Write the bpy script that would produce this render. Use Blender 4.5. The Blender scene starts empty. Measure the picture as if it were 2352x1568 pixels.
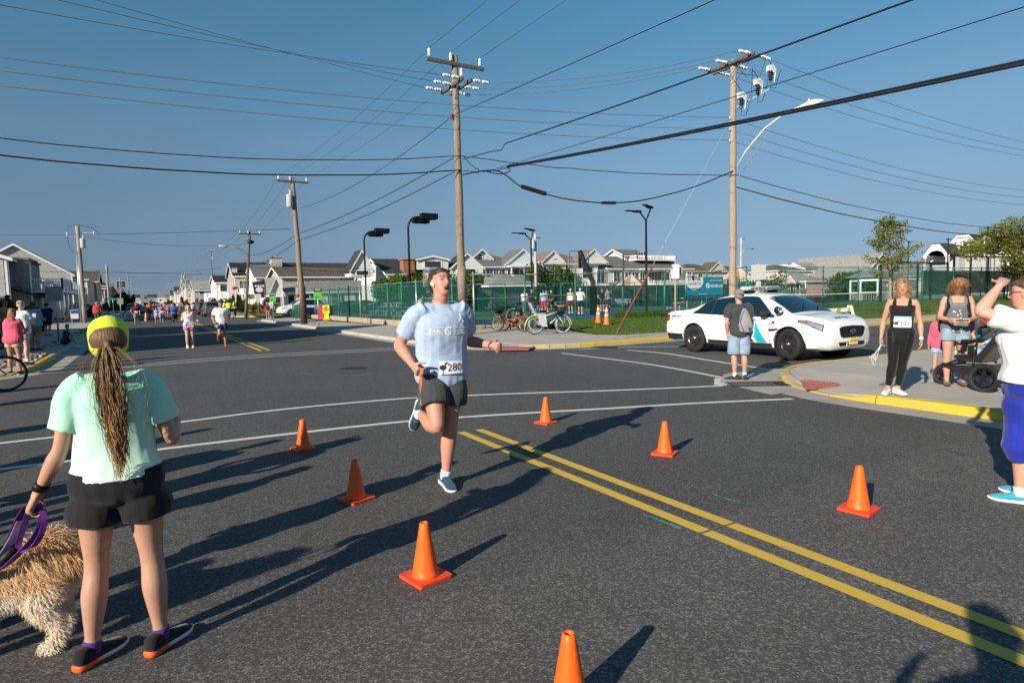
import bpy,bmesh,math,random
import numpy as np
from mathutils import Vector,Matrix,noise
random.seed(7)
SC=bpy.context.scene
COL=SC.collection
PI=math.pi
# camera
F,CX,CY,CAMH=1410.0,1176.0,784.0,1.66
def _cam_axes():
 ro,hc=-.021,-104.7
 d1=np.array((-843,hc+ro*-843,F));d2=np.array((843,hc+ro*843,F))
 up=np.cross(d2,d1);up/=np.linalg.norm(up)
 if up[1]>0:up=-up
 y=d1/np.linalg.norm(d1);x=np.cross(y,up);x/=np.linalg.norm(x)
 if x[0]<0:x=-x
 return np.array([x,y,up])
R_CAM=_cam_axes()
cam=bpy.data.cameras.new('camera');cam_o=bpy.data.objects.new('camera',cam);COL.objects.link(cam_o)
cam.sensor_width=36;cam.lens=36*F/2352;cam.clip_end=6000;cam.clip_start=.05
_r,_d,_f=R_CAM[:,0],R_CAM[:,1],R_CAM[:,2]
cam_o.matrix_world=Matrix(((_r[0],-_d[0],-_f[0],0),(_r[1],-_d[1],-_f[1],0),(_r[2],-_d[2],-_f[2],CAMH),(0,0,0,1)))
SC.camera=cam_o
# sky and sun
SUN_AZ,SUN_EL=23.0,23.5
W=bpy.data.worlds.new('World');SC.world=W;W.use_nodes=True
nt=W.node_tree;nt.nodes.clear()
sky=nt.nodes.new('ShaderNodeTexSky');sky.sky_type='NISHITA';sky.sun_disc=False
sky.sun_elevation=math.radians(SUN_EL)
_sd=(-math.cos(math.radians(SUN_AZ)),-math.sin(math.radians(SUN_AZ)))
sky.sun_rotation=math.atan2(_sd[0],_sd[1])
sky.altitude=0;sky.air_density=1.0;sky.dust_density=0;sky.ozone_density=2.0
bg=nt.nodes.new('ShaderNodeBackground');bg.inputs['Strength'].default_value=.085
out=nt.nodes.new('ShaderNodeOutputWorld')
_tc=nt.nodes.new('ShaderNodeTexCoord');_sx=nt.nodes.new('ShaderNodeSeparateXYZ');nt.links.new(_tc.outputs['Generated'],_sx.inputs[0])
_rp=nt.nodes.new('ShaderNodeValToRGB');nt.links.new(_sx.outputs[2],_rp.inputs[0])
SKYR=[(0.0,(.20,.30,.63)),(.02,(.215,.315,.6)),(.056,(.272,.335,.51)),(.127,(.405,.455,.52)),(.23,(.55,.657,.68)),(.33,(.515,.767,.77)),(.43,(.475,.86,.867)),(1.0,(.475,.86,.867))]
_el=_rp.color_ramp.elements
while len(_el)<len(SKYR):_el.new(.5)
for _e0,(_p,_c)in zip(_el,SKYR):_e0.position=_p;_e0.color=(*_c,1)
_mx=nt.nodes.new('ShaderNodeMix');_mx.data_type='RGBA';_mx.blend_type='MULTIPLY';_mx.inputs[0].default_value=1
nt.links.new(sky.outputs[0],_mx.inputs[6]);nt.links.new(_rp.outputs[0],_mx.inputs[7]);nt.links.new(_mx.outputs[2],bg.inputs[0]);nt.links.new(bg.outputs[0],out.inputs[0])
sun=bpy.data.lights.new('sun','SUN');sun.energy=4.8;sun.angle=math.radians(.53);sun.color=(1,.89,.74)
sun_o=bpy.data.objects.new('sun',sun);COL.objects.link(sun_o)
_e=math.radians(SUN_EL)
_dir=Vector((-_sd[0]*math.cos(_e),-_sd[1]*math.cos(_e),-math.sin(_e)))
sun_o.rotation_euler=_dir.to_track_quat('-Z','Y').to_euler();sun_o.location=(-30,-20,40)
SC.view_settings.view_transform='Standard';SC.view_settings.look='None'
SC.view_settings.exposure=.55;SC.view_settings.gamma=1
SC.view_settings.use_curve_mapping=False
try:
 SC.cycles.max_bounces=6;SC.cycles.transparent_max_bounces=12;SC.cycles.caustics_reflective=False
 SC.cycles.caustics_refractive=False
except Exception:pass
# measuring helpers
def ray(px,py):
 v=np.array((px-CX,py-CY,F));return R_CAM@(v/np.linalg.norm(v))
def at(px,py,z=0.0):
 "world point where pixel (2352 scale) meets the horizontal plane z"
 r=ray(px,py);t=(z-CAMH)/r[2];return Vector((r[0]*t,r[1]*t,z))
def sat(px,py,z=0.0):return at(px/1.7415,py/1.7415,z)
def aty(px,py,y):
 "source-pixel ray meeting the vertical plane at y"
 r=ray(px/1.7415,py/1.7415);t=y/r[1];return Vector((r[0]*t,y,CAMH+r[2]*t))
def atx(px,py,x):
 r=ray(px/1.7415,py/1.7415);t=x/r[0];return Vector((x,r[1]*t,CAMH+r[2]*t))
def hz(px,py,x,y):
 "height of source pixel above ground at the distance of (x, y)"
 r=ray(px/1.7415,py/1.7415);return CAMH+r[2]/math.hypot(r[0],r[1])*math.hypot(x,y)
# object helpers
def tag(o,label=None,cat=None,group=None,kind=None):
 if label:o['label']=label
 if cat:o['category']=cat
 if group:o['group']=group
 if kind:o['kind']=kind
 return o
def thing(name,label,cat,loc=(0,0,0),rz=0.0,group=None):
 o=bpy.data.objects.new(name,None);COL.objects.link(o);o.empty_display_size=.1
 o.location=loc;o.rotation_euler=(0,0,rz)
 return tag(o,label,cat,group)
def link(name,me,parent=None,loc=None,rz=None):
 o=bpy.data.objects.new(name,me);COL.objects.link(o)
 if parent is not None:o.parent=parent
 if loc is not None:o.location=loc
 if rz is not None:o.rotation_euler=(0,0,rz)
 return o
def dup_tree(root,loc,rz,label=None):
 r=root.copy();COL.objects.link(r);r.location=loc;r.rotation_euler=(0,0,rz)
 if label:r['label']=label
 for ch in root.children:
  c=ch.copy();COL.objects.link(c);c.parent=r
  for gch in ch.children:
   d=gch.copy();COL.objects.link(d);d.parent=c
 return r
def frames(pts):
 pts=[Vector(p)for p in pts];n=len(pts);T=[]
 for i in range(n):
  a=pts[max(0,i-1)];b=pts[min(n-1,i+1)];t=(b-a)
  T.append(t.normalized()if t.length>1e-9 else Vector((0,0,1)))
 u=T[0].cross(Vector((0,0,1)))
 if u.length<.05:u=T[0].cross(Vector((1,0,0)))
 u.normalize();out=[]
 for i in range(n):
  u=u-T[i]*u.dot(T[i])
  if u.length<1e-6:u=T[i].orthogonal()
  u=u.normalized();out.append((pts[i],T[i],u,T[i].cross(u)))
 return out
class MB:
 def __init__(s):s.v=[];s.f=[];s.m=[];s.mi=0;s.M=None
 def add(s,vs,fs,mi=None):
  o=len(s.v)
  if s.M is not None:vs=[s.M@Vector(p)for p in vs]
  s.v.extend([tuple(p)for p in vs]);s.f.extend([tuple(i+o for i in f)for f in fs])
  s.m.extend([s.mi if mi is None else mi]*len(fs));return s
 def box(s,c,d,rz=0.0,mi=None,taper=1.0):
  x,y,z=d[0]/2,d[1]/2,d[2]/2;cs,sn=math.cos(rz),math.sin(rz);vs=[]
  for k,dz in enumerate((-z,z)):
   t=1 if k==0 else taper
   for dx,dy in((-x,-y),(x,-y),(x,y),(-x,y)):
    vs.append((c[0]+(dx*cs-dy*sn)*t,c[1]+(dx*sn+dy*cs)*t,c[2]+dz))
  return s.add(vs,[(3,2,1,0),(4,5,6,7),(0,1,5,4),(1,2,6,5),(2,3,7,6),(3,0,4,7)],mi)
 def bar(s,a,b,w,h,mi=None,upv=(0,0,1)):
  a,b=Vector(a),Vector(b);t=(b-a).normalized();u=t.cross(Vector(upv))
  if u.length<.01:u=t.orthogonal()
  u.normalize();k=u.cross(t);vs=[]
  for p in(a,b):
   for i,j in((-1,-1),(1,-1),(1,1),(-1,1)):vs.append(p+u*(i*w/2)+k*(j*h/2))
  return s.add(vs,[(3,2,1,0),(4,5,6,7),(0,1,5,4),(1,2,6,5),(2,3,7,6),(3,0,4,7)],mi)
 def tube(s,pts,r,n=8,mi=None,caps=True,flat=1.0):
  fr=frames(pts);vs=[];fs=[]
  for i,(p,t,u,w)in enumerate(fr):
   rr=r[i]if isinstance(r,(list,tuple))else r
   for k in range(n):
    a=2*PI*k/n;vs.append(p+u*(math.cos(a)*rr)+w*(math.sin(a)*rr*flat))
  for i in range(len(fr)-1):
   for k in range(n):
    k2=(k+1)%n;fs.append((i*n+k,i*n+k2,(i+1)*n+k2,(i+1)*n+k))
  if caps:
   fs.append(tuple(reversed(range(n))));fs.append(tuple((len(fr)-1)*n+k for k in range(n)))
  return s.add(vs,fs,mi)
 def rings(s,R,mi=None,caps=True,close=True):
  n=len(R[0]);vs=[p for r in R for p in r];fs=[]
  for i in range(len(R)-1):
   for k in range(n if close else n-1):
    k2=(k+1)%n;fs.append((i*n+k,i*n+k2,(i+1)*n+k2,(i+1)*n+k))
  if caps:
   fs.append(tuple(reversed(range(n))));fs.append(tuple((len(R)-1)*n+k for k in range(n)))
  return s.add(vs,fs,mi)
 def lathe(s,prof,c=(0,0,0),n=16,mi=None,axis='z',caps=True):
  R=[]
  for r,z in prof:
   ring=[]
   for k in range(n):
    a=2*PI*k/n;p=(math.cos(a)*r,math.sin(a)*r,z)
    if axis=='y':p=(p[0],z,-p[1])
    if axis=='x':p=(z,p[0],p[1])
    ring.append((p[0]+c[0],p[1]+c[1],p[2]+c[2]))
   R.append(ring)
  return s.rings(R,mi,caps)
 def ell(s,c,r,n=12,m=8,mi=None,rot=None):
  R=[]
  for i in range(m+1):
   t=PI*i/m;rr=max(.02,math.sin(t));z=-math.cos(t);ring=[]
   for k in range(n):
    a=2*PI*k/n;p=Vector((math.cos(a)*rr*r[0],math.sin(a)*rr*r[1],z*r[2]))
    if rot is not None:p=rot@p
    ring.append(p+Vector(c))
   R.append(ring)
  return s.rings(R,mi)
 def poly(s,pts,mi=None):return s.add(pts,[tuple(range(len(pts)))],mi)
 def prism(s,pts,vec,mi=None):
  n=len(pts);v=Vector(vec);vs=[Vector(p)for p in pts]+[Vector(p)+v for p in pts]
  fs=[tuple(reversed(range(n))),tuple(range(n,2*n))]+[(k,(k+1)%n,n+(k+1)%n,n+k)for k in range(n)]
  return s.add(vs,fs,mi)
 def mesh(s,name,mats,smooth=False):
  me=bpy.data.meshes.new(name);me.from_pydata(s.v,[],s.f)
  if not isinstance(mats,(list,tuple)):mats=[mats]
  for m in mats:me.materials.append(m)
  if len(mats)>1:me.polygons.foreach_set('material_index',s.m)
  if smooth:me.polygons.foreach_set('use_smooth',[True]*len(me.polygons))
  bm=bmesh.new();bm.from_mesh(me);bmesh.ops.recalc_face_normals(bm,faces=bm.faces);bm.to_mesh(me);bm.free()
  me.update();return me
 def build(s,name,mats,parent=None,smooth=False,loc=None,rz=None,auto=None):
  me=s.mesh(name,mats,smooth or bool(auto))
  if auto:
   try:me.set_sharp_from_angle(angle=math.radians(auto))
   except Exception:pass
  return link(name,me,parent,loc,rz)
# materials
MATS={}
def _new(name):
 m=bpy.data.materials.new(name);m.use_nodes=True;n=m.node_tree;n.nodes.clear()
 o=n.nodes.new('ShaderNodeOutputMaterial');b=n.nodes.new('ShaderNodeBsdfPrincipled');n.links.new(b.outputs[0],o.inputs[0])
 return m,n,b,o
def N(n,t,**kw):
 q=n.nodes.new(t)
 for k,v in kw.items():
  if k in q.inputs:q.inputs[k].default_value=v
  else:setattr(q,k,v)
 return q
def rgb(c):return(c[0],c[1],c[2],1.0)
def mat(name,col,rough=.6,var=.18,scale=6.0,bump=0.0,bscale=None,metal=0.0,spec=.4,coat=0.0,stretch=None,col2=None,detail=4.0,coords='Object',sheen=0):
 if name in MATS:return MATS[name]
 m,n,b,o=_new(name);L=n.links.new
 b.inputs['Roughness'].default_value=rough;b.inputs['Metallic'].default_value=metal
 b.inputs['Specular IOR Level'].default_value=spec;b.inputs['Coat Weight'].default_value=coat
 if sheen:b.inputs['Sheen Weight'].default_value=sheen
 tc=N(n,'ShaderNodeTexCoord');src=tc.outputs[coords]
 if stretch:
  mp=N(n,'ShaderNodeMapping');mp.inputs['Scale'].default_value=stretch;L(src,mp.inputs[0]);src=mp.outputs[0]
 if var>0 or col2:
  nz=N(n,'ShaderNodeTexNoise');nz.inputs['Scale'].default_value=scale;nz.inputs['Detail'].default_value=detail;nz.inputs['Roughness'].default_value=.62
  L(src,nz.inputs['Vector'])
  rp=N(n,'ShaderNodeValToRGB');L(nz.outputs[0],rp.inputs[0])
  c2=col2 or tuple(min(1,x*(1+var))for x in col);c1=col if col2 else tuple(x*(1-var)for x in col)
  rp.color_ramp.elements[0].position=.3;rp.color_ramp.elements[1].position=.7
  rp.color_ramp.elements[0].color=rgb(c1);rp.color_ramp.elements[1].color=rgb(c2)
  L(rp.outputs[0],b.inputs['Base Color'])
 else:b.inputs['Base Color'].default_value=rgb(col)
 if bump:
  n2=N(n,'ShaderNodeTexNoise');n2.inputs['Scale'].default_value=bscale or scale*6;n2.inputs['Detail'].default_value=5
  L(src,n2.inputs['Vector']);bp=N(n,'ShaderNodeBump');bp.inputs['Strength'].default_value=bump;bp.inputs['Distance'].default_value=.01
  L(n2.outputs[0],bp.inputs['Height']);L(bp.outputs[0],b.inputs['Normal'])
 MATS[name]=m;return m
def mat_asphalt(name,base,tint=(1,1,1),zones=True):
 m,n,b,o=_new(name);L=n.links.new;geo=N(n,'ShaderNodeNewGeometry');pos=geo.outputs['Position']
 def noise_(sc,det=3,ro=.6):
  q=N(n,'ShaderNodeTexNoise');q.inputs['Scale'].default_value=sc;q.inputs['Detail'].default_value=det;q.inputs['Roughness'].default_value=ro;L(pos,q.inputs['Vector']);return q.outputs[0]
 def ramp(v,a,b_,ca,cb):
  r=N(n,'ShaderNodeValToRGB');L(v,r.inputs[0]);e=r.color_ramp.elements;e[0].position=a;e[1].position=b_;e[0].color=(ca,ca,ca,1);e[1].color=(cb,cb,cb,1);return r.outputs[0]
 def mix(t,f,a,c):
  q=N(n,'ShaderNodeMix');q.data_type='RGBA';q.blend_type=t
  if isinstance(f,float):q.inputs[0].default_value=f
  else:L(f,q.inputs[0])
  for i,x in((6,a),(7,c)):
   if isinstance(x,tuple):q.inputs[i].default_value=x
   else:L(x,q.inputs[i])
  return q.outputs[2]
 vo=N(n,'ShaderNodeTexVoronoi');vo.inputs['Scale'].default_value=95;L(pos,vo.inputs['Vector'])
 sp=N(n,'ShaderNodeSeparateColor');L(vo.outputs['Color'],sp.inputs[0])
 agg=ramp(sp.outputs[0],.55,1.0,.72,1.95)
 vo2=N(n,'ShaderNodeTexVoronoi');vo2.inputs['Scale'].default_value=210;L(pos,vo2.inputs['Vector'])
 sp2=N(n,'ShaderNodeSeparateColor');L(vo2.outputs['Color'],sp2.inputs[0])
 agg2=ramp(sp2.outputs[1],.3,1.0,.8,1.36)
 big=ramp(noise_(.35,5,.65),.25,.75,.84,1.14);mid=ramp(noise_(3.0,5,.6),.3,.7,.92,1.06)
 c=mix('MULTIPLY',1.0,big,mid);c=mix('MULTIPLY',1.0,c,agg)
 c=mix('MULTIPLY',1.0,c,agg2)
 if zones:
  xyz=N(n,'ShaderNodeSeparateXYZ');L(pos,xyz.inputs[0])
  ad=N(n,'ShaderNodeMath',operation='MULTIPLY');L(xyz.outputs[0],ad.inputs[0]);ad.inputs[1].default_value=-.02
  s1=N(n,'ShaderNodeMath',operation='ADD');L(ad.outputs[0],s1.inputs[0]);L(xyz.outputs[1],s1.inputs[1])
  nn=N(n,'ShaderNodeMath',operation='MULTIPLY_ADD');L(noise_(7,3),nn.inputs[0]);nn.inputs[1].default_value=.35;L(s1.outputs[0],nn.inputs[2])
  z=ramp(nn.outputs[0],.0,1.0,0,1)
  mr=N(n,'ShaderNodeMapRange');L(nn.outputs[0],mr.inputs[0]);mr.inputs[1].default_value=3.05;mr.inputs[2].default_value=3.35
  mr.inputs[3].default_value=1.22;mr.inputs[4].default_value=1.0
  cmb=N(n,'ShaderNodeCombineColor')
  for i in range(3):L(mr.outputs[0],cmb.inputs[i])
  c=mix('MULTIPLY',1.0,c,cmb.outputs[0])
 c=mix('MULTIPLY',1.0,c,(base*tint[0],base*tint[1],base*tint[2],1))
 L(c,b.inputs['Base Color']);b.inputs['Roughness'].default_value=.82;b.inputs['Specular IOR Level'].default_value=.35
 bp=N(n,'ShaderNodeBump');bp.inputs['Strength'].default_value=.45;bp.inputs['Distance'].default_value=.004
 L(vo.outputs['Distance'],bp.inputs['Height']);L(bp.outputs[0],b.inputs['Normal'])
 MATS[name]=m;return m
def mat_paint(name,col,wear=.5):
 "road paint: worn through to the asphalt in specks"
 m,n,b,o=_new(name);L=n.links.new;geo=N(n,'ShaderNodeNewGeometry')
 a=N(n,'ShaderNodeTexNoise');a.inputs['Scale'].default_value=60;a.inputs['Detail'].default_value=4;L(geo.outputs['Position'],a.inputs['Vector'])
 c=N(n,'ShaderNodeTexNoise');c.inputs['Scale'].default_value=2.2;c.inputs['Detail'].default_value=5;L(geo.outputs['Position'],c.inputs['Vector'])
 ad=N(n,'ShaderNodeMath',operation='ADD');L(a.outputs[0],ad.inputs[0]);L(c.outputs[0],ad.inputs[1])
 r=N(n,'ShaderNodeValToRGB');L(ad.outputs[0],r.inputs[0]);e=r.color_ramp.elements
 e[0].position=wear-.12;e[1].position=wear;e[0].color=(.06,.058,.055,1);e[1].color=rgb(col)
 sc=N(n,'ShaderNodeMath',operation='MULTIPLY');L(ad.outputs[0],sc.inputs[0]);sc.inputs[1].default_value=.62;n.links.new(sc.outputs[0],r.inputs[0])
 L(r.outputs[0],b.inputs['Base Color']);b.inputs['Roughness'].default_value=.7
 MATS[name]=m;return m
def mat_rows(name,col,rows=8.0,depth=.5,var=.15,axis='z',cells=0.0,rough=.75,scale=1.5,dark=.6):
 "clapboard / shingle courses for walls and roofs too far off to pick the pieces apart: bump and joint tone"
 if name in MATS:return MATS[name]
 m,n,b,o=_new(name);L=n.links.new;geo=N(n,'ShaderNodeTexCoord');xyz=N(n,'ShaderNodeSeparateXYZ');L(geo.outputs['Object'],xyz.inputs[0])
 mu=N(n,'ShaderNodeMath',operation='MULTIPLY');L(xyz.outputs[2],mu.inputs[0]);mu.inputs[1].default_value=rows
 fr=N(n,'ShaderNodeMath',operation='FRACT');L(mu.outputs[0],fr.inputs[0])
 bp=N(n,'ShaderNodeBump');bp.inputs['Strength'].default_value=depth;bp.inputs['Distance'].default_value=.02;bp.invert=True
 L(fr.outputs[0],bp.inputs['Height']);L(bp.outputs[0],b.inputs['Normal'])
 nz=N(n,'ShaderNodeTexNoise');nz.inputs['Scale'].default_value=scale;nz.inputs['Detail'].default_value=6;L(geo.outputs['Object'],nz.inputs['Vector'])
 r=N(n,'ShaderNodeValToRGB');e=r.color_ramp.elements;e[0].position=.3;e[1].position=.7
 e[0].color=rgb([c*(1-var)for c in col]);e[1].color=rgb([min(1,c*(1+var))for c in col]);L(nz.outputs[0],r.inputs[0]);src=r.outputs[0]
 if cells:
  bk=N(n,'ShaderNodeTexBrick');bk.offset=.5
  mp=N(n,'ShaderNodeCombineXYZ');sm=N(n,'ShaderNodeMath',operation='ADD');L(xyz.outputs[0],sm.inputs[0]);L(xyz.outputs[1],sm.inputs[1])
  L(sm.outputs[0],mp.inputs[0]);L(xyz.outputs[2],mp.inputs[1]);L(mp.outputs[0],bk.inputs['Vector'])
  bk.inputs['Scale'].default_value=1;bk.inputs['Brick Width'].default_value=cells;bk.inputs['Row Height'].default_value=1/rows;bk.inputs['Mortar Size'].default_value=.008
  bk.inputs['Color1'].default_value=(.82,.82,.82,1);bk.inputs['Color2'].default_value=(1.12,1.1,1.08,1);bk.inputs['Mortar'].default_value=(dark,dark,dark,1)
  mx=N(n,'ShaderNodeMix');mx.data_type='RGBA';mx.blend_type='MULTIPLY';mx.inputs[0].default_value=1;L(src,mx.inputs[6]);L(bk.outputs[0],mx.inputs[7]);src=mx.outputs[2]
 L(src,b.inputs['Base Color']);b.inputs['Roughness'].default_value=rough;b.inputs['Specular IOR Level'].default_value=.25
 MATS[name]=m;return m
def mat_vcol(name,rough=.55,sss=.0,bump=.05,bs=120,mul=None):
 m,n,b,o=_new(name);L=n.links.new;a=N(n,'ShaderNodeVertexColor');a.layer_name='Col'
 nz=N(n,'ShaderNodeTexNoise');nz.inputs['Scale'].default_value=35;nz.inputs['Detail'].default_value=3
 tc=N(n,'ShaderNodeTexCoord');L(tc.outputs['Object'],nz.inputs['Vector'])
 r=N(n,'ShaderNodeValToRGB');e=r.color_ramp.elements;e[0].color=(.88,.86,.85,1);e[1].color=(1.1,1.08,1.07,1);L(nz.outputs[0],r.inputs[0])
 mx=N(n,'ShaderNodeMix');mx.data_type='RGBA';mx.blend_type='MULTIPLY';mx.inputs[0].default_value=1;L(a.outputs[0],mx.inputs[6]);L(r.outputs[0],mx.inputs[7])
 L(mx.outputs[2],b.inputs['Base Color']);b.inputs['Roughness'].default_value=rough;b.inputs['Specular IOR Level'].default_value=.4
 if sss:
  b.inputs['Subsurface Weight'].default_value=sss;b.inputs['Subsurface Radius'].default_value=(.02,.008,.004);b.inputs['Subsurface Scale'].default_value=.4
 MATS[name]=m;return m
def mat_leaf(name,col,col2=None,trans=.3):
 if name in MATS:return MATS[name]
 m=bpy.data.materials.new(name);m.use_nodes=True;n=m.node_tree;n.nodes.clear();L=n.links.new
 o=N(n,'ShaderNodeOutputMaterial');d=N(n,'ShaderNodeBsdfDiffuse');t=N(n,'ShaderNodeBsdfTranslucent');mx=N(n,'ShaderNodeMixShader');mx.inputs[0].default_value=trans
 g=N(n,'ShaderNodeNewGeometry');r=N(n,'ShaderNodeValToRGB');L(g.outputs['Random Per Island'],r.inputs[0])
 c2=col2 or tuple(c*1.7 for c in col);r.color_ramp.elements[0].color=rgb(col);r.color_ramp.elements[1].color=rgb(c2)
 L(r.outputs[0],d.inputs[0]);L(r.outputs[0],t.inputs[0]);L(d.outputs[0],mx.inputs[1]);L(t.outputs[0],mx.inputs[2]);L(mx.outputs[0],o.inputs[0])
 MATS[name]=m;return m
def mat_glass(name,col=(.02,.025,.03),rough=.05,alpha=1.0):
 if name in MATS:return MATS[name]
 m,n,b,o=_new(name);b.inputs['Base Color'].default_value=rgb(col);b.inputs['Roughness'].default_value=rough;b.inputs['Specular IOR Level'].default_value=.6;b.inputs['Coat Weight'].default_value=.4;b.inputs['Coat Roughness'].default_value=.02
 if alpha<1:b.inputs['Alpha'].default_value=alpha
 MATS[name]=m;return m
def mat_screen(name,col,alpha):
 m,n,b,o=_new(name);L=n.links.new;b.inputs['Base Color'].default_value=rgb(col);b.inputs['Roughness'].default_value=.9;b.inputs['Specular IOR Level'].default_value=.1
 tc=N(n,'ShaderNodeTexCoord');nz=N(n,'ShaderNodeTexNoise');nz.inputs['Scale'].default_value=1.3;nz.inputs['Detail'].default_value=4;L(tc.outputs['Object'],nz.inputs['Vector'])
 mr=N(n,'ShaderNodeMapRange');L(nz.outputs[0],mr.inputs[0]);mr.inputs[3].default_value=alpha-.06;mr.inputs[4].default_value=alpha+.06;L(mr.outputs[0],b.inputs['Alpha'])
 MATS[name]=m;return m
def mat_emit(name,col,s):
 m,n,b,o=_new(name);b.inputs['Base Color'].default_value=rgb(col);b.inputs['Emission Color'].default_value=rgb(col);b.inputs['Emission Strength'].default_value=s;MATS[name]=m;return m
WHITE=mat('white_trim',(.78,.78,.77),.5,.05,3);WHITEP=mat('white_plastic',(.8,.8,.8),.35,.03,10)
BLACK=mat('black_metal',(.008,.008,.009),.5,.2,8,spec=.25);DARK=mat('dark_rubber',(.018,.018,.018),.75,.25,20,.2)
STEEL=mat('galvanised_steel',(.45,.47,.48),.42,.15,12,metal=.7);CHROME=mat('chrome',(.7,.7,.72),.15,.05,5,metal=1.0)
GREENP=mat('green_painted_pipe',(.022,.17,.11),.5,.25,4);GLASS=mat_glass('window_glass',(.035,.045,.055));GLASSD=mat_glass('dark_glass',(.01,.012,.014))
CONC=mat('concrete',(.40,.375,.335),.85,.12,1.1,.25,60,detail=8);CONCD=mat('gutter_concrete',(.35,.33,.295),.85,.15,1.4,.3,70,detail=8)
YELLOW=mat('yellow_kerb_paint',(.62,.42,.03),.6,.15,5,.3,60,col2=(.52,.36,.06));WOODP=mat('weathered_pole_wood',(.24,.185,.14),.85,.3,5,.7,30,stretch=(6,6,.35),detail=6)
WOODD=mat('dark_pole_wood',(.13,.095,.07),.85,.3,5,.7,30,stretch=(6,6,.35),detail=6);WOODG=mat('grey_crossarm_wood',(.10,.095,.09),.85,.3,6,.5,30,stretch=(1,1,1))
PORC=mat('porcelain',(.72,.71,.68),.3,.1,20);CABLE=mat('cable_jacket',(.01,.011,.014),.5,.1,20);CABLEG=mat('weathered_conductor',(.10,.12,.13),.5,.1,20)
RED=mat('red_plastic',(.55,.03,.03),.4,.1,8);ORANGE=mat('cone_orange',(.9,.13,.012),.45,.1,7);GRASSG=mat('lawn_ground',(.055,.10,.022),.95,.35,2.5,.5,30)
def text_mesh(txt,size,name='lettering',bold=False,align='CENTER',extrude=0.0,spacing=1.0):
 cu=bpy.data.curves.new(name,'FONT');cu.body=txt;cu.size=size;cu.align_x=align;cu.align_y='CENTER';cu.extrude=extrude;cu.resolution_u=2;cu.space_character=spacing
 if bold:cu.offset=size*.018
 o=bpy.data.objects.new(name,cu);TMP.collection.objects.link(o);TMP.view_layers[0].update()
 me=bpy.data.meshes.new_from_object(o.evaluated_get(TMP.view_layers[0].depsgraph))
 bpy.data.objects.remove(o);bpy.data.curves.remove(cu);return me
TMP=bpy.data.scenes.new('tmp_builder')
def lettering(txt,size,material,parent,matrix,name='lettering',bold=False,align='CENTER',warp=None,spacing=1.0):
 me=text_mesh(txt,size,name,bold,align,spacing=spacing)
 me.materials.clear();me.materials.append(material)
 for v in me.vertices:
  p=matrix@v.co;v.co=warp(p)if warp else p
 return link(name,me,parent)
def basis(origin,xdir,ydir):
 x=Vector(xdir).normalized();y=Vector(ydir).normalized();z=x.cross(y)
 return Matrix(((x.x,y.x,z.x,origin[0]),(x.y,y.y,z.y,origin[1]),(x.z,y.z,z.z,origin[2]),(0,0,0,1)))
def remesh(mb,vox,sm=3,fac=.5):
 me=mb.mesh('raw',[WHITE]);o=bpy.data.objects.new('raw',me);TMP.collection.objects.link(o)
 r=o.modifiers.new('r','REMESH');r.mode='VOXEL';r.voxel_size=vox;r.use_smooth_shade=True
 if sm:s=o.modifiers.new('s','SMOOTH');s.factor=fac;s.iterations=sm
 TMP.view_layers[0].update()
 out=bpy.data.meshes.new_from_object(o.evaluated_get(TMP.view_layers[0].depsgraph))
 bpy.data.objects.remove(o);bpy.data.meshes.remove(me);out.materials.clear();return out
# GROUND, ROADS, PAVEMENTS
def sheet(name,pts,z,material,kind='structure',parent=None):
 mb=MB();mb.poly([(p[0],p[1],z)for p in pts]);o=mb.build(name,material,parent);
 if parent is None:o['kind']=kind
 return o
def rect(x0,y0,x1,y1):return[(x0,y0),(x1,y0),(x1,y1),(x0,y1)]
SAND=mat('sandy_ground',(.30,.27,.21),.95,.2,.3,.4,20,detail=8)
sheet('ground',rect(-1500,-600,2500,3000),-.16,SAND)
ASPH=mat_asphalt('asphalt',.082,(1.02,.98,.95));ASPHX=mat_asphalt('asphalt_side',.088,(1,.985,.965),zones=False)
sheet('road',rect(-2.62,-40,9.6,900),0,ASPH)
sheet('road_cross_street',[(9.6,3.5),(400,3.5),(400,22),(9.6,22)],0,ASPHX)
sheet('road_cross_street_west',[(-160,3),(-2.62,3),(-2.62,22),(-160,22)],0,ASPHX)
sheet('road_side_street',[(9.6,56),(400,56),(400,71),(9.6,71)],0,ASPHX)
def arc(cx,cy,r,a0,a1,n=10):
 return[(cx+r*math.cos(math.radians(a0+(a1-a0)*i/n)),cy+r*math.sin(math.radians(a0+(a1-a0)*i/n)))for i in range(n+1)]
KERB_SE=[(8.93,y)for y in range(-30,5,3)]+arc(12.0,4.85,3.05,180,90,12)+[(x,7.85-(x-13)*.012)for x in range(14,90,3)]
KERB_NE=[(x,15.5)for x in range(130,13,-3)]+arc(12.3,19.5,4.0,270,180,12)+[(8.28,y)for y in range(22,56,3)]+arc(11.3,55,3,180,90,6)+[(x,58)for x in range(14,60,6)]
KERB_NW=[(-2.5,y)for y in range(420,22,-3)]+[(-2.5,21.2)]+arc(-4.6,19.9,2.1,0,-90,8)+[(x,17.8)for x in range(-8,-90,-4)]
KERB_SW=[(x,7.6)for x in range(-60,-6,3)]+arc(-6,4.1,3.5,90,0,8)+[(-2.5,y)for y in range(2,-36,-3)]
KERB_N2=[(x,69)for x in range(90,12,-4)]+arc(11.5,72,3,270,180,6)+[(8.4,y)for y in range(75,420,4)]
def offset(path,d):
 out=[];n=len(path)
 for i in range(n):
  a=Vector(path[max(0,i-1)]);b=Vector(path[min(n-1,i+1)]);t=(b-a).normalized();out.append((path[i][0]-t.y*d,path[i][1]+t.x*d))
 return out
KT,KH=.16,.13
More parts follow.
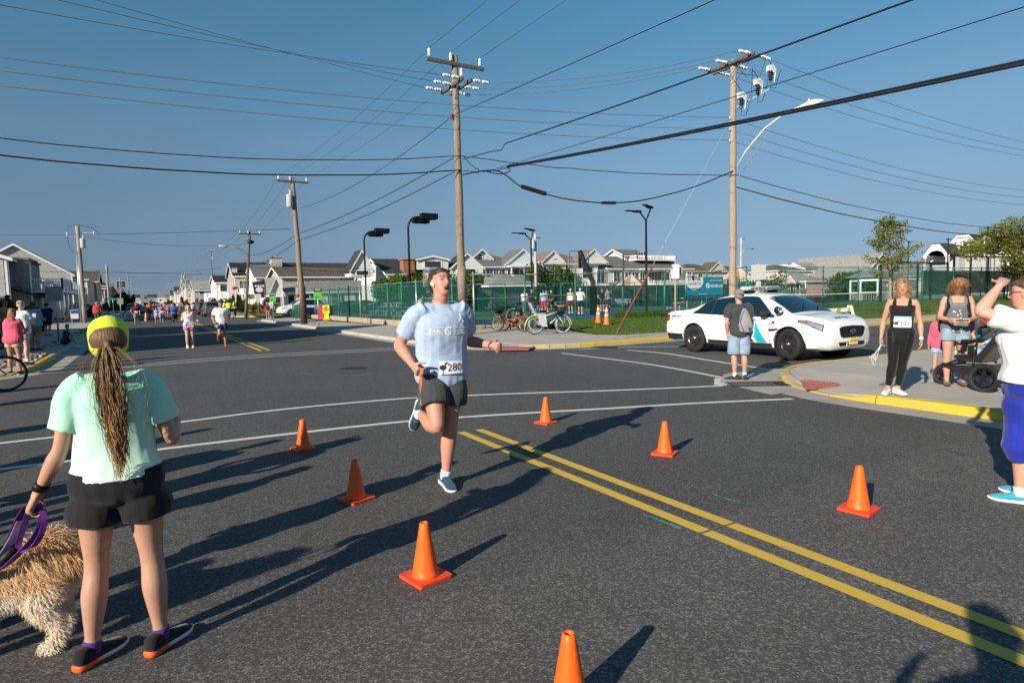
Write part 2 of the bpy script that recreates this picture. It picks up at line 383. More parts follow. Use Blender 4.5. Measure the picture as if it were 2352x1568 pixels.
def kerb(path,colour_of,step,name='kerb'):
 "colour_of(i, p) -> material; the kerb stones are parts, joints left open between them"
 root=bpy.data.objects.new(name,None);COL.objects.link(root);root['kind']='structure'
 inn=offset(path,-KT);i=0
 while i<len(path)-1:
  j=min(i+step,len(path)-1);mb=MB();R=[]
  for k in range(i,j+1):
   p,q=Vector(path[k]),Vector(inn[k]);g=.0
   if k==i:e=(Vector(path[k+1])-p).normalized()*.012;p=p+e;q=q+e
   if k==j:e=(Vector(path[k-1])-p).normalized()*.012;p=p+e;q=q+e
   u=(p-q).normalized()
   drop=LOWER(p);h=KH-drop
   R.append([(p.x,p.y,-.1),(p.x-u.x*.01,p.y-u.y*.01,h-.035),(p.x-u.x*.04,p.y-u.y*.04,h),(q.x,q.y,h),(q.x,q.y,-.1)])
  mb.rings(R);m=colour_of(i,path[(i+j)//2]);mb.build('kerb_stone',m,root);i=j
 return root
def LOWER(p):
 d=0
 for c,r in(((9.25,6.0),1.25),((9.05,17.2),1.7),((-3.2,18.2),1.3)):
  t=(p-Vector(c)).length/r
  if t<1:d=max(d,.105*min(1,(1-t)*2.2))
 return d
YW=mat('worn_yellow_kerb',(.50,.37,.08),.7,.3,9,.4,40,col2=(.36,.32,.24),detail=8)
kerb(KERB_SE,lambda i,p:YW if 5.4<p[1]<7.9 and p[0]<11.5 else YELLOW,2)
kerb(KERB_NE,lambda i,p:YELLOW if(12.2<p[0]and p[1]<16)else(YW if p[1]<16.2 else(YELLOW if p[1]>57.9 and p[0]<14 else CONC)),1)
kerb(KERB_NW,lambda i,p:YELLOW if p[1]<24.6 and p[0]>-3.4 else(YW if p[1]<20 else CONC),1)
kerb(KERB_SW,lambda i,p:CONC,2);kerb(KERB_N2,lambda i,p:YELLOW if p[1]<74 and p[0]<14 else CONC,2)
def gutter(path,w,name='gutter'):
 a=offset(path,.002);b=offset(path,w);mb=MB()
 for i in range(len(path)-1):mb.poly([(*a[i],.006),(*b[i],.004),(*b[i+1],.004),(*a[i+1],.006)])
 o=mb.build(name,CONCD);o['kind']='structure';return o
gutter(KERB_SE,.5);gutter(KERB_NE,.42);gutter(KERB_NW,.56);gutter(KERB_SW,.45);gutter(KERB_N2,.4)
for q in([(9.0,6.2),(8.45,6.2),(8.9,7.6),(9.9,8.35),(11.4,8.4),(11.3,7.9),(9.6,7.0)],):
 o=sheet('gutter_apron',q,.0085,CONCD)
def slabs(poly,z,xs,ys,name='pavement',m=None,gap=.007,skip=None,hole=None):
 "a pavement as separately poured slabs; each slab is a part"
 root=MB();root.poly([(p[0],p[1],z-.115)for p in poly]);base=root.build(name,mat('joint_dirt',(.12,.11,.095),.95,.3,5));base['kind']='structure'
 bm=bmesh.new();bm.faces.new([bm.verts.new((p[0],p[1],0))for p in poly])
 for x in xs:bmesh.ops.bisect_plane(bm,geom=bm.verts[:]+bm.edges[:]+bm.faces[:],plane_co=(x,0,0),plane_no=(1,0,0))
 for y in ys:bmesh.ops.bisect_plane(bm,geom=bm.verts[:]+bm.edges[:]+bm.faces[:],plane_co=(0,y,0),plane_no=(0,1,0))
 rnd=random.Random(3)
 for f in bm.faces:
  c=f.calc_center_median();dz=rnd.uniform(-.003,.003);pts=[]
  if f.calc_area()<.02:continue
  for v in f.verts:
   d=(v.co-c);L_=d.length;pts.append(c+d*max(.3,(1-gap*1.3/max(L_,.05)))+Vector((0,0,z+dz-LOWER(v.co.xy)*.9)))
  pts2=[Vector((p.x,p.y,z-.14))for p in pts];mb=MB();n=len(pts)
  mb.add(pts+pts2,[tuple(range(n))]+[(k,n+k,n+(k+1)%n,(k+1)%n)for k in range(n)])
  mb.build('paving_slab',m or CONC,base)
 bm.free();return base
def fr(a,b,s):return[a+s*i for i in range(int((b-a)/s)+1)]
inn=offset(KERB_SE,-KT-.004)
slabs([p for p in inn if p[1]>-18 and p[0]<45]+[(44.5,1),(13,1),(13,-18)],KH-.004,[10.9,12.6]+fr(14.4,44,1.9),[-14,-11,-8,-5,-2,1,2.7,4.4,5.9])
inn=offset(KERB_NE,-KT-.004)
A=[p for p in inn if p[0]<=62 and p[1]<57 and not(p[0]>12 and p[1]>50)]
slabs(A+[(11.0,56),(11.3,46),(12.3,24.75),(15.6,24.6),(15.7,21.9),(14.55,18.4),(15.2,17.45),(62,17.3)],KH-.004,[10.2,12.2]+fr(14.2,61,1.8),[18.2]+fr(20.0,55,1.8))
inn=offset(KERB_NW,-KT-.004)
lw=[p for p in inn if p[1]<60 and p[0]>-9]
WALKW=rect(-4.75,26.4,-3.4,62)
slabs(WALKW,KH-.002,[],fr(28,61,1.55));slabs(rect(-3.38,24.62,-2.68,28.3),KH-.002,[],[26.0]);slabs(rect(-9,24.6,-4.77,28.3),KH-.002,[-7.5,-6.1],[26.4])
slabs(rect(-3.38,33.6,-2.68,40.0),KH-.002,[],[35.2,36.8,38.4])
slabs([p for p in lw if p[1]<20.2 or p[0]<-2.9]+[(-9,19.3),(-3.35,19.3),(-2.72,20.6)],KH-.003,[-7,-5.4,-3.9],[19])
GRAVEL=mat('pale_gravel',(.36,.335,.29),.95,.35,30,.8,60,detail=8);BEDBASE=mat('stone_bed_base',(.16,.145,.125),.95,.4,14,.8,40)  # stone bed ground is a darker tone than the gravel
sheet('verge_gravel',rect(-3.39,40.1,-2.67,110),KH-.006,GRAVEL);sheet('front_yard_gravel',rect(-22,62.1,-3.4,110),KH-.012,GRAVEL)
sheet('front_yard_gravel',rect(-22,28.35,-4.77,62),KH-.016,GRAVEL)
sheet('pavement_far_west',rect(-4.75,62,-3.42,420),KH-.002,CONC)
sheet('pavement_far_east',rect(8.6,75,10.6,420),KH-.002,CONC);sheet('pavement_corner_east',[(8.9,72),(11,69.3),(60,69.3),(60,71),(10.6,71),(10.6,75),(8.9,75)],KH-.004,CONC)
TACT=mat('tactile_brick_red',(.34,.11,.10),.8,.15,8,.2,60)
def tactile(pts,z):
 c=[Vector((p[0],p[1],z))for p in pts];mb=MB();mb.prism([v-Vector((0,0,.03))for v in c],(0,0,.03))
 for i in range(12):
  for j in range(7):
   u,v=(i+.5)/12,(j+.5)/7;p=c[0].lerp(c[1],u).lerp(c[3].lerp(c[2],u),v);mb.box((p.x,p.y,z+.003),(.035,.035,.008),taper=.6)
 o=mb.build('tactile_paving',TACT);o['kind']='structure'
def q4(pts,z):return[at(x/1.0,y,z)[:2]for x,y in pts]
zt=.06
tactile(q4([(1851,893),(1931,886),(1918,870),(1838,874)],zt),zt+.012)
tactile(q4([(1130,803),(1214,802.5),(1236,793),(1152,792.5)],zt-.0),zt+.012)
PW=mat_paint('white_road_paint',(.60,.60,.58),.50);PY=mat_paint('yellow_road_paint',(.60,.40,.05),.46);PG=mat_paint('green_marking',(.05,.33,.27),.66)
def band(path,w,z,m,name):
 a=offset(path,w/2);b=offset(path,-w/2);mb=MB()
 for i in range(len(path)-1):mb.poly([(*b[i],z),(*b[i+1],z),(*a[i+1],z),(*a[i],z)])
 o=mb.build(name,m);o['kind']='structure';return o
def smoothpath(pts,k=4):
 out=[];P=[Vector(p)for p in pts]
 for i in range(len(P)-1):
  p0=P[max(0,i-1)];p1=P[i];p2=P[i+1];p3=P[min(len(P)-1,i+2)]
  for j in range(k):
   t=j/k;out.append(.5*((2*p1)+(p2-p0)*t+(2*p0-5*p1+4*p2-p3)*t*t+(3*p1-p0-3*p2+p3)*t**3))
 out.append(P[-1]);return out
def pix(pts,z=0):return[at(x,y,z)[:2]for x,y in pts]
def mark(pts,w,m,name='road_marking',z=.004):return band([(p.x,p.y)for p in smoothpath(pix(pts))],w,z,m,name)
mark([(-160,1098),(0,1078),(200,1053),(400,1028),(660,997),(930,968),(1080,957),(1240,947),(1400,938),(1600,926),(1820,916)],.115,PW)
mark([(-160,1037),(0,1018),(210,994),(410,970),(660,939),(930,915),(1080,908),(1240,902),(1400,897),(1660,886)],.115,PW)
mark([(1290,811),(1380,822),(1480,835),(1570,850),(1662,868)],.12,PW);mark([(1440,804),(1530,812),(1620,826),(1710,840),(1797,853)],.12,PW)
band([at(1655,869)[:2],at(1655,885)[:2]],.22,.005,PW,'road_marking')
mark([(-20,872),(90,858),(330,840),(600,820),(930,802.5)],.11,PW);mark([(330,835),(600,815),(930,798)],.11,PW)
mark([(1560,796),(1430,797),(1330,803)],.1,PW)
for x in(3.25,3.5):band([(x,-20),(x,2.88)],.105,.004,PY,'road_marking');band([(x,2.9),(x,6.74)],.105,.0042,PY,'road_marking')
for x in(3.24,3.5):band([(x,21.9),(x,60),(x,300)],.11,.004,PY,'road_marking')
for i in range(7):band([(6.35,31+i*2.6),(7.95,31+i*2.6)],.09,.004,PW,'road_marking')
mark([(1480,1182),(1520,1197),(1565,1214)],.03,PG);mark([(1640,1137),(1685,1150),(1722,1163)],.03,PG);mark([(2145,1030),(2180,1036),(2218,1044)],.025,PG);mark([(690,855),(722,861)],.03,PG)
IRON=mat('cast_iron',(.05,.047,.045),.6,.3,20,.4,80,metal=.4);RUSTI=mat('rusty_iron',(.085,.06,.05),.75,.3,20,.4,80)
def manhole(p,r,label,m=IRON,z=.003):
 t=thing('manhole_cover',label,'manhole cover',(p.x,p.y,z));mb=MB();mb.lathe([(r,-.01),(r,.004),(r*.93,.006),(r*.9,.003)],n=28);mb.build('rim',m,t)
 mb=MB();mb.lathe([(r*.88,-.01),(r*.88,.0035)],n=28)
 for i in range(-4,5):
  for j in range(-4,5):
   if i*i+j*j<17:mb.box((i*r*.18,j*r*.18,.005),(r*.1,r*.1,.004))
 mb.build('lid',m,t)
manhole(at(1389,797.5),.42,'round iron manhole cover in the road between two crosswalk lines');manhole(at(812,846),.33,'faint round manhole cover in the open asphalt of the crossing');
t=thing('storm_drain','slotted iron storm drain grate in the gutter by the corner','drain grate',tuple(at(1757,886,.011)),math.radians(-32))
mb=MB();mb.box((0,0,0),(1.05,.05,.02));mb.box((0,.46,0),(1.05,.05,.02));mb.box((-.5,.23,0),(.05,.41,.02));mb.box((.5,.23,0),(.05,.41,.02));mb.build('frame',IRON,t)
for k in range(11):MB().box((-.42+k*.084,.23,.002),(.03,.41,.02)).build('bar',IRON,t)
MB().box((0,.23,-.006),(.94,.4,.006)).build('drain_shade',mat('drain_dark',(.004,.004,.004),.9,0),t)  # near-black plate: shade of the drain pit put into its colour
t=thing('utility_cover','flat rusty rectangular utility cover in the road by the car front','utility cover',tuple(at(1869,840,.006)),math.radians(-12));mb=MB();mb.box((0,0,0),(1.75,.85,.01));mb.build('plate',RUSTI,t)
mb=MB()
for i in range(16):
 for j in range(7):mb.box((-.78+i*.104,-.36+j*.12,.007),(.05,.05,.004))
tag(mb.build('studs',RUSTI,t),kind='stuff')
t=thing('utility_cover','dark flat metal plate in the road at the left kerb','utility cover',tuple(at(160,850,.006)),math.radians(3));MB().box((0,0,0),(1.2,.5,.012)).build('plate',IRON,t)
FY=24.6
def lawn_z(x,y):return .125+max(0,min(1,(y-18.0)/6.2))**1.1*.32+.03*noise.noise(Vector((x*.3,y*.3,0)))
mb=MB();XS=[14.56,15.2,16,17,18.5,20]+fr(22,110,2.2);NY=14
def lawn_front(x):return 17.42 if x>15.2 else 17.42+(15.2-x)*1.3
R=[]
for x in XS:
 y0=lawn_front(x);y1=FY-.05 if x>15.75 else 18.5+(x-14.56)*2.86
 R.append([(x,y0+(y1-y0)*j/NY,lawn_z(x,y0+(y1-y0)*j/NY)-(.06 if j==0 else 0))for j in range(NY+1)])
mb.rings(R,caps=False,close=False);lawn=mb.build('lawn',GRASSG,smooth=True);lawn['kind']='structure'
rnd=random.Random(11);mb=MB();V=mb.v;Fc=mb.f
def blade(x,y,z,h,w,a,lean):
 dx,dy=math.cos(a)*w,math.sin(a)*w;lx,ly=math.cos(lean)*h*.35,math.sin(lean)*h*.35;o=len(V)
 V.extend([(x-dx,y-dy,z),(x+dx,y+dy,z),(x+lx,y+ly,z+h)]);Fc.append((o,o+1,o+2))
for _ in range(52000):
 x=14.5+(rnd.random()**1.6)*70;y0=lawn_front(x);y1=FY-.1 if x>15.75 else 18.5+(x-14.56)*2.86
 if y1<y0:continue
 y=y0+(y1-y0)*rnd.random();blade(x,y,lawn_z(x,y),rnd.uniform(.03,.085),rnd.uniform(.006,.016),rnd.random()*PI,rnd.random()*6.28)
mb.m=[0]*len(Fc);tag(mb.build('lawn_grass',mat_leaf('grass_blade',(.06,.125,.018),(.16,.22,.04),.35)),kind='stuff')
mb=MB();V=mb.v;Fc=mb.f
for _ in range(5200):
 x=rnd.choice((rnd.uniform(20.5,29),rnd.uniform(20.5,29),rnd.uniform(30,72)));y=FY-abs(rnd.gauss(0,.45))-.1;blade(x,y,lawn_z(x,y),rnd.uniform(.15,.42),rnd.uniform(.008,.02),rnd.random()*PI,rnd.random()*6.28)
mb.m=[0]*len(Fc);tag(mb.build('long_grass_by_fence',mat_leaf('long_grass',(.045,.10,.018),(.10,.17,.03),.35)),kind='stuff')
def stone_mesh(seed):
 bm=bmesh.new();bmesh.ops.create_icosphere(bm,subdivisions=1,radius=1);r=random.Random(seed)
 for v in bm.verts:v.co*=1+.28*(noise.noise(v.co*1.1+Vector((seed*7,0,0))))
 me=bpy.data.meshes.new('stone');bm.to_mesh(me);bm.free();me.polygons.foreach_set('use_smooth',[True]*len(me.polygons));return me
SM=[mat('stone_grey',(.33,.31,.28),.85,.3,3,.3,30),mat('stone_pale',(.46,.43,.38),.85,.25,3,.3,30),mat('stone_tan',(.34,.28,.21),.85,.3,3,.3,30),mat('stone_dark',(.17,.16,.15),.85,.3,3,.3,30)]
SME=[]
for k in range(12):me=stone_mesh(k);me.materials.append(SM[k%4]);SME.append(me)
def stone_bed(poly,n,ntotal,s0,s1,name):
 base=sheet(name,poly,KH-.02,BEDBASE);rnd=random.Random(n);xs=[p[0]for p in poly];ys=[p[1]for p in poly];k=0;mbx=MB()
 def inside(x,y):
  c=False;j=len(poly)-1
  for i in range(len(poly)):
   if(poly[i][1]>y)!=(poly[j][1]>y)and x<(poly[j][0]-poly[i][0])*(y-poly[i][1])/(poly[j][1]-poly[i][1])+poly[i][0]:c=not c
   j=i
  return c
 cand=[]
 while len(cand)<ntotal:
  x,y=rnd.uniform(min(xs),max(xs)),rnd.uniform(min(ys),max(ys))
  if inside(x,y):cand.append((y,x))
 cand.sort()
 for i,(y,x)in enumerate(cand):
  s=rnd.uniform(s0,s1);me=SME[rnd.randrange(12)];sc=(s,s*rnd.uniform(.6,.95),s*rnd.uniform(.35,.6));rz=rnd.random()*6.28;zz=KH+rnd.uniform(-.02,.035)
  if i<n:o=link('stone',me,base,(x,y,zz),rz);o.scale=sc
  else:
   mm=Matrix.Translation((x,y,zz))@Matrix.Rotation(rz,4,'Z')@Matrix.Diagonal((*sc,1));mbx.add([mm@v.co for v in me.vertices],[tuple(p.vertices)for p in me.polygons],i%4)
 if mbx.v:tag(mbx.build('stones',SM,base,smooth=True),kind='stuff')
stone_bed([(-2.72,20.7),(-2.72,24.5),(-8.5,24.5),(-8.5,19.35),(-3.4,19.35)],300,900,.05,.11,'stone_bed')
stone_bed(rect(-3.37,28.4,-2.7,33.5),120,420,.05,.11,'stone_bed');stone_bed(rect(-6.9,28.4,-4.8,31.5),60,300,.05,.11,'stone_bed')
stone_bed(rect(-3.37,40.1,-2.7,50),0,500,.04,.09,'stone_bed')
# COURT, WALLS, FENCES
CZ=.30
BLUEC=mat('court_blue',(.025,.075,.22),.8,.12,3);GREENC=mat('court_green',(.035,.13,.06),.8,.12,3)
sheet('court_surround',rect(12.6,24.9,120,58),CZ-.02,BLUEC);sheet('court',rect(16.5,34.3,44,52),CZ,GREENC);sheet('court_tennis',rect(46,26,120,56),CZ,GREENC)
sheet('court',[(16.5,27.8),(22,27.8),(22,34.3),(16.5,34.3)],CZ,GREENC);sheet('court_key',rect(24.5,33.6,36,37.8),CZ+.004,BLUEC)
LINEW=mat('court_line',(.7,.7,.7),.8,.05,5)
for a,b in(((16.8,34.6),(44,34.6)),((16.8,34.6),(16.8,51.5)),((16.8,51.5),(44,51.5)),((47,28),(90,28)),((47,40),(90,40)),((60,28),(60,55))):o=band([a,b],.06,CZ+.008,LINEW,'court_line_marking')
mb=MB();P=[(27+5.5*math.cos(a*PI/24),37+5.5*math.sin(a*PI/24))for a in range(25)];band(P,.06,CZ+.008,LINEW,'court_line_marking')
LIME=mat('limestone_block',(.38,.31,.22),.9,.2,3,.5,30,detail=8)
w=thing('low_block_wall','low tan stone block wall under the green court fence along the street pavement','wall',(12.2,24.6,0));y=0.0;rnd=random.Random(5)
while y<29:
 L_=rnd.uniform(.75,1.05);h=.31+rnd.uniform(-.008,.008)
 mb=MB();mb.box((rnd.uniform(-.012,.012)+.02,y+L_/2,.12+h/2),(.36,L_-.022,h),rz=rnd.uniform(-.008,.008));mb.build('stone_block',LIME,w);y+=L_
MB().box((.03,14.5,.2),(.3,29,.2)).build('core',CONCD,w)
x=.2
while x<3.4:
 L_=rnd.uniform(.35,.9);hh=rnd.uniform(.1,.14)
 for k in range(2):MB().box((x+L_/2+k*.1,-.03+rnd.uniform(-.03,.02),.12+hh/2+k*.135),(L_-.03,.3,hh)).build('stone_block',LIME,w)
 x+=L_
def chainlink(mb,p0,p1,z0,z1,cell=.085,r=.0026):
 "real wires: every diagonal of the weave is one thin three-sided rod"
 p0=Vector((p0[0],p0[1],0));p1=Vector((p1[0],p1[1],0));Lh=(p1-p0).length;u=(p1-p0)/Lh;H_=z1-z0;nn=u.cross(Vector((0,0,1)))
 for sgn in(1,-1):
  k=-int(H_/cell)-1
  while k*cell<Lh+H_:
   s0=k*cell;a0,b0=(s0,0.0),(s0+H_,H_)
   t0=max(0,-s0);t1=min(H_,Lh-s0)
   if t1>t0+.01:
    za,zb=(z0+t0,z0+t1)if sgn>0 else(z1-t0,z1-t1)
    a=p0+u*(s0+t0)+nn*(.006*sgn);b=p0+u*(s0+t1)+nn*(.006*sgn);a.z=za;b.z=zb
    d=(b-a).normalized();q=d.cross(nn).normalized()*r;m_=nn*r
    mb.add([a+q,a-q*.5+m_,a-q*.5-m_,b+q,b-q*.5+m_,b-q*.5-m_],[(0,1,4,3),(1,2,5,4),(2,0,3,5)])
   k+=1
def fence(label,posts,base,top,rails=True,r=.04,cell=.085,mid=None,zbase=None,pm=None,mesh=True,group=None,worn=()):
 f=thing('chain_link_fence',label,'fence',(0,0,0),group=group)
 for i,p in enumerate(posts):
  zb=base(p)if callable(base)else base;zt=top(p)if callable(top)else top
  mb=MB();mb.tube([(p[0],p[1],zb-.15),(p[0],p[1],zt+.03)],r,10);mb.ell((p[0],p[1],zt+.04),(r*1.2,r*1.2,r*.8),8,4);mb.build('fence_post',(STEEL if i in worn else(pm or GREENP)),f,smooth=True)
 for a,b in zip(posts,posts[1:]):
  za=top(a)if callable(top)else top;zb=top(b)if callable(top)else top;mb=MB();mb.tube([(a[0],a[1],za-.02),(b[0],b[1],zb-.02)],.024,8);mb.build('top_rail',RAILM if not pm else pm,f,smooth=True)
 if mesh:
  mb=MB()
  for a,b in zip(posts,posts[1:]):
   z0=base(a)if callable(base)else base;z1=top(a)if callable(top)else top;chainlink(mb,a,b,z0+.03,z1,cell)
  tag(mb.build('wire_mesh',GREENW,f),kind='stuff')
 return f
RAILM=mat('worn_rail',(.30,.34,.33),.5,.4,3,metal=.3,col2=(.06,.2,.15));GREENW=mat('green_wire',(.022,.13,.095),.5,.15,6)
ys=[24.6,25.82,27.9,30.2,32.35,34.6,37.2,40.0,42.6,45.2,47.8,50.3,52.6]
f1=fence('green chain link fence along the street on the stone block wall',[(12.2,y)for y in ys],.43,2.52,worn=(3,7));
tag(MB().box((12.26,38.6,1.45),(.004,27.8,2.0)).build('wind_screen',mat_screen('screen_thin',(.015,.11,.10),.17),f1))
MB().tube([(12.2,24.6,1.45),(12.2,27.9,1.47)],.022,8).build('mid_rail',RAILM,f1);MB().tube([(12.2,29.9,1.45),(12.2,27.9,.6)],.008,5).build('brace',STEEL,f1)
ft=lambda p:2.68 if p[0]<20 else(2.80 if p[0]<28 else 3.1+(p[0]-30)*.004)
fb=lambda p:.36 if p[0]<14 else lawn_z(p[0],FY)-.02
f2=fence('green chain link fence beside the lawn behind the bicycles and police car',[(12.68,FY)]+[(x,FY)for x in(15.4,18.35,21.4,24.4,27.7,31.1,34.9,38.8,42.9,47.1,51.6,56.4,61.2,66.3,71.5,77)],fb,ft,worn=(0,),cell=.09)
MB().tube([(12.68,FY,1.55),(18.3,FY,1.65)],.022,8).build('mid_rail',RAILM,f2)
MB().tube([(30.6,FY,1.7),(35,FY,1.7)],.022,8).build('mid_rail',GREENP,f2);MB().tube([(12.7,FY+.02,.55),(17.8,FY+.02,1.6)],.007,5).build('brace',GREENP,f2)
tag(MB().box((63,FY+.05,2.0),(23.0,.004,1.9)).build('wind_screen',mat_screen('screen_dark',(.012,.045,.05),.72),f2))
f3=fence('low green chain link fence behind the leaning pole at the far street corner',[(11.6,53.2),(11.5,55.5),(11.4,57.7),(14,58.6),(17,58.6),(20,58.6)],.22,1.28,cell=.1)
tag(MB().box((11.52,55.5,.75),(.004,4.4,.95)).build('wind_screen',mat_screen('screen_low',(.012,.09,.075),.6),f3))
sc_pts=[(24.6,47.5)]+[(24.6+3.05*i,47.5)for i in range(1,12)]
f4=fence('green screened fence along the far side of the basketball court',sc_pts,CZ,2.75,mesh=False)
tag(MB().box((41.3,47.56,CZ+1.12),(33.4,.004,2.1)).build('wind_screen',mat_screen('screen_court',(.014,.075,.075),.76),f4))
f5=fence('short green fence at the open end of the court',[(17.3,52),(19.4,52),(21.8,50.2),(24.6,47.5)],CZ,2.7,cell=.11)
f6=fence('green tennis fence crossing the court beyond the police car',[(46.5,47),(50,47),(54,47),(58,47),(62,47),(66,47),(70,47),(75,47),(80,47),(86,47)],CZ,2.6,cell=.14)
t=thing('court_enclosure','tall black framed glass and mesh enclosure on the right beyond the green fence','enclosure',(0,0,0))
ENC=mat_screen('enclosure_glass',(.30,.33,.33),.38)
def encl(pts,zt):
 for a,b in zip(pts,pts[1:]):
  MB().box(((a[0]+b[0])/2,(a[1]+b[1])/2,zt),(abs(a[0]-b[0])+.12,.14,.16)).build('top_beam',BLACK,t);MB().box(((a[0]+b[0])/2,a[1]+.03,(zt+CZ)/2),(abs(a[0]-b[0])-.2,.02,zt-CZ-.2)).build('panel',ENC,t)
 for a in pts:MB().box((a[0],a[1],zt/2),(.17,.17,zt)).build('upright',BLACK,t)
YE=33.0
pE=[aty(3815,1060,YE),aty(3884,1020,YE),aty(3953,1016,YE),aty(4022,1010,YE)];encl([(p.x,YE)for p in pE],5.0)
pE=[aty(3540,1100,YE),aty(3585,1045,YE),aty(3688,1045,YE),aty(3740,1045,YE),aty(3808,1040,YE)];encl([(p.x,YE+.4)for p in pE],4.2)
def lamp_slim(px,ptop,y,label):
 p=aty(px,ptop,y);t=thing('court_lamp',label,'lamp post',(p.x,y,CZ),group='slim black court lamps at the right');h=p.z-CZ
 MB().tube([(0,0,0),(0,0,h)],[.09,.07],8).build('pole',BLACK,t);mb=MB();mb.box((.25,0,h+.02),(.7,.22,.07));mb.box((-.1,0,h+.05),(.22,.18,.12));mb.build('lamp_head',BLACK,t)
lamp_slim(3635,968,40,'slim black court lamp left of the black enclosure');lamp_slim(3793,958,34,'slim black court lamp rising in front of the white porch gable');lamp_slim(3822,972,46,'shorter slim black court lamp at the big white house')
lamp_slim(3952,911,33.3,'tallest slim black court lamp at the right');lamp_slim(3965,948,44,'slim black post half hidden by the big tree');lamp_slim(3981,960,47,'slim black court lamp farthest right among the tree branches')
def lamp_box(x,y,h,label):
 t=thing('court_lamp',label,'lamp post',(x,y,CZ),group='bent black twin-box court lamps');h-=CZ
 pts=[(0,0,0),(0,0,h-1.0)]+[(.75*(1-math.cos(a*PI/16)),0,h-1.0+.75*math.sin(a*PI/16))for a in range(1,9)]+[(1.15,0,h-.25)]
 MB().tube(pts,.07,10).build('pole',BLACK,t,smooth=True);R=math.radians(0)
 for dx,dy,dz in((1.35,-.42,-.12),(1.15,.55,-.28)):
  mb=MB();mb.box((dx,dy,h-.1+dz),(1.15,.5,.36));mb.box((dx,dy,h-.3+dz),(.95,.4,.05));mb.build('lamp_head',BLACK,t)
 MB().bar((1.05,-.4,h-.25),(1.0,.5,h-.3),.08,.08).build('bracket',BLACK,t)
lamp_box(15.45,39.3,7.35,'bent black twin-box court lamp nearer the wooden pole');lamp_box(15.3,48.5,7.3,'bent black twin-box court lamp farther along the street fence')
def lamp_v(px,py,y,label):
 p=aty(px,py,y);t=thing('court_lamp',label,'lamp post',(p.x,y,CZ),group='black twin-arm court lamps');h=p.z-CZ
 MB().tube([(0,0,0),(0,0,h)],[.09,.075],8).build('pole',BLACK,t)
 for e in((-1.25,-.3,.52),(-.35,-1.2,.75)):
  v=Vector(e);MB().tube([(0,0,h-.05),(v.x*.62,v.y*.62,h+v.z)],.05,8).build('arm',BLACK,t)
  a=Vector((v.x*.62,v.y*.62,h+v.z));d=Vector((-1,-.05,.0)).normalized()if e[0]<-1 else Vector((-.75,-.35,.05)).normalized();mb=MB();mb.bar(a-d*.05,a+d*.55,.34,.12);mb.bar(a+d*.5,a+d*1.3,.30,.07);mb.build('lamp_head',BLACK,t)
lamp_v(2124,960,46,'black twin-arm court lamp left of the basketball hoop');lamp_v(2584,880,33,'black twin-arm court lamp right of the basketball hoop')
p=aty(2493,1015,46);t=thing('floodlight_post','plain dark post between the hoop and the lamp','post',(p.x,46,CZ));MB().tube([(0,0,0),(0,0,p.z-CZ)],.09,8).build('post',mat('dark_grey_post',(.05,.055,.06),.6,.1,5),t)
def hoop(label,base,board_c,bw,bh,toward,pad=True):
 t=thing('basketball_hoop',label,'basketball hoop',(base.x,base.y,CZ));bc=Vector(board_c)-Vector((base.x,base.y,CZ));f=Vector(toward).normalized();s=f.cross(Vector((0,0,1)))
 top=bc-f*.1
 if pad:MB().bar((0,0,0),(0,0,1.85),.42,.42).build('padding',mat('black_padding',(.004,.004,.005),.8,.1,5,spec=.08),t)
 k=MB();k.bar((0,0,1.5),(0,0,2.3),.26,.3);k.bar((0,0,2.1),top+Vector((0,0,bh*.5)),.2,.26);k.bar(top+Vector((0,0,bh*.5)),top-Vector((0,0,bh*.5)),.14,.12,upv=f);k.build('arm',BLACK,t)
 g=MB();g.bar(bc-s*bw/2,bc+s*bw/2,.015,bh-.1);g.build('backboard',mat_glass('acrylic',(.55,.6,.62),.1,.14),t)
 m=MB()
 for e in(-1,1):
  m.bar(bc+s*e*bw/2-Vector((0,0,bh/2)),bc+s*e*bw/2+Vector((0,0,bh/2)),.05,.06,upv=f);m.bar(bc-s*bw/2+Vector((0,0,e*bh/2)),bc+s*bw/2+Vector((0,0,e*bh/2)),.05,.06)
 m.build('backboard_frame',STEEL,t);m=MB();w2,h2=bw*.17,bh*.22;cc=bc+f*.02-Vector((0,0,bh*.18))
 for e in(-1,1):m.bar(cc+s*e*w2-Vector((0,0,h2)),cc+s*e*w2+Vector((0,0,h2)),.04,.01,upv=f);m.bar(cc-s*w2+Vector((0,0,e*h2)),cc+s*w2+Vector((0,0,e*h2)),.01,.04)
 m.build('target_square',WHITE,t);rc=bc+f*.38-Vector((0,0,bh*.4));rim=[rc+s*math.cos(a*PI/8)*.23+f*math.sin(a*PI/8)*.23 for a in range(17)];MB().tube(rim,.018,6).build('rim',RED,t,smooth=True)
 m=MB()
 for a in range(12):
  p0=rc+s*math.cos(a*PI/6)*.22+f*math.sin(a*PI/6)*.22;a2=a+.9;p1=rc+s*math.cos(a2*PI/6)*.13+f*math.sin(a2*PI/6)*.13-Vector((0,0,.42));m.tube([p0,p1],.006,3)
 tag(m.build('net',WHITEP,t),kind='stuff')
b=sat(2374,1258,CZ);c=aty(2315,1038,b.y+1.0);hoop('basketball hoop with clear backboard and black padded post in the court',b,c,1.8,1.12,(-.1,1,0))
b=Vector((19.5,36,0));c=aty(1720,1098,36);hoop('basketball hoop with clear backboard rising behind the tall runner',Vector((c.x+1.2,37.2,0)),c,1.15,.8,(-.9,-.3,0),pad=False)
ALU=mat('bleacher_aluminium',(.48,.52,.53),.45,.12,4,metal=.5)
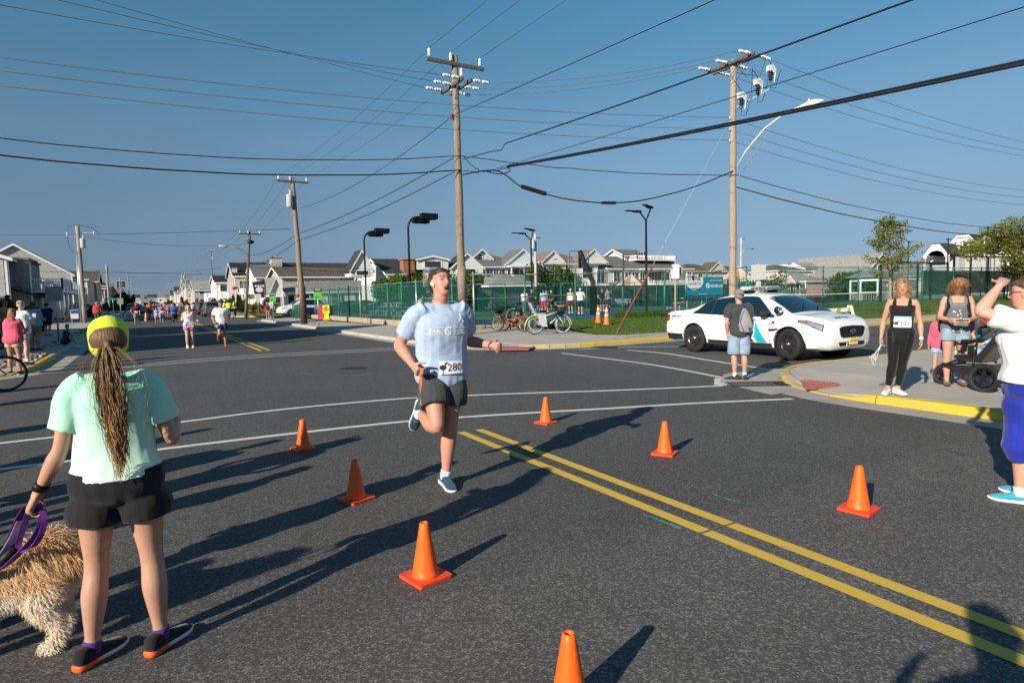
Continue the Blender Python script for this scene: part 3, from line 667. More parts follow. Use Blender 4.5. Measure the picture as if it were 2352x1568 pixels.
def bleacher(x,y,L_,rows,rz,label):
 t=thing('bleachers',label,'bleachers',(x,y,CZ),rz)
 for k in range(rows):
  MB().box((0,k*.62,.42+k*.3),(L_,.26,.05)).build('seat_plank',ALU,t);MB().box((0,k*.62-.3,.15+k*.3),(L_,.2,.04)).build('foot_plank',ALU,t)
 for i in range(4):
  xx=-L_/2+.4+i*(L_-.8)/3;mb=MB();mb.bar((xx,-.3,.05),(xx,rows*.62,.05),.05,.05);mb.bar((xx,-.2,.1),(xx,(rows-1)*.62,.4+(rows-1)*.3),.05,.05)
  for k in range(rows):mb.bar((xx,k*.62,.05),(xx,k*.62,.4+k*.3),.05,.05)
  mb.build('frame',STEEL,t)
bleacher(14.9,38,4.6,4,math.radians(-90),'aluminium bleachers just inside the street fence by the lamp');bleacher(14.8,44.2,4.2,3,math.radians(-90),'aluminium bleachers farther along inside the street fence');bleacher(29.5,27.3,4.5,3,math.radians(180),'aluminium bleachers inside the fence left of the parking sign');bleacher(31,44.6,3.6,2,0,'small aluminium bleachers under the far court screen')
BW=mat('bench_wood',(.33,.22,.13),.7,.2,8)
def bench(p,rz,label,m=BW,L_=1.7):
 t=thing('bench',label,'bench',(p.x,p.y,p.z),rz)
 for k in range(3):MB().box((0,-.2+k*.16,.45),(L_,.13,.04)).build('seat_slat',m,t)
 for k in range(3):MB().box((0,.28+k*.02,.6+k*.14),(L_,.03,.11)).build('back_slat',m,t)
 for e in(-1,1):mb=MB();mb.bar((e*L_*.4,-.2,0),(e*L_*.4,-.15,.43),.06,.06);mb.bar((e*L_*.4,.22,0),(e*L_*.4,.33,.95),.06,.06);mb.bar((e*L_*.4,-.2,.41),(e*L_*.4,.25,.41),.05,.05);mb.build('bench_leg',BLACK,t)
bench(sat(2272,1240,CZ),3.3,'tan wooden bench behind the grey-shirted player');bench(sat(2470,1240,CZ),3.0,'pale aluminium bench right of the padded hoop post',ALU,2.2);bench(sat(2120,1232,CZ),3.2,'pale aluminium bench behind the black-shirted player',ALU,2.4)
bench(aty(3130,1190,43),3.1,'grey slatted bench on the tennis court, left one',mat('grey_slat',(.22,.2,.17),.8,.2,6),2.0);bench(aty(3190,1188,43),3.1,'grey slatted bench on the tennis court, right one',mat('grey_slat',(.22,.2,.17),.8,.2,6),2.4)
t=thing('tennis_net','tennis net with white tape across the court on the right','net',(0,0,0));a=aty(3110,1157,38);b=aty(3700,1150,38)
MB().box(((a.x+b.x)/2,38,1.15),(b.x-a.x,.03,.1)).build('tape',WHITE,t);tag(MB().box(((a.x+b.x)/2,38,.72),(b.x-a.x,.006,.8)).build('netting',mat_screen('net_black',(.02,.02,.02),.4),t));
for q in(a,b):MB().tube([(q.x,38,CZ),(q.x,38,1.2)],.05,8).build('net_post',GREENP,t)
# UTILITY POLES AND WIRES
def insul(mb,c,d,L_=.34,r=.075):
 d=Vector(d).normalized();u=d.orthogonal().normalized();w_=d.cross(u);R=[]
 prof=[(r*.35,0)];n=4
 for k in range(n):z0=.12+k*.8/n;prof+=[(r*.55,z0),(r,z0+.04),(r,z0+.10),(r*.6,z0+.16)]
 prof+=[(r*.45,.97),(r*.2,1)]
 for rr,z in prof:R.append([Vector(c)+d*(z*L_)+u*(math.cos(k*PI/4)*rr)+w_*(math.sin(k*PI/4)*rr)for k in range(8)])
 mb.rings(R)
def upole(p,h,label,lean=(0,0),r=(.19,.13),m=None,name='utility_pole',group='wooden utility poles'):
 t=thing(name,label,'utility pole',(p.x,p.y,p.z),group=group);n=9;rnd=random.Random(int(h*100));P=[]
 for i in range(n+1):
  k=i/n;P.append((lean[0]*k+rnd.uniform(-.018,.018),lean[1]*k+rnd.uniform(-.018,.018),h*k))
 P[0]=(0,0,-.1);MB().tube(P,[r[0]+(r[1]-r[0])*i/n+rnd.uniform(-.006,.006)for i in range(n+1)],14).build('shaft',m or WOODP,t,smooth=True);return t,Vector((lean[0],lean[1],h))
def arm(t,c,d,L_,zoff=0,sz=(.095,.12),m=None,brace=True):
 d=Vector(d).normalized();MB().bar(c-d*L_/2,c+d*L_/2,sz[0],sz[1]).build('crossarm',m or WOODG,t)
 if brace:
  for e in(-1,1):MB().bar(c+d*e*L_*.3-Vector((0,0,.05)),c-Vector((0,0,.65)),.03,.012).build('brace',STEEL,t)
def pins(t,pts,d=(0,0,1),L_=.34,r=.075):
 for q in pts:mb=MB();insul(mb,q,d,L_,r);mb.build('insulator',PORC,t,smooth=True)
def can(t,c,r=.24,h=.8):
 mb=MB();mb.lathe([(r*.9,-h/2),(r,-h/2+.03),(r,h/2-.05),(r*1.05,h/2-.04),(r*1.05,h/2),(r*.6,h/2+.07),(.02,h/2+.09)],c,14);mb.build('transformer',mat('transformer_grey',(.5,.5,.49),.4,.08,5),t,auto=40);mb=MB();insul(mb,(c[0]+.05,c[1],c[2]+h/2+.05),(0,0,1),.3,.06);mb.build('bushing',PORC,t)
WIRES=[]
def wire(A,B,sag,r,label,m=CABLE,n=18,group=None,wob=0):
 A,B=Vector(A),Vector(B);pts=[]
 for i in range(n+1):
  k=i/n;p=A.lerp(B,k);p.z-=4*sag*k*(1-k)+(wob*noise.noise(Vector((k*14,A.x,B.y)))if wob else 0);pts.append(p)
 o=MB().tube(pts,r,5).build('power_line' if m is not CABLE else 'overhead_cable',m,smooth=True);return tag(o,label,'overhead wire',group)
p1=sat(1853,1339,.13);P1,e=upole(p1,10.9,'weathered wooden utility pole with double crossarms standing behind the tall runner',(-.05,.0),(.175,.125));P1W=Vector(p1)
c=Vector((-.06,-.13,10.55));arm(P1,c,(1,0,0),2.45)
top3=[c+Vector((dx,0,.07))for dx in(-1.12,-.22,1.05)];pins(P1,top3)
lo=[Vector((sx,0,9.75))for sx in(-.2,.17)]
for q in lo:arm(P1,q,(0,1,0),1.9,brace=False)
MB().bar((-.2,-.5,9.7),(-.1,0,9.1),.04,.015).build('brace',STEEL,P1)
for y in(-.8,0,.8):
 for s in(-1,1):pins(P1,[Vector((.02+s*.3,y,9.8)),Vector((.02+s*.66,y,9.8))],(s,0,0),.33,.07)
pins(P1,[Vector((.17,.85,9.82)),Vector((-.2,-.85,9.82))])
WRAP=mat('stapled_paper_remnants',(.36,.30,.24),.9,.5,22,.9,60,col2=(.12,.09,.07),detail=8)
MB().tube([(0,0,1.25),(0,0,2.75)],[.183,.177],14).build('poster_staples',WRAP,P1,smooth=True)
RST=mat('rust',(.15,.06,.035),.85,.3,10)
for z in(6.4,7.3,8.1):MB().tube([(-.05,-.1,z),(-.05,-.2,z)],.03,6).build('bolt',RST,P1)
cl=MB();cl.tube([(-.2,0,8.6),(-.3,-.05,8.62)],.06,6);cl.box((-.22,-.02,8.55),(.12,.1,.14));cl.build('clamp',RST,P1)
pr=Vector((21.03,17.3,.13));PR,e=upole(pr,10.85,'pale wooden utility pole with cobra street lamp behind the police car',(-.05,0),(.155,.12),mat('pale_pole_wood',(.33,.265,.205),.85,.2,5,.5,30,stretch=(6,6,.35),detail=6))
for sx in(-.17,.16):arm(PR,Vector((sx-.05,0,10.7)),(0,1,0),2.3)
for y in(-1.0,.1,1.0):pins(PR,[Vector((-.3,y,10.72)),Vector((-.64,y,10.70))],(-1,0,0),.33,.07);pins(PR,[Vector((.28,y,10.72)),Vector((.6,y,10.70))],(1,0,0),.33,.07)
for i,(cx,cy,cz)in enumerate(((-.25,-.55,8.75),(.55,-.7,9.35),(.95,-1.0,9.85))):
 mb=MB();insul(mb,(cx,cy,cz),(.1,0,1),.45,.085);mb.build('cutout_insulator',DARK,PR);mb=MB();mb.prism([(cx-.1,cy,cz+.42),(cx+.3,cy,cz+.38),(cx+.36,cy,cz+.55),(cx+.15,cy,cz+.7),(cx-.12,cy,cz+.62)],(.05,.16,0));mb.build('cutout_cover',WHITEP,PR);MB().tube([(cx+.3,cy,cz+.4),(cx+.22,cy,cz+.02)],.02,6).build('fuse_tube',WHITEP,PR)
 MB().tube([(cx+.2,cy,cz+.55),(cx-.2,cy+.05,cz+.95),(cx-.5,cy+.1,10.0),(-.6+i*.3,-.9+i*.6,10.5)],.012,5).build('jumper_cable',CABLE,PR);MB().tube([(cx+.05,cy,cz),(cx+.0,cy,cz-.25),(cx+.3,cy,cz-.2),(cx+.6,cy,cz+.5),(cx+.75,cy+.05,10.45)],.012,5).build('jumper_cable',CABLE,PR)
MB().bar((-.05,0,8.9),(1.0,-.9,9.6),.06,.06).build('cutout_bracket',STEEL,PR);MB().bar((0,0,8.9),(-.3,-.6,8.8),.06,.06).build('cutout_bracket',STEEL,PR)
for z in(8.55,8.1,7.65):mb=MB();mb.lathe([(.03,-.05),(.05,-.03),(.03,0),(.05,.03),(.03,.05)],(-.22,0,z),8);mb.build('spool_insulator',PORC,PR);MB().box((-.2,0,z),(.1,.03,.14)).build('clevis',STEEL,PR)
q=[(0,-.15,6.55),(.12,-.5,7.15),(.35,-1.2,7.9),(.62,-1.9,8.35),(.85,-2.5,8.5)]
MB().tube(q,.035,8).build('lamp_arm',mat('lamp_grey',(.55,.55,.52),.45,.08,5),PR,smooth=True);MB().tube([(.05,-.15,6.1),(.5,-1.55,8.05)],.018,6).build('lamp_brace',STEEL,PR)
mb=MB();R=[]
d=Vector((.32,-.95,.1)).normalized();s=d.cross(Vector((0,0,1))).normalized();o0=Vector((.82,-2.42,8.47))
for k,(w_,up_,dn)in enumerate(((.05,.05,.05),(.09,.09,.08),(.15,.13,.11),(.17,.14,.15),(.15,.12,.15),(.09,.07,.09),(.02,.02,.03))):
 cc=o0+d*(k*.135);R.append([cc+s*(math.cos(a*PI/6)*w_)+Vector((0,0,1))*(math.sin(a*PI/6)*(up_ if a<6 else dn))for a in range(12)])
mb.rings(R);mb.build('lamp_head',mat('lamp_white',(.62,.63,.62),.4,.08,6),PR,auto=50);mb=MB();mb.ell(o0+d*.52-Vector((0,0,.11)),(.12,.16,.07));mb.build('lens',GLASS,PR,smooth=True);MB().lathe([(.035,0),(.035,.08)],o0+d*.3+Vector((0,0,.12)),8).build('photocell',STEEL,PR)
ga=sat(2452,1358,.12);wire((21.0,17.25,8.9),ga,0,.006,'pale guy wire slanting from the lamp pole down to the pavement',mat('guy_wire',(.5,.5,.5),.4,.1,5),n=2)
A_,B_=Vector(ga),Vector((21.0,17.25,8.9));t=thing('guy_guard','rusty slanting guy wire guard at the lawn corner','guy guard',ga);dd=(B_-A_).normalized();mb=MB();mb.bar(dd*.35,dd*3.3,.075,.02);mb.bar(dd*.35+Vector((.03,0,0)),dd*3.3+Vector((.03,0,0)),.02,.06);mb.build('guard',RST,t);MB().tube([(0,0,0),dd*.5],.012,6).build('anchor_rod',STEEL,t)
def far_pole(sx,sy,st,lab,lean=(0,0),m=None,arms=1,canat=None,lamp=None,r=(.15,.1),al=1.9):
 b=sat(sx,sy,.13);h=hz(st[0],st[1],b.x,b.y)-.13;t,e=upole(b,h,lab,lean,r,m)
 if arms:c_=Vector((lean[0],lean[1]-.08,h-.25));arm(t,c_,(1,0,0),al);pins(t,[c_+Vector((dx,0,.06))for dx in(-al*.45,-.15,al*.45)],L_=.26)
 if canat:can(t,(canat[0]*.3+lean[0]*.85,-.1,h*canat[1]),.2,.75)
 if lamp:mb=MB();mb.tube([(lean[0]*lamp,0,h*lamp),(lean[0]*lamp-.9,-.2,h*lamp+.7),(lean[0]*lamp-1.9,-.4,h*lamp+.8)],.03,6);mb.build('lamp_arm',STEEL,t,smooth=True);mb=MB();mb.ell((lean[0]*lamp-2.2,-.45,h*lamp+.78),(.42,.16,.11));mb.build('lamp_head',mat('lamp_grey',(.55,.55,.52),.45,.08,5),t,smooth=True)
 return b,h,e,t
P2b,P2h,P2e,P2=far_pole(1217,1295,(1178,713),'leaning wooden utility pole with rust brown sleeved foot on the far pavement',(-.32,0),None,1,(-1,.84),r=(.2,.12))
MB().tube([(0,0,0),(-.03,0,2.5)],[.215,.2],12).build('rusty_sleeve',mat('rust_sleeve',(.075,.045,.035),.8,.3,8),P2,smooth=True);MB().box((-.02,-.2,2.45),(.2,.03,.3)).build('plate',RST,P2)
P3b,P3h,P3e,P3=far_pole(983,1270,(997,925),'dark leaning utility pole with lamp at the far side street corner',(.75,0),WOODD,1,None,.72)
mb=MB();mb.ell((.75,-.2,P3h-1.0),(.32,.2,.2));mb.build('cable_splices',CABLE,P3)
far_pole(857,1228,(846,1003),'thin brown utility pole with grey transformer and coiled cable',(-.05,0),WOODD,1,(1,.87));far_pole(797,1218,(791,1052),'grey utility pole with long-armed lamp before the tan house',(0,0),None,1,None,.6)
far_pole(734,1229,(729,1087),'pale concrete grey utility pole, third pole left of the tan house',(0,0),mat('pale_pole',(.45,.44,.42),.8,.15,3),1);far_pole(750,1232,(739,1091),'pale utility pole with white transformer can beside the parked cars',(-.1,0),mat('pale_pole',(.45,.44,.42),.8,.15,3),1,(-1,.88))
far_pole(702,1213,(696,1120),'distant utility pole with transformer above the runners',(0,0),mat('pale_pole',(.45,.44,.42),.8,.15,3),1,(-1,.85));far_pole(690,1212,(686,1128),'distant slim pole left of the transformer pole',(0,0),mat('pale_pole',(.45,.44,.42),.8,.15,3),0)
for i,(sx,st)in enumerate(((672,1147),(659,1157),(646,1165),(638,1175),(628,1178),(620,1183),(612,1186),(666,1160),(605,1190))):far_pole(sx,1209-i*.4,(sx-2,st),'one of the small hazy utility poles receding above the far crowd',arms=1,m=mat('pale_pole',(.45,.44,.42),.8,.15,3),r=(.17,.14))
PLb,PLh,PLe,PL=far_pole(340,1290,(338,905),'grey utility pole with metal conduits and transformer on the left pavement',(-.05,0),mat('grey_pole_wood',(.30,.275,.25),.85,.25,5,.6,30,stretch=(6,6,.35)),0,(1,.82),r=(.2,.15))
for k,dx in enumerate((-.26,-.15)):MB().tube([(dx,-.1,0),(dx*.9,-.1,PLh*.74)],.06,8).build('conduit',STEEL,PL,smooth=True)
mb=MB();insul(mb,(-.8,0,PLh-.9),(0,0,1),.35,.08);mb.tube([(0,0,PLh-.6),(1.1,0,PLh-.55)],.03,6);insul(mb,(1.1,0,PLh-.75),(0,0,1),.35,.08);mb.tube([(-.8,0,PLh-.9),(-.2,0,PLh-.9)],.02,5);mb.build('cutouts',PORC,PL)
MB().tube([(-.85,0,PLh-.6),(-.7,0,PLh-.05),(0,0,PLh+.1),(1,0,PLh-.1),(1.5,0,PLh-.6)],.018,5).build('jumper_cable',CABLE,PL);MB().tube([(-.8,0,PLh-.9),(-.7,0,PLh-1.9),(-.2,0,PLh-2.5)],.018,5).build('jumper_cable',CABLE,PL)
for sx,sy,st,lab in((440,1262,(436,1057),'grey utility pole with loops of wire beyond the beige house'),(487,1240,(484,1108),'grey utility pole carrying a dark lamp arm before the green bushes'),(520,1232,(517,1104),'slim grey utility pole with metal sleeve left of the turret'),(535,1228,(532,1118),'slim grey utility pole with white can nearest the small turret')):
 far_pole(sx,sy,st,lab,arms=0,m=mat('grey_pole_wood',(.30,.275,.25),.85,.25,5,.6,30,stretch=(6,6,.35)),canat=(-1,.9)if sx==535 else None,r=(.17,.13))
b=aty(2140,935,66);t,e=upole(Vector((b.x,66,.2)),b.z-.2,'pale utility pole with white transformer behind the court',m=mat('pale_pole',(.45,.44,.42),.8,.15,3),r=(.2,.15));can(t,(-.5,-.2,b.z-1.6),.32,1.1);arm(t,Vector((.35,0,b.z-.7)),(1,0,0),.9,brace=False)
mb=MB();mb.tube([(0,0,b.z-4.1),(.9,-.2,b.z-3.4),(2.2,-.4,b.z-3.3)],.04,6);mb.build('lamp_arm',STEEL,t,smooth=True);mb=MB();mb.ell((2.6,-.45,b.z-3.35),(.5,.18,.13));mb.build('lamp_head',mat('lamp_grey',(.55,.55,.52),.45,.08,5),t,smooth=True)
b=aty(2965,952,66);t,e=upole(Vector((b.x,66,.2)),b.z-.2,'pale utility pole with lamp rising behind the right wooden pole',m=mat('pale_pole',(.45,.44,.42),.8,.15,3),r=(.2,.15));arm(t,Vector((.3,0,b.z-.3)),(1,0,0),.8,brace=False);mb=MB();mb.tube([(0,0,b.z-2.6),(.9,-.2,b.z-1.9),(1.8,-.4,b.z-1.8)],.04,6);mb.ell((2.1,-.45,b.z-1.85),(.45,.18,.12));mb.build('lamp_arm',STEEL,t,smooth=True)
for sx,st in((1458,1047),(1452,1060)):
 b=aty(sx,st,100);t,e=upole(Vector((b.x,100,0)),b.z,'pole with white transformer can peeking above the long grey roof' if sx==1458 else 'thin pole beside the can above the long grey roof',m=mat('pale_pole',(.45,.44,.42),.8,.15,3));
 if sx==1458:can(t,(-.55,-.2,b.z-1.2),.4,1.2)
W1=[P1W+q+Vector((0,0,.34))for q in top3];W2=[P2b+P2e+Vector((dx,-.08,.05))for dx in(-.85,-.15,.85)];W3=[P3b+P3e+Vector((dx,-.08,.05))for dx in(-.85,-.15,.85)]
W0=[Vector((11.2+dx,-26,11.3))for dx in(-1.1,-.2,1.05)];WF=[Vector((8.3+dx,100,8.2))for dx in(-.85,-.15,.85)]
nm=('left','middle','right')
for i in range(3):
 wire(W1[i],W0[i],.35,.0085,f'{nm[i]} thin conductor running from the top crossarm of the runner pole out over the road',CABLEG,group='street conductors');wire(W1[i],W2[i],.35,.008,f'{nm[i]} thin conductor from the runner pole to the leaning sleeved pole',CABLEG,group='street conductors')
 wire(W2[i],W3[i],.3,.009,f'{nm[i]} thin conductor from the sleeved pole to the dark leaning pole',CABLEG,group='street conductors');wire(W3[i],WF[i],.3,.012,f'{nm[i]} thin conductor beyond the dark leaning pole',CABLEG,group='street conductors')
 y=(-.8,0,.8)[i];a=P1W+Vector((-.98,y,9.8));zL=aty(0,(62,-20,-60)[i],22.28+y*2).z
 b=aty(-260,(-28,-120,-190)[i],22.28+y*2);wire(a,b,.12,.0085,f'{("lowest", "middle", "highest")[i]} of three high wires running left from the runner pole',CABLEG,group='crossing conductors')
 wire(P1W+Vector((1.0,y,9.8)),pr+Vector((-.98,(-1,.1,1)[i],10.7)),.28,.0085,f'{("nearest", "middle", "farthest")[i]} of three high wires between the two main poles',CABLEG,group='crossing conductors');wire(pr+Vector((.94,(-1,.1,1)[i],10.7)),Vector((66,17.3+(-1,.1,1)[i],11.2)),.9,.010,f'{("nearest", "middle", "farthest")[i]} of three high wires running right from the lamp pole',CABLEG,group='crossing conductors')
 z=(8.55,8.1,7.65)[i];b=aty(-200,(205,258,318)[i],20.5);wire(pr+Vector((-.25,0,z)),b,.35,.008,f'{("top", "second", "third")[i]} of three secondary wires passing behind the runner pole',CABLEG,group='crossing conductors');wire(pr+Vector((.2,0,z-.05)),Vector((66,17.3,z+.3)),1.15,.010,f'{("top", "second", "third")[i]} of three secondary wires right of the lamp pole',CABLEG,group='crossing conductors')
z1=hz(1850,640,p1.x,p1.y);z2=hz(1850,697,p1.x,p1.y)
for(za,zr,syL,lab,r)in((z1,6.25,520,'upper',.016),(z2,5.75,590,'lower',.024)):
 b=aty(-260,syL,22.3);wire(P1W+Vector((0,-.18,za)),b,.42,r,f'{lab} black cable sagging left from the runner pole',wob=.03);
 lab=='upper' and wire(P1W+Vector((0,-.18,za)),pr+Vector((0,-.17,zr)),.22,r,'upper black cable between the runner pole and the lamp pole',wob=.03);wire(pr+Vector((0,-.17,zr)),Vector((66,17.2,zr+.2)),1.3,r,f'{lab} black cable sagging right from the lamp pole',wob=.03)
 wire(P1W+Vector((-.1,.1,za)),P2b+Vector((-.2,-.1,hz(1190,945 if lab=='upper' else 970,P2b.x,P2b.y))),.25,.018,f'{lab} black cable from the runner pole to the sleeved pole');wire(P2b+Vector((-.2,-.1,hz(1190,945 if lab=='upper' else 970,P2b.x,P2b.y))),P3b+Vector((.4,0,P3h*(.72 if lab=='upper' else .6))),.35,.018,f'{lab} black cable from the sleeved pole to the dark leaning pole')
def wp_(pts):
 "points of a cable hanging in the vertical plane of the two main poles"
 n_=Vector((pr.y-p1.y,p1.x-pr.x,0));o=Vector((0,0,CAMH));out=[]
 for x,y in pts:r=Vector(ray(x,y));out.append(o+r*((Vector((p1.x,p1.y-.18,0))-o).dot(n_)/r.dot(n_)))
 return out
def cable(pts,r,label):return tag(MB().tube([p for p in smoothpath3(wp_(pts))],r,6).build('overhead_cable',CABLE,smooth=True),label,'overhead wire')
def smoothpath3(P,k=5):
 out=[]
 for i in range(len(P)-1):
  a,b,c_,d_=P[max(0,i-1)],P[i],P[i+1],P[min(len(P)-1,i+2)]
  for j in range(k):f=j/k;out.append(.5*((2*b)+(c_-a)*f+(2*a-5*b+4*c_-d_)*f*f+(3*b-a-3*c_+d_)*f**3))
 return out+[P[-1]]
cable([(1062,402),(1105,393),(1140,392),(1165,405),(1195,428),(1226,438),(1290,455),(1345,463),(1398,466),(1470,461),(1560,440),(1620,420),(1683,393)],.026,'black cable sagging deeply through two splices between the main poles')
cable([(1062,366),(1100,356),(1135,347),(1150,345),(1160,330)],.018,'black cable rising from the runner pole to the line that climbs right');cable([(1110,392),(1150,400),(1172,392),(1165,385)],.022,'short cable loop where the thick bundle turns at the runner pole')
def wx(px,py,x=11.0):return atx(px*1.7415,py*1.7415,x)
a=wx(1165,384,11.3);b=wx(2352,124,11.3);dr=(b-a);wire(a,a+dr*1.6,.15,.034,'thick black cable bundle sweeping over the road from the runner pole to the upper right',n=24);
a2=a+Vector((0,0,.05));wire(a2,a2+dr*1.6,.15,.016,'slim cable lashed along the thick black bundle',n=24)
a=wx(1160,330,11.0);b=wx(2050,0,11.0);wire(a,a+(b-a)*1.7,.12,.02,'black cable crossing the lamp pole top towards the upper right',n=24)
a=P1W+Vector((-.2,-.1,8.62));b=wx(1630,0,11.0);wire(a,a+(b-a)*1.8,.05,.012,'dark neutral wire rising from the runner pole to the top edge',n=24);wire(a,P2b+Vector((.1,0,P2h*.8)),.5,.012,'dark neutral wire from the runner pole to the sleeved pole')
a=wx(1115,395,11.0);b=wx(2352,8,11.0);wire(a,a+(b-a)*1.5,.06,.009,'thin dark wire above the thick bundle towards the upper right',n=24)
for A_,B_,lab in((sat(1853,1339,.13)+Vector((.1,-.2,z1)),a,'short slack loop of cable at the runner pole, upper'),(P1W+Vector((.1,-.2,z2)),wx(1165,384,11.3),'short slack loop of cable at the runner pole, lower')):wire(A_,B_,.12,.016,lab,wob=.1)
for k,(px,py,L_)in enumerate(((1226,437,.55),(1398,466,.32))):
 c=wp_([(px,py)])[0];t=thing('cable_splice','black tubular splice case on the sagging cable, the bigger left one' if k==0 else 'small black splice on the sagging cable, right one','cable splice',c);d=Vector((1,-.35,-.3 if k==0 else 0)).normalized();MB().tube([-d*L_,-d*L_*.93,d*L_*.93,d*L_],[.03,.085,.085,.03]if k==0 else[.03,.06,.06,.03],10).build('case',CABLE,t)
for k,(y,zl,zr)in enumerate(((64,6.6,6.3),(64,5.2,4.4),(83,5.5,5.9),(110,6.0,6.3),(140,6.6,6.8),(180,7.5,7.4),(230,8.2,8.6),(280,9,9),(330,9.6,9.2))):wire((-30 if k<2 else-4.5,y,zl+(.6 if k<2 else 0)),(8.4,y+(-22 if k==0 else 2),zr),.45,.014 if k<3 else .02,f'span wire over the far street, number {("one", "two", "three", "four", "five", "six", "seven", "eight", "nine")[k]} from the front',CABLE)
for k,(z,y)in enumerate(((4.3,71.5),(3.9,71.5))):wire((8.6,63,z+1),(75,y,z+.6),.7,.02,f'{("upper", "lower")[k]} black cable in front of the house row behind the court',CABLE)
wire((9.2,64,7.2),(-4.4,64.2,7.5),.5,.012,'thin wire from the dark leaning pole over the street to the conduit pole',CABLE)
# SIGNS AND STREET FURNITURE
SIGNG=mat('sign_green',(.01,.22,.13),.45,.05,6);SIGNW=mat('sign_white',(.75,.75,.74),.45,.04,6);SIGNB=mat('sign_back',(.30,.32,.33),.4,.06,4,metal=.2);INK=mat('ink_black',(.015,.015,.015),.6,0);INKG=mat('ink_green',(.01,.25,.15),.6,0);INKW=mat('ink_white',(.8,.8,.8),.6,0);TEALS=mat('sign_teal',(.0,.25,.2),.45,.05,6);LIME_=mat('sign_lime',(.10,.50,.06),.45,.05,6)
def post(name,label,cat,b,h,m=STEEL,r=.03,group=None):t=thing(name,label,cat,b,group=group);MB().tube([(0,0,-.05),(0,0,h)],r,8).build('post',m,t,smooth=True);return t
def plate(t,c,w,h,m,face,name='sign_plate',chamfer=0.03):
 f=Vector((face[0],face[1],0)).normalized();x=Vector((-f.y,f.x,0));pts=[]
 for dx,dz in((-w/2+chamfer,-h/2),(w/2-chamfer,-h/2),(w/2,-h/2+chamfer),(w/2,h/2-chamfer),(w/2-chamfer,h/2),(-w/2+chamfer,h/2),(-w/2,h/2-chamfer),(-w/2,-h/2+chamfer)):pts.append(Vector(c)+x*dx+Vector((0,0,dz)))
 MB().prism(pts,f*.006).build(name,m,t)
 return lambda dx,dz:basis(Vector(c)+x*dx+Vector((0,0,dz))+f*.011,x,(0,0,1))
t=post('parking_sign','three hour parking sign in green and white on a post by the police car boot','road sign',Vector((16.75,16.35,-.2)),2.95,mat('rusty_post',(.36,.28,.22),.7,.25,5));f=plate(t,(-.05,-.05,2.62),.27,.52,SIGNW,(-.72,-.7));plate(t,(.14,.08,2.66),.42,.5,SIGNB,(-.75,-.65),'octagon_back',.14)
plate(t,(-.13,.02,2.78),.09,.16,SIGNG,(-.72,-.7),'badge',.01)
lettering('3',.13,INKW,t,f(-.08,.16)@Matrix.Translation((0,0,.014)),bold=True);lettering('HR',.055,INKG,t,f(.05,.2));lettering('PARKING',.042,INKG,t,f(.045,.13));lettering('10AM-',.085,INKG,t,f(0,-.03));lettering('9PM',.085,INKG,t,f(0,-.15))
b=atx(3030,1250,20.5);t=post('road_sign','plain back of a large square sign on a rusty post behind the police car','road sign',Vector((aty(3032,1200,16.6).x,16.6,.05)),2.75,mat('rusty_post',(.36,.28,.22),.7,.25,5),.04);plate(t,(-.05,-.05,2.36),.56,.62,SIGNB,(-.8,-.6));plate(t,(-.05,-.05,1.86),.2,.28,SIGNB,(-.8,-.6),'small_plate')
for sx,sy,st,lab in((1276,1306,1152,'nearer green bus style number sign on a thin post at the fence'),(1095,1285,1172,'farther green number sign on a thin post before the couple')):
 b=sat(sx,sy,.13);h=hz(sx,st-5,b.x,b.y)-.13;t=post('number_sign',lab,'road sign',b,h,STEEL,.03);f=plate(t,(0,-.04,h-.18),.42,.2,INK,(-.25,-1),'number_plate');lettering('57503',.12,INKW,t,f(0,.01),bold=True);f=plate(t,(0,-.04,h-.52),.44,.44,LIME_,(-.25,-1));mb=MB()
 for k in range(3):mb.box((-.13+k*.12,-.052,h-.58),(.07,.006,.07))
 mb.build('pictograms',INKG,t)
b=sat(1035,1264,.13);h=hz(1035,1178,b.x,b.y)-.13;t=post('one_way_sign','white ONE WAY sign with left arrow on the far corner lawn','road sign',b,h,STEEL,.03);f=plate(t,(0,-.04,h-.35),.6,.78,SIGNW,(-.2,-1));lettering('ONE',.2,INK,t,f(0,.22),bold=True);lettering('WAY',.2,INK,t,f(0,0),bold=True);M_=f(0,-.24);MB().prism([M_@Vector(p)for p in((-.22,0,.0),(-.1,.08,0),(-.1,.03,0),(.22,.03,0),(.22,-.03,0),(-.1,-.03,0),(-.1,-.08,0))],(0,-.004,0)).build('arrow',INK,t)
b=sat(1192,1258,.13);h=hz(1192,1150,b.x,b.y)-.13;t=post('road_sign','edge-on red and white sign on a thin post by the leaning pole','road sign',b,h,STEEL,.03);plate(t,(0,-.03,h-.35),.6,.7,SIGNB,(-1,-.3));plate(t,(-.05,-.03,h-1.35),.28,.9,RED,(-.3,-1));plate(t,(-.055,-.045,h-1.3),.2,.3,SIGNW,(-.3,-1),'white_panel')
b=sat(236,1366,.13);h=hz(228,1135,b.x,b.y)-.13;t=post('road_sign','plain sign back on a galvanised post in the shaded stones at left','road sign',b,h,STEEL,.035);plate(t,(-.05,-.04,h-.42),.62,.62,SIGNB,(-.2,-1))
b=Vector((-3.62,21.1,.13));t=post('street_name_sign','tall grey pole with a teal street name sign at the left edge','street sign',b,3.15,mat('sign_pole_grey',(.5,.52,.53),.4,.08,5,metal=.4),.055);f=plate(t,(-.12,-.03,2.78),.9,.2,TEALS,(.08,-1));lettering('105TH ST',.13,INKW,t,f(.0,0),bold=True)
b=sat(338,1292,.13)+Vector((-1.2,-6,0))
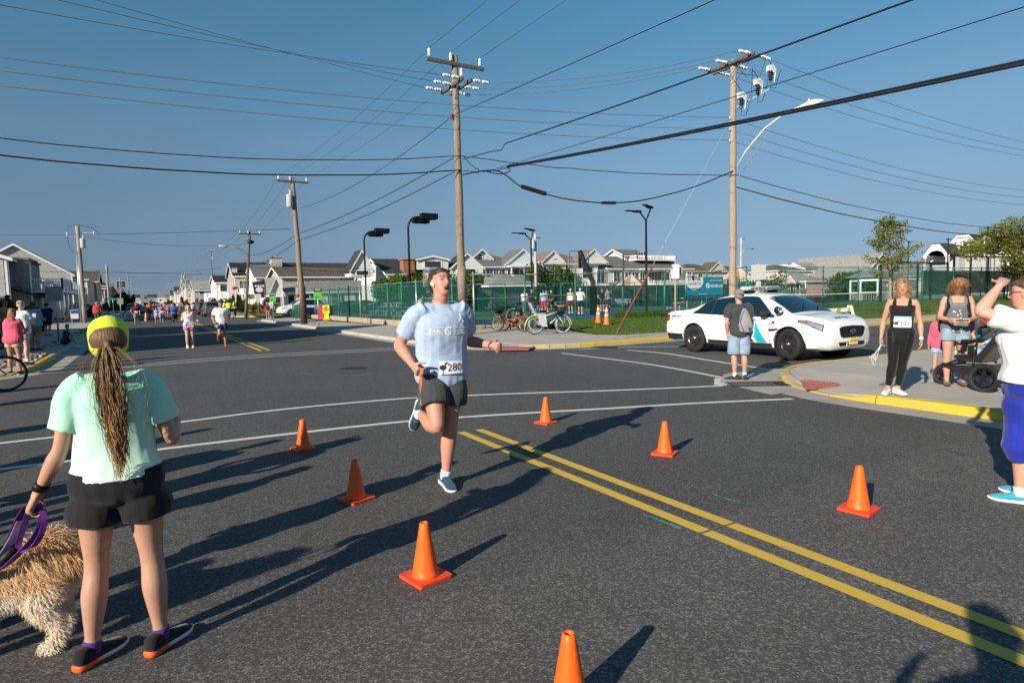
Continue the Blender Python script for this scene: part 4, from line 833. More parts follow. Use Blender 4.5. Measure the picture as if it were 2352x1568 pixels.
for sx,sy,st,lab,w_,hh,m in((455,1263,1192,'teal street name sign on a white post beyond the yellow cap',.9,.2,TEALS),(505,1240,1196,'teal street name sign on a post farther down the left kerb',.9,.2,TEALS),(530,1226,1199,'tiny teal street name sign farthest down the left kerb',.9,.2,TEALS),(484,1256,1200,'plain white sign back on a post before the green bushes',.62,.75,SIGNB),(414,1262,1207,'small plain sign back on a thin post beyond the red shirted man',.4,.4,SIGNB),(757,1228,1200,'small white sign on the right kerb by the parked cars',.5,.6,SIGNB),(202,1270,1203,'small pale sign on a white post before the balcony house',.35,.5,SIGNW)):
 b=sat(sx,sy,.13);h=hz(sx,st,b.x,b.y)-.13;t=post('street_sign',lab,'street sign',b,h,WHITE if m is TEALS else STEEL,.05);plate(t,(0,-.05,h-.15),w_*1.3,hh*1.25,m,(-.1,-1))
FYb=FY-.06;a=aty(2740,1108,FYb);b=aty(2892,1180,FYb);t=thing('banner','teal and white sponsor banner reading STONE HARBOR bootcamp mindbody on the fence','banner',((a.x+b.x)/2,FYb,0));bw,z0,z1_=(b.x-a.x),b.z,a.z
MB().box((0,0,(z0+z1_)/2),(bw,.008,z1_-z0)).build('sheet',mat('banner_teal',(.01,.24,.36),.6,.06,3),t)
mb=MB();hw=bw/2;pts=[(-hw+.02,z1_-.02),(-hw+.02,z0+.35)]+[(-hw+.75+.72*math.cos(math.radians(200+k*16)),z0+.92+.72*math.sin(math.radians(200+k*16))*.85)for k in range(10)]+[(-hw+1.42,z1_-.02)]
mb.prism([(p[0],-.007,p[1])for p in pts],(0,-.003,0));mb.build('white_panel',INKW,t)
NAVY=mat('ink_navy',(.01,.03,.12),.6,0);BLU=mat('ink_teal',(.02,.3,.45),.6,0)
def bl(txt,s,x,z,m,bold=True):lettering(txt,s,m,t,basis((x,-.014,z),(1,0,0),(0,0,1)),bold=bold)
zc=(z0+z1_)/2;bl('STONE',.33,-hw+.72,zc+.42,NAVY);bl('HARBOR',.27,-hw+.72,zc+.14,BLU);bl('bootcamp',.24,-hw+.72,zc-.12,INK);bl('JOIN US AND BOOK ON',.09,hw-.62,zc+.32,INKW);bl('mindbody',.27,hw-.55,zc+.02,INKW);bl('@stoneharborbootcamp',.07,-.1,z0+.1,INKW,False)
mb=MB();mb.tube([(hw-1.28+.1*math.cos(k*PI/8),-.014,zc+.03+.14*math.sin(k*PI/8))for k in range(17)],.018,6);mb.build('ring_logo',INKW,t)
mb=MB();mb.ell((-hw+.62,-.014,zc+.47),(.1,.008,.13));mb.tube([(-hw+.56,-.014,zc+.58),(-hw+.56,-.014,zc+.7),(-hw+.68,-.014,zc+.7),(-hw+.68,-.014,zc+.58)],.02,6);mb.build('kettlebell_logo',NAVY,t)
def newsbox(sx,sy,m,label,rz):
 b=sat(sx,sy,.13);t=thing('newspaper_box',label,'newspaper box',b,rz);mb=MB();mb.box((0,0,.06),(.5,.42,.12));mb.box((0,0,.3),(.36,.34,.42));mb.build('pedestal',m,t);mb=MB();mb.box((0,0,.78),(.5,.44,.56));mb.box((0,.0,1.09),(.52,.46,.06),taper=.85);mb.build('cabinet',m,t);MB().box((0,-.225,.82),(.38,.012,.3)).build('door',mat('newsbox_window',(.35,.3,.03),.4,.1,5)if m is YBOX else m,t);MB().box((0,-.235,1.0),(.2,.02,.03)).build('handle',BLACK,t)
 return t
YBOX=mat('yellow_plastic',(.75,.60,.01),.4,.06,6);tb=newsbox(1309,1279,YBOX,'yellow newspaper box by the court fence',-.5)
for k,s in enumerate(('FREE','REAL','ESTATE','GUIDE')):lettering(s,.06,INK,tb,basis((0,-.234,.93-k*.07),(1,0,0),(0,0,1)),bold=True)
newsbox(1289,1278,mat('pink_plastic',(.5,.03,.09),.4,.1,6),'dark pink newspaper box left of the yellow one',-.5);newsbox(1295,1276,mat('purple_plastic',(.05,.02,.18),.4,.1,6),'purple newspaper box between the pink and the yellow one',-.5)
CB=mat('cone_base_red',(.75,.07,.025),.5,.12,6);REFL=mat('cone_reflective',(.75,.75,.75),.35,.05,8)
def cone_mesh(h,rb,rt,m,bm_,bands=()):
 mb=MB();prof=[(rb*1.12,.018),(rb,.035)]+[(rb+(rt-rb)*k/8,.035+(h-.035)*k/8)for k in range(1,9)]+[(rt*.8,h+.004),(rt*.6,h),(rt*.5,h-.03),(.005,h-.04)];mb.lathe(prof,n=28);a=mb.mesh('cone_body',[m],True)
 mb=MB();s=rb*1.48;t_=.02;n=6;pts=[]
 for cx,cy,a0 in((s,s,0),(-s,s,90),(-s,-s,180),(s,-s,270)):
  for k in range(n):an=math.radians(a0+90*k/(n-1));pts.append((cx*.88+s*.12*math.cos(an),cy*.88+s*.12*math.sin(an),.002))
 mb.prism(pts,(0,0,t_));b=mb.mesh('cone_base',[bm_]);c=None
 if bands:
  mb=MB()
  for z0_,z1_ in bands:
   f_=lambda z:rb+(rt-rb)*(z-.035)/(h-.035)+.003
   mb.lathe([(f_(z0_)-.004,z0_),(f_(z0_),z0_),(f_(z1_),z1_),(f_(z1_)-.004,z1_)],n=28,caps=False)
  c=mb.mesh('cone_band',[REFL],True)
 return a,b,c
CM=cone_mesh(.335,.078,.026,ORANGE,CB);CT=cone_mesh(.74,.13,.03,mat('cone_orange_tall',(.85,.17,.02),.5,.12,8),DARK,((.36,.44),(.52,.64)))
def cone(p,label,k=CM,rz=0.0,group='small orange cones lining the crossing',s=1.0):
 t=thing('traffic_cone',label,'traffic cone',p,rz,group);t.scale=(s,s,s);link('cone_body',k[0],t);link('cone_base',k[1],t)
 if k[2]:link('reflective_band',k[2],t)
for px,rz,lab in(((978,1326),.2,'orange cone nearest the front at the middle of the road'),((818,1147),.35,'orange cone left of the runner, second one back in the left row'),((697,1032),.1,'orange cone farthest back in the left row, beside the woman in mint'),((1254,971),.25,'orange cone farthest back in the right row, just behind the crossing line'),((1527,1042),.5,'middle orange cone of the right row, right of the yellow lines'),((1972,1171),.15,'orange cone at the right nearest the blue shoe'),((1309,1640),.2,'orange cone cut off by the bottom edge')):cone(at(*px),lab,rz=rz)
cone(at(1970,795),'tall orange cone with white bands at the police car bumper',CT,.3,'tall banded cones')
for i,(sx,sy,lab,zz)in enumerate(((2394,1308,'tall banded cone on a stack of bases on the lawn, left one',.16),(2427,1312,'tall banded cone on the lawn beside the stack, right one',.1))):
 b=sat(sx,sy,.15);
 for k in range(4 if i==0 else 3):t=MB();t.box((0,0,.02),(.44,.44,.04),taper=.92);o=t.build('cone_base',mat('maroon_rubber',(.10,.03,.035),.7,.2,8),loc=(b.x,b.y,b.z+k*.045));tag(o,'dark maroon cone base in the stack under the '+('left' if i==0 else 'right')+' lawn cone','cone base','stacked cone bases under the lawn cones')
 cone(b+Vector((0,0,.18 if i==0 else .135)),lab,CT,.2*i,'tall banded cones',1.1)
cone(sat(585,1285),'banded orange cone standing in the far street beside the walkers',CT,.3,'tall banded cones',1.15)
def barricade(p,rz,L_,label,txt=None,z=.13):
 t=thing('barricade',label,'barricade',p,rz);t.scale=(1,1,1 if txt else .68);mb=MB();MB().box((0,0,.85),(L_,.04,.26)).build('rail_board',WHITE if txt is None else SIGNW,t)
 n=int(L_/.34)
 for k in range(n):
  x0=-L_/2+k*L_/n;m=YELLOW if txt is None else mat('barricade_orange',(.75,.30,.05),.5,.1,6)
  if k%2==0:MB().prism([(x0,-.024,.73),(x0+L_/n*.8,-.024,.73),(x0+L_/n,-.024,.97),(x0+L_/n*.2,-.024,.97)],(0,-.004,0)).build('stripe',m,t)
 for e in(-1,1):
  for y in(-.28,.28):MB().bar((e*L_*.45,y,0),(e*L_*.45,y*.2,1.15),.12,.05).build('leg',WHITE,t)
  MB().box((e*L_*.46,0,.45),(.06,.5,.12)).build('spacer',WHITE,t)
 if txt:MB().box((0,-.05,.38),(L_*.9,.02,.5)).build('notice_board',SIGNW,t);lettering(txt,.42,INK,t,basis((0,-.065,.38),(1,0,0),(0,0,1)),bold=True)
b=sat(3368,1290,.13);barricade(Vector((b.x-.75,b.y,.13)),-.12,2.5,'white and yellow A-frame barricade behind the police car bonnet')
b=sat(478,1281);barricade(Vector((b.x,b.y,0)),.05,3.6,'orange striped road barricade with a white board in the far street','ROAD CLOSE')
p=at(322,735,.13)
for sx,lab in((222,'small black garden lamp in the shaded gravel, left one'),(252,'small black garden lamp in the shaded gravel, right one')):
 b=sat(sx,1296,.13);t=thing('garden_lamp',lab,'garden lamp',b);MB().tube([(0,0,0),(0,0,.38)],.02,6).build('stake',BLACK,t);MB().lathe([(.09,.36),(.12,.48),(.13,.5),(.02,.56)],n=8).build('lamp_shade',BLACK,t)
b=sat(338,1290,.13);t=thing('yard_sign','small blue and white yard sign at the conduit pole foot','sign',b+Vector((-.6,-.8,0)));MB().box((0,0,.75),(.55,.03,.75)).build('board',SIGNW,t);MB().box((0,-.02,.95),(.5,.01,.28)).build('blue_panel',mat('blue_print',(.03,.1,.35),.5,.05,5),t);MB().bar((-.2,0,0),(-.2,0,.5),.03,.03).build('leg',STEEL,t)
b=sat(418,1263,.13);t=thing('fire_hydrant','red and white fire hydrant on the far left pavement','fire hydrant',b);MB().lathe([(.16,0),(.16,.06),(.11,.08),(.11,.5),(.15,.52),(.15,.56)],n=12).build('barrel',RED,t);MB().lathe([(.14,.56),(.12,.68),(.04,.76),(.04,.8)],n=12).build('bonnet',WHITE,t);MB().tube([(-.2,0,.4),(.2,0,.4)],.06,8).build('nozzles',WHITE,t)
# HOUSES
SID={}
def siding(k):
 if k in SID:return SID[k]
 col,rows,cells={'white':((.72,.72,.70),7,0),'cream':((.60,.54,.43),7,0),'grey':((.40,.41,.40),6,.22),'paleblue':((.58,.63,.65),7,0),'taupe':((.36,.33,.27),7,0),'shake':((.42,.39,.36),6,.2),'tan':((.42,.35,.26),6,.25),'pink':((.62,.36,.35),7,0),'beige':((.50,.46,.38),7,0),'yellow':((.62,.52,.30),7,0),'red':((.20,.05,.04),7,0),'weather':((.27,.25,.235),6,.2),'slate':((.22,.245,.27),6,.22),'brick':((.36,.15,.09),13,.22)}[k]
 SID[k]=mat_rows('siding_'+k,col,rows,.6,.08,cells=cells);return SID[k]
ROOF={k:mat_rows('roof_'+k,c,6,.7,.22,cells=.3,rough=.9,scale=3)for k,c in dict(black=(.022,.024,.027),dark=(.045,.048,.052),grey=(.155,.155,.155),pale=(.30,.30,.29),brown=(.115,.095,.075),greengrey=(.22,.235,.205),tan=(.21,.165,.125),red=(.16,.05,.03)).items()}
METALB=mat_rows('roof_metal_blue',(.12,.17,.24),2,.5,.05)
def window(h,face,u,z,w,ht,hw,hd,trim=None,shutters=None,arch=False,grid=(2,2),name='window',glass=None):
 "face S(-y) W(-x) E(+x) N(+y); u along the face from its left end seen from outside; frame part with pane and shutters below it"
 o,ax,nrm={'S':((-hw,-hd),(1,0),(0,-1)),'W':((-hw,hd),(0,-1),(-1,0)),'E':((hw,-hd),(0,1),(1,0)),'N':((hw,hd),(-1,0),(0,1))}[face]
 c=Vector((o[0]+ax[0]*(u+w/2),o[1]+ax[1]*(u+w/2),z+ht/2));x=Vector((*ax,0));n=Vector((*nrm,0));t=.09;mb=MB()
 for e in(-1,1):mb.bar(c+x*e*(w/2+t/2)-Vector((0,0,ht/2+t))+n*.02,c+x*e*(w/2+t/2)+Vector((0,0,ht/2+t))+n*.02,t,.1,upv=n);mb.bar(c-x*w/2+Vector((0,0,e*(ht/2+t/2)))+n*.02,c+x*w/2+Vector((0,0,e*(ht/2+t/2)))+n*.02,.1,t)
 for i in range(1,grid[0]):q=x*(-w/2+w*i/grid[0]);mb.bar(c+q-Vector((0,0,ht/2))+n*.035,c+q+Vector((0,0,ht/2))+n*.035,.045,.04,upv=n)
 for i in range(1,grid[1]):q=Vector((0,0,-ht/2+ht*i/grid[1]));mb.bar(c+q-x*w/2+n*.035,c+q+x*w/2+n*.035,.04,.045)
 f=mb.build(name,trim or WHITE,h);mb=MB();mb.bar(c-x*w/2+n*.012,c+x*w/2+n*.012,.02,ht);mb.build('pane',glass or GLASS,f)
 if arch:mb=MB();P=[c+Vector((0,0,ht/2+.12))+x*(w/2*math.cos(a*PI/10))+Vector((0,0,w/2*math.sin(a*PI/10)))+n*.02 for a in range(11)];mb.prism(P,n*.03);mb.build('arch_pane',GLASS,f);MB().tube([p+n*.03 for p in P],.06,5).build('arch_trim',WHITE,f)
 if shutters:
  for e in(-1,1):q=c+x*e*(w/2+.32)+n*.03;MB().bar(q-x*.2,q+x*.2,.05,ht+.1).build('shutter',shutters,f)
def gable(mb,x0,x1,y0,y1,z,rise,ov,th,axis,mi=0):
 "two roof planes with thickness; ridge along axis"
 if axis=='y':
  xm=(x0+x1)/2;k=rise/(xm-x0);zo=z-ov*k
  for xa in(x0-ov,x1+ov):mb.prism([(xa,y0-ov,zo),(xm,y0-ov,z+rise),(xm,y1+ov,z+rise),(xa,y1+ov,zo)],(0,0,th),mi)
 else:
  ym=(y0+y1)/2;k=rise/(ym-y0);zo=z-ov*k
  for ya in(y0-ov,y1+ov):mb.prism([(x0-ov,ya,zo),(x0-ov,ym,z+rise),(x1+ov,ym,z+rise),(x1+ov,ya,zo)],(0,0,th),mi)
def hip(mb,x0,x1,y0,y1,z,rise,ov,ins=None):
 x0-=ov;x1+=ov;y0-=ov;y1+=ov;z-=ov*.3;w,d=x1-x0,y1-y0;i=ins if ins is not None else min(w,d)/2
 if w>=d:a,b=(x0+i,(y0+y1)/2,z+rise),(x1-i,(y0+y1)/2,z+rise);mb.add([(x0,y0,z),(x1,y0,z),(x1,y1,z),(x0,y1,z),a,b],[(0,1,5,4),(1,2,5),(2,3,4,5),(3,0,4),(3,2,1,0)])
 else:a,b=((x0+x1)/2,y0+i,z+rise),((x0+x1)/2,y1-i,z+rise);mb.add([(x0,y0,z),(x1,y0,z),(x1,y1,z),(x0,y1,z),a,b],[(0,1,4),(1,2,5,4),(2,3,5),(3,0,4,5),(3,2,1,0)])
def house(label,x0,y0,x1,y1,h,rise,roof='gable_x',wall='white',rf='grey',ov=.35,trim=WHITE,wins=(),z=.0,decks=(),chim=None,dormers=(),group=None,porch=None,cat='house'):
 hw,hd=(x1-x0)/2,(y1-y0)/2;t=thing('house',label,cat,((x0+x1)/2,(y0+y1)/2,z),0,group);W_=siding(wall);mb=MB();mb.box((0,0,h/2),(2*hw,2*hd,h))
 if roof=='gable_x':
  for xx in(-hw,hw):mb.prism([(xx-.004*(1 if xx<0 else-1),-hd,h),(xx-.004*(1 if xx<0 else-1),hd,h),(xx-.004*(1 if xx<0 else-1),0,h+rise)],(.05 if xx<0 else-.05,0,0))
 if roof=='gable_y':
  for yy in(-hd,hd):mb.prism([(-hw,yy-.004*(1 if yy<0 else-1),h),(hw,yy-.004*(1 if yy<0 else-1),h),(0,yy-.004*(1 if yy<0 else-1),h+rise)],(0,.05 if yy<0 else-.05,0))
 mb.build('wall',W_,t);mb=MB();tr=MB()
 if roof.startswith('gable'):
  ax=roof[-1];gable(mb,-hw,hw,-hd,hd,h,rise,ov,.1,ax)
  if ax=='y':
   k=rise/hw
   for yy in(-hd-ov-.03,hd+ov+.03):
    for e in(-1,1):tr.bar((e*(hw+ov),yy,h-ov*k),(0,yy,h+rise),.06,.26,upv=(0,1,0))if False else tr.prism([(e*(hw+ov),yy-.03,h-ov*k-.2),(e*(hw+ov),yy-.03,h-ov*k+.08),(0,yy-.03,h+rise+.08),(0,yy-.03,h+rise-.22)],(0,.06,0))
   for e in(-1,1):tr.box((e*(hw+ov),0,h-ov*k-.06),(.06,2*hd+2*ov,.2))
  else:
   k=rise/hd
   for xx in(-hw-ov-.03,hw+ov+.03):
    for e in(-1,1):tr.prism([(xx-.03,e*(hd+ov),h-ov*k-.2),(xx-.03,e*(hd+ov),h-ov*k+.08),(xx-.03,0,h+rise+.08),(xx-.03,0,h+rise-.22)],(.06,0,0))
   for e in(-1,1):tr.box((0,e*(hd+ov),h-ov*k-.06),(2*hw+2*ov,.06,.2))
 elif roof=='hip':hip(mb,-hw,hw,-hd,hd,h,rise,ov);tr.box((0,0,h-ov*.3-.12),(2*hw+2*ov-.04,2*hd+2*ov-.04,.2))
 elif roof=='flat':mb.box((0,0,h+.12),(2*hw+ov,2*hd+ov,.24))
 mb.build('roof',ROOF.get(rf)or METALB,t)
 if tr.v:tr.build('fascia',trim,t)
 cb=MB()
 for sx in(-1,1):
  for sy in(-1,1):cb.box((sx*(hw-.03),sy*(hd-.03),h/2-.05),(.16,.16,h-.12))
 cb.build('corner_boards',trim,t)
 for w in wins:window(t,*w[:5],hw,hd,**(w[5]if len(w)>5 else{}))
 for d in decks:deck(t,hw,hd,*d)
 if chim:
  cx,cy,cw,ch,cm=chim;r=MB().box((cx,cy,ch/2),(cw,cw*.8,ch)).build('chimney',cm,t);MB().box((cx,cy,ch+.06),(cw*1.25,cw,.12)).build('chimney_cap',mat('chimney_cap',(.3,.27,.24),.8,.2,5),r)
 for d in dormers:dormer(t,W_,rf,trim,*d)
 return t
def dormer(t,W_,rf,trim,cx,cy,z,w,d,h,rise,face='S',win=True):
 r=MB();r.box((cx,cy,z+h/2),(w,d,h));y=cy-d/2 if face=='S' else None
 r.prism([(cx-w/2,cy-d/2+.004,z+h),(cx+w/2,cy-d/2+.004,z+h),(cx,cy-d/2+.004,z+h+rise)],(0,.05,0));o=r.build('dormer',W_,t);m=MB();gable(m,cx-w/2,cx+w/2,cy-d/2,cy+d/2,z+h,rise,.25,.1,'y');m.build('dormer_roof',ROOF.get(rf)or METALB,o);m=MB();k=rise/(w/2)
 for e in(-1,1):m.prism([(cx+e*(w/2+.25),cy-d/2-.3,z+h-.25*k-.18),(cx+e*(w/2+.25),cy-d/2-.3,z+h-.25*k+.08),(cx,cy-d/2-.3,z+h+rise+.08),(cx,cy-d/2-.3,z+h+rise-.2)],(0,.05,0))
 m.build('dormer_trim',trim,o)
 if win:MB().box((cx,cy-d/2-.02,z+h*.52),(w*.62,.06,h*.72)).build('dormer_window_frame',trim,o);MB().box((cx,cy-d/2-.055,z+h*.52),(w*.5,.02,h*.58)).build('dormer_pane',GLASS,o)
def deck(t,hw,hd,face,u0,u1,z,depth,rail=.95,posts=True,roofz=None,base=0,balus=True):
 "deck or balcony on a face; floor, posts and every baluster built"
 o,ax,n={'S':((-hw,-hd),(1,0),(0,-1)),'W':((-hw,hd),(0,-1),(-1,0)),'E':((hw,-hd),(0,1),(1,0))}[face];P=lambda u,d,zz:Vector((o[0]+ax[0]*u+n[0]*d,o[1]+ax[1]*u+n[1]*d,zz))
 fl=MB();a,b=P(u0,.02,z),P(u1,depth,z);fl.box(((a.x+b.x)/2,(a.y+b.y)/2,z-.12),(abs(a.x-b.x),abs(a.y-b.y),.26));f=fl.build('deck',WHITE,t);rl=MB();bl_=MB()
 for p,q in((P(u0,0,z),P(u0,depth-.05,z)),(P(u0,depth-.05,z),P(u1,depth-.05,z)),(P(u1,depth-.05,z),P(u1,0,z))):
  for zz in(.12,rail):rl.bar(p+Vector((0,0,zz)),q+Vector((0,0,zz)),.07,.08)
  nseg=max(1,int((q-p).length/1.8))
  for k in range(nseg+1):w=p.lerp(q,k/nseg);rl.box((w.x,w.y,z+rail/2+.05),(.13,.13,rail+.12))
  if balus:
   nb=int((q-p).length/.16)
   for k in range(nb):w=p.lerp(q,(k+.5)/nb);bl_.bar((w.x,w.y,z+.1),(w.x,w.y,z+rail),.035,.035)
 rl.build('railing',WHITE,f)
 if bl_.v:tag(bl_.build('balusters',WHITE,f),kind='stuff')
 if posts:
  for k in range(3):w=P(u0+(u1-u0)*k/2+(.12,0,-.12)[k],depth-.15,0);MB().tube([(w.x,w.y,0),(w.x,w.y,z-.25)],.13,8).build('deck_post',WHITE,t,smooth=True)
 if roofz:
  for k in range(3):w=P(u0+(u1-u0)*k/2+(.12,0,-.12)[k],depth-.15,0);MB().box((w.x,w.y,(z+roofz)/2),(.16,.16,roofz-z)).build('porch_column',WHITE,t)
  a,b=P(u0-.3,-.1,0),P(u1+.3,depth+.3,0);MB().box(((a.x+b.x)/2,(a.y+b.y)/2,roofz+.1),(abs(a.x-b.x),abs(a.y-b.y),.2)).build('porch_roof',WHITE,t)
TEAL=mat('teal_shutter',(.02,.10,.10),.6,.1,6)
G2=dict(grid=(2,2));G1=dict(grid=(1,2));G3=dict(grid=(3,2));GN=dict(grid=(1,1))
def span(sx0,sx1,y):return aty(sx0,1180,y).x,aty(sx1,1180,y).x
def zz(sx,sy,y):return aty(sx,sy,y).z
# row behind the side street, left to right
Y=100;x0,x1=span(1125,1645,Y);h=zz(1300,1162,Y)
house('white ranch house with grey-green hip roof and teal shutters behind the street fence',x0,Y,x1,Y+12,h,zz(1460,1118,Y+6)-h,'hip','white','greengrey',.5,wins=[('S',(aty(s,1200,Y).x-x0),h-2.1,w,1.5,dict(grid=(1,2),shutters=TEAL))for s,w in((1205,1.3),(1325,1.5),(1435,1.3),(1560,1.4))]+[('S',1.0,.5,.9,2.0,GN)])
dx0,dx1=span(1082,1124,Y-2);dx1+=0
t=house('small white gabled bump-outs at the left end of the ranch house',dx0,Y-1.5,dx1+.4,Y+8,h*.97,2.2,'gable_y','white','greengrey',.25,wins=[('S',.5,.4,1.0,1.8,G1)])
Y=120;x0,x1=span(1130,1482,Y);h=zz(1400,1104,Y);house('long brown-grey shingled house with upper windows behind the ranch roof',x0,Y,x1,Y+13,h,zz(1300,1070,Y+6)-h,'gable_x','shake','brown',.6,wins=[('S',aty(s,1120,Y).x-x0,h-2.3,w,1.9,GN)for s,w in((1190,1.2),(1335,1.6),(1425,1.8),(1442,1.8))])
Y=140;x0,x1=span(1028,1140,Y);h=zz(1060,1106,Y);house('white house with broad grey roof and front deck with a hanging flag',x0,Y,x1,Y+14,h,zz(1120,1060,Y+7)-h,'gable_x','white','grey',.5,wins=[('S',1.2,h-2.6,1.5,2.0,G1),('S',5.5,h-2.8,1.3,2.2,GN),('W',3,h-2.6,1.4,1.9,G2),('W',8,.6,1.4,1.9,G2)],decks=[('S',.4,x1-x0-.4,h*.5,2.6),('W',2,12,h*.5,2.2)],chim=(2.5,0,2.2,h+4.4,mat('pale_stone',(.45,.42,.38),.85,.25,4,.6,20)))
Y=168;x0,x1=span(1100,1500,Y);h=zz(1300,1085,Y);house('dark roofed long house with skylight cupola behind the grey roof',x0-6,Y,x1,Y+12,h,zz(1300,1053,Y+6)-h,'gable_x','white','dark',.4,dormers=[(-10,-4,h+.5,3.2,4,1.4,2.0),(13,-4,h+.5,3.2,4,1.4,2.0)])
Y=150;x0,x1=span(942,1028,Y);h=zz(985,1101,Y);house('taupe house with black roof, wide upper windows and stone chimney',x0,Y,x1,Y+13,h,zz(990,1052,Y+6)-h,'gable_x','taupe','black',.45,wins=[('S',.9,h-3.4,1.6,2.2,G2),('S',2.9,h-3.4,1.6,2.2,G2),('S',4.9,h-3.4,1.6,2.2,GN),('W',5,h-4.5,1.0,3.2,G1),('W',9,h-4.5,1.0,3.2,G1)],decks=[('S',.4,x1-x0-.2,h*.48,2.2)],chim=(-2.0,-5.0,1.0,h+1.6,mat('pale_stone',(.45,.42,.38),.85,.25,4,.6,20)))
Y=178;x0,x1=span(866,935,Y);h=zz(900,1128,Y);house('white house with rounded balcony and dark roof past the taupe house',x0,Y,x1,Y+14,h,zz(900,1103,Y+7)-h,'gable_x','white','black',.4,wins=[('S',1,h-2.4,1.6,1.7,GN),('S',4.5,h-2.6,2.2,2.1,G2),('W',3,h-2.5,1.5,1.8,G2),('W',8,.6,1.5,1.8,G2)],decks=[('S',1,x1-x0-.5,h*.42,2.8),('W',1,10,h*.45,2.0)],dormers=[(2.5,-2,h,2.6,4,1.2,1.6)])
Y=222;x0,x1=span(772,842,Y);h=zz(800,1158,Y);house('tan house with brown roof and square gable windows down the street',x0,Y,x1,Y+16,h,zz(800,1138,Y+8)-h,'gable_x','beige','brown',.5,wins=[('S',4,h-2.4,1.6,1.8,G2),('W',3,h-2.5,1.6,1.8,G2),('S',11,1,2.2,2.2,G2)],decks=[('S',8,17,h*.5,2.0)])
Y=255;x0,x1=span(738,775,Y);house('yellow house with outside stair beyond the tan house',x0,Y,x1,Y+16,7.5,2.5,'gable_x','yellow','grey',.4,wins=[('S',3,4,1.6,1.6,G2),('S',8,4,1.6,1.6,G2),('W',4,4,1.5,1.6,G2)],decks=[('W',2,12,3.6,2.0)])
# houses behind the court
BR=siding('brick');Y=84;x0,x1=span(1552,1780,Y);h=zz(1600,1092,Y);house('white house with tall brick chimney, dark roof and dormer behind the court',x0,Y,x1,Y+12,h,zz(1720,1040,Y+6)-h,'gable_x','white','dark',.4,wins=[('S',8,h-2.6,1.2,1.6,G2),('S',13,h-2.6,1.2,1.6,G1),('S',15,h-2.6,1.2,1.6,G1)],chim=(-(x1-x0)/2+3.2,-5.6,1.7,zz(1577,1038,Y),BR),dormers=[(2.5,-4.2,h+.5,5,4,1.5,.5),(8.2,-4.5,h-.2,5.5,3,1.0,2.2),(-8,-4.5,h-.5,3.2,3,1.0,2.6)])
Y=106;x0,x1=span(1492,1556,Y);house('small white gabled cottage left of the brick chimney',x0,Y,x1,Y+10,zz(1520,1118,Y),2.6,'gable_x','white','dark',.35,dormers=[(0,-4,zz(1520,1118,Y)-.5,3,4,1.2,1.9)],decks=[('S',.5,5.8,2.6,1.6)])
Y=102;x0,x1=span(1885,2132,Y);h=zz(2000,1062,Y);W_=x1-x0
house('pale blue house with broad grey hip roof, deck and blue metal cupola',x0,Y,x1,Y+15,h,zz(1985,1010,Y+7)-h,'hip','paleblue','grey',.6,wins=[('S',aty(s,1080,Y).x-x0,h-2.8,w,2.1,G2)for s,w in((1920,1.2),(1945,1.5),(1972,1.3),(1994,1.4),(2030,1.3),(2078,1.7))]+[('S',aty(2055,1080,Y).x-x0,h-3.0,1.3,2.5,G1),('W',4,h-2.8,1.5,2,G2)],decks=[('S',W_*.55,W_-.3,h-3.2,2.2,.95,True,h-.35),('S',3,W_*.55,h-3.2,1.5)],dormers=[(W_*.32,-5.5,h-.1,8.5,5,.2,3.0,'S',False)])
a=aty(1868,1030,Y+5);t=house('square white cupola with blue metal roof and arched window',a.x,Y+3,a.x+4.2,Y+7.5,zz(1880,1030,Y+3),1.6,'gable_y','paleblue','metal',.4,wins=[('S',1.3,zz(1880,1060,Y+3),1.0,1.5,dict(grid=(1,1),arch=True))],cat='cupola')
Y=104;x0,x1=span(2160,2425,Y);h=zz(2250,1050,Y);W_=x1-x0
house('cream house with tan roof and arched gable window behind the hoop',x0,Y,x1,Y+14,h,zz(2330,1014,Y+7)-h,'hip','white','tan',.6,wins=[('S',aty(s,1080,Y).x-x0,h-3.2,w,2.4,G1)for s,w in((2225,1.2),(2262,1.2),(2330,1.5),(2352,1.3))]+[('S',aty(2388,1080,Y).x-x0,h-4.2,3.0,2.6,dict(grid=(3,1),arch=True))],dormers=[(W_/2-4,-5.8,h-.2,7,4,.4,2.6,'S',False),(-W_/2+3,-5.5,h-.3,5.5,4,.4,2.2,'S',False)],decks=[('S',4,W_-4,h-4.6,2.0)])
Y=104;x0,x1=span(2432,2742,Y);h=zz(2550,1072,Y);W_=x1-x0;SH=mat('black_shutter',(.012,.014,.02),.5,.1,5)
house('large white house with grey roof, columned porch and black shutters',x0,Y,x1,Y+15,h,zz(2550,1028,Y+7)-h,'gable_x','white','grey',.6,wins=[('S',aty(s,1080,Y).x-x0,h-3.0,1.7,2.0,dict(grid=(2,2)))for s in(2455,2500,2514,2530)]+[('S',aty(s,1080,Y).x-x0,h-3.2,2.0,2.4,dict(grid=(2,2),shutters=SH))for s in(2604,2645,2685)]+[('S',aty(2560,1080,Y).x-x0,h-3.4,1.4,2.4,G2)],decks=[('S',W_*.38,W_-.3,h-3.8,2.6,.9,True,h-.4)])
x0b,x1b=span(2512,2690,Y+4);t=house('white upper storey with roof deck on the large white house',x0b,Y+5,x1b-8,Y+12,zz(2560,1020,Y+5),1.4,'gable_x','white','grey',.7,z=0,wins=[('S',4,zz(2560,1040,Y+5),1.6,1.8,dict(grid=(2,2),shutters=SH))],decks=[('S',1,x1b-x0b-1,zz(2600,1040,Y+4),3.2,.9,False)],cat='house')
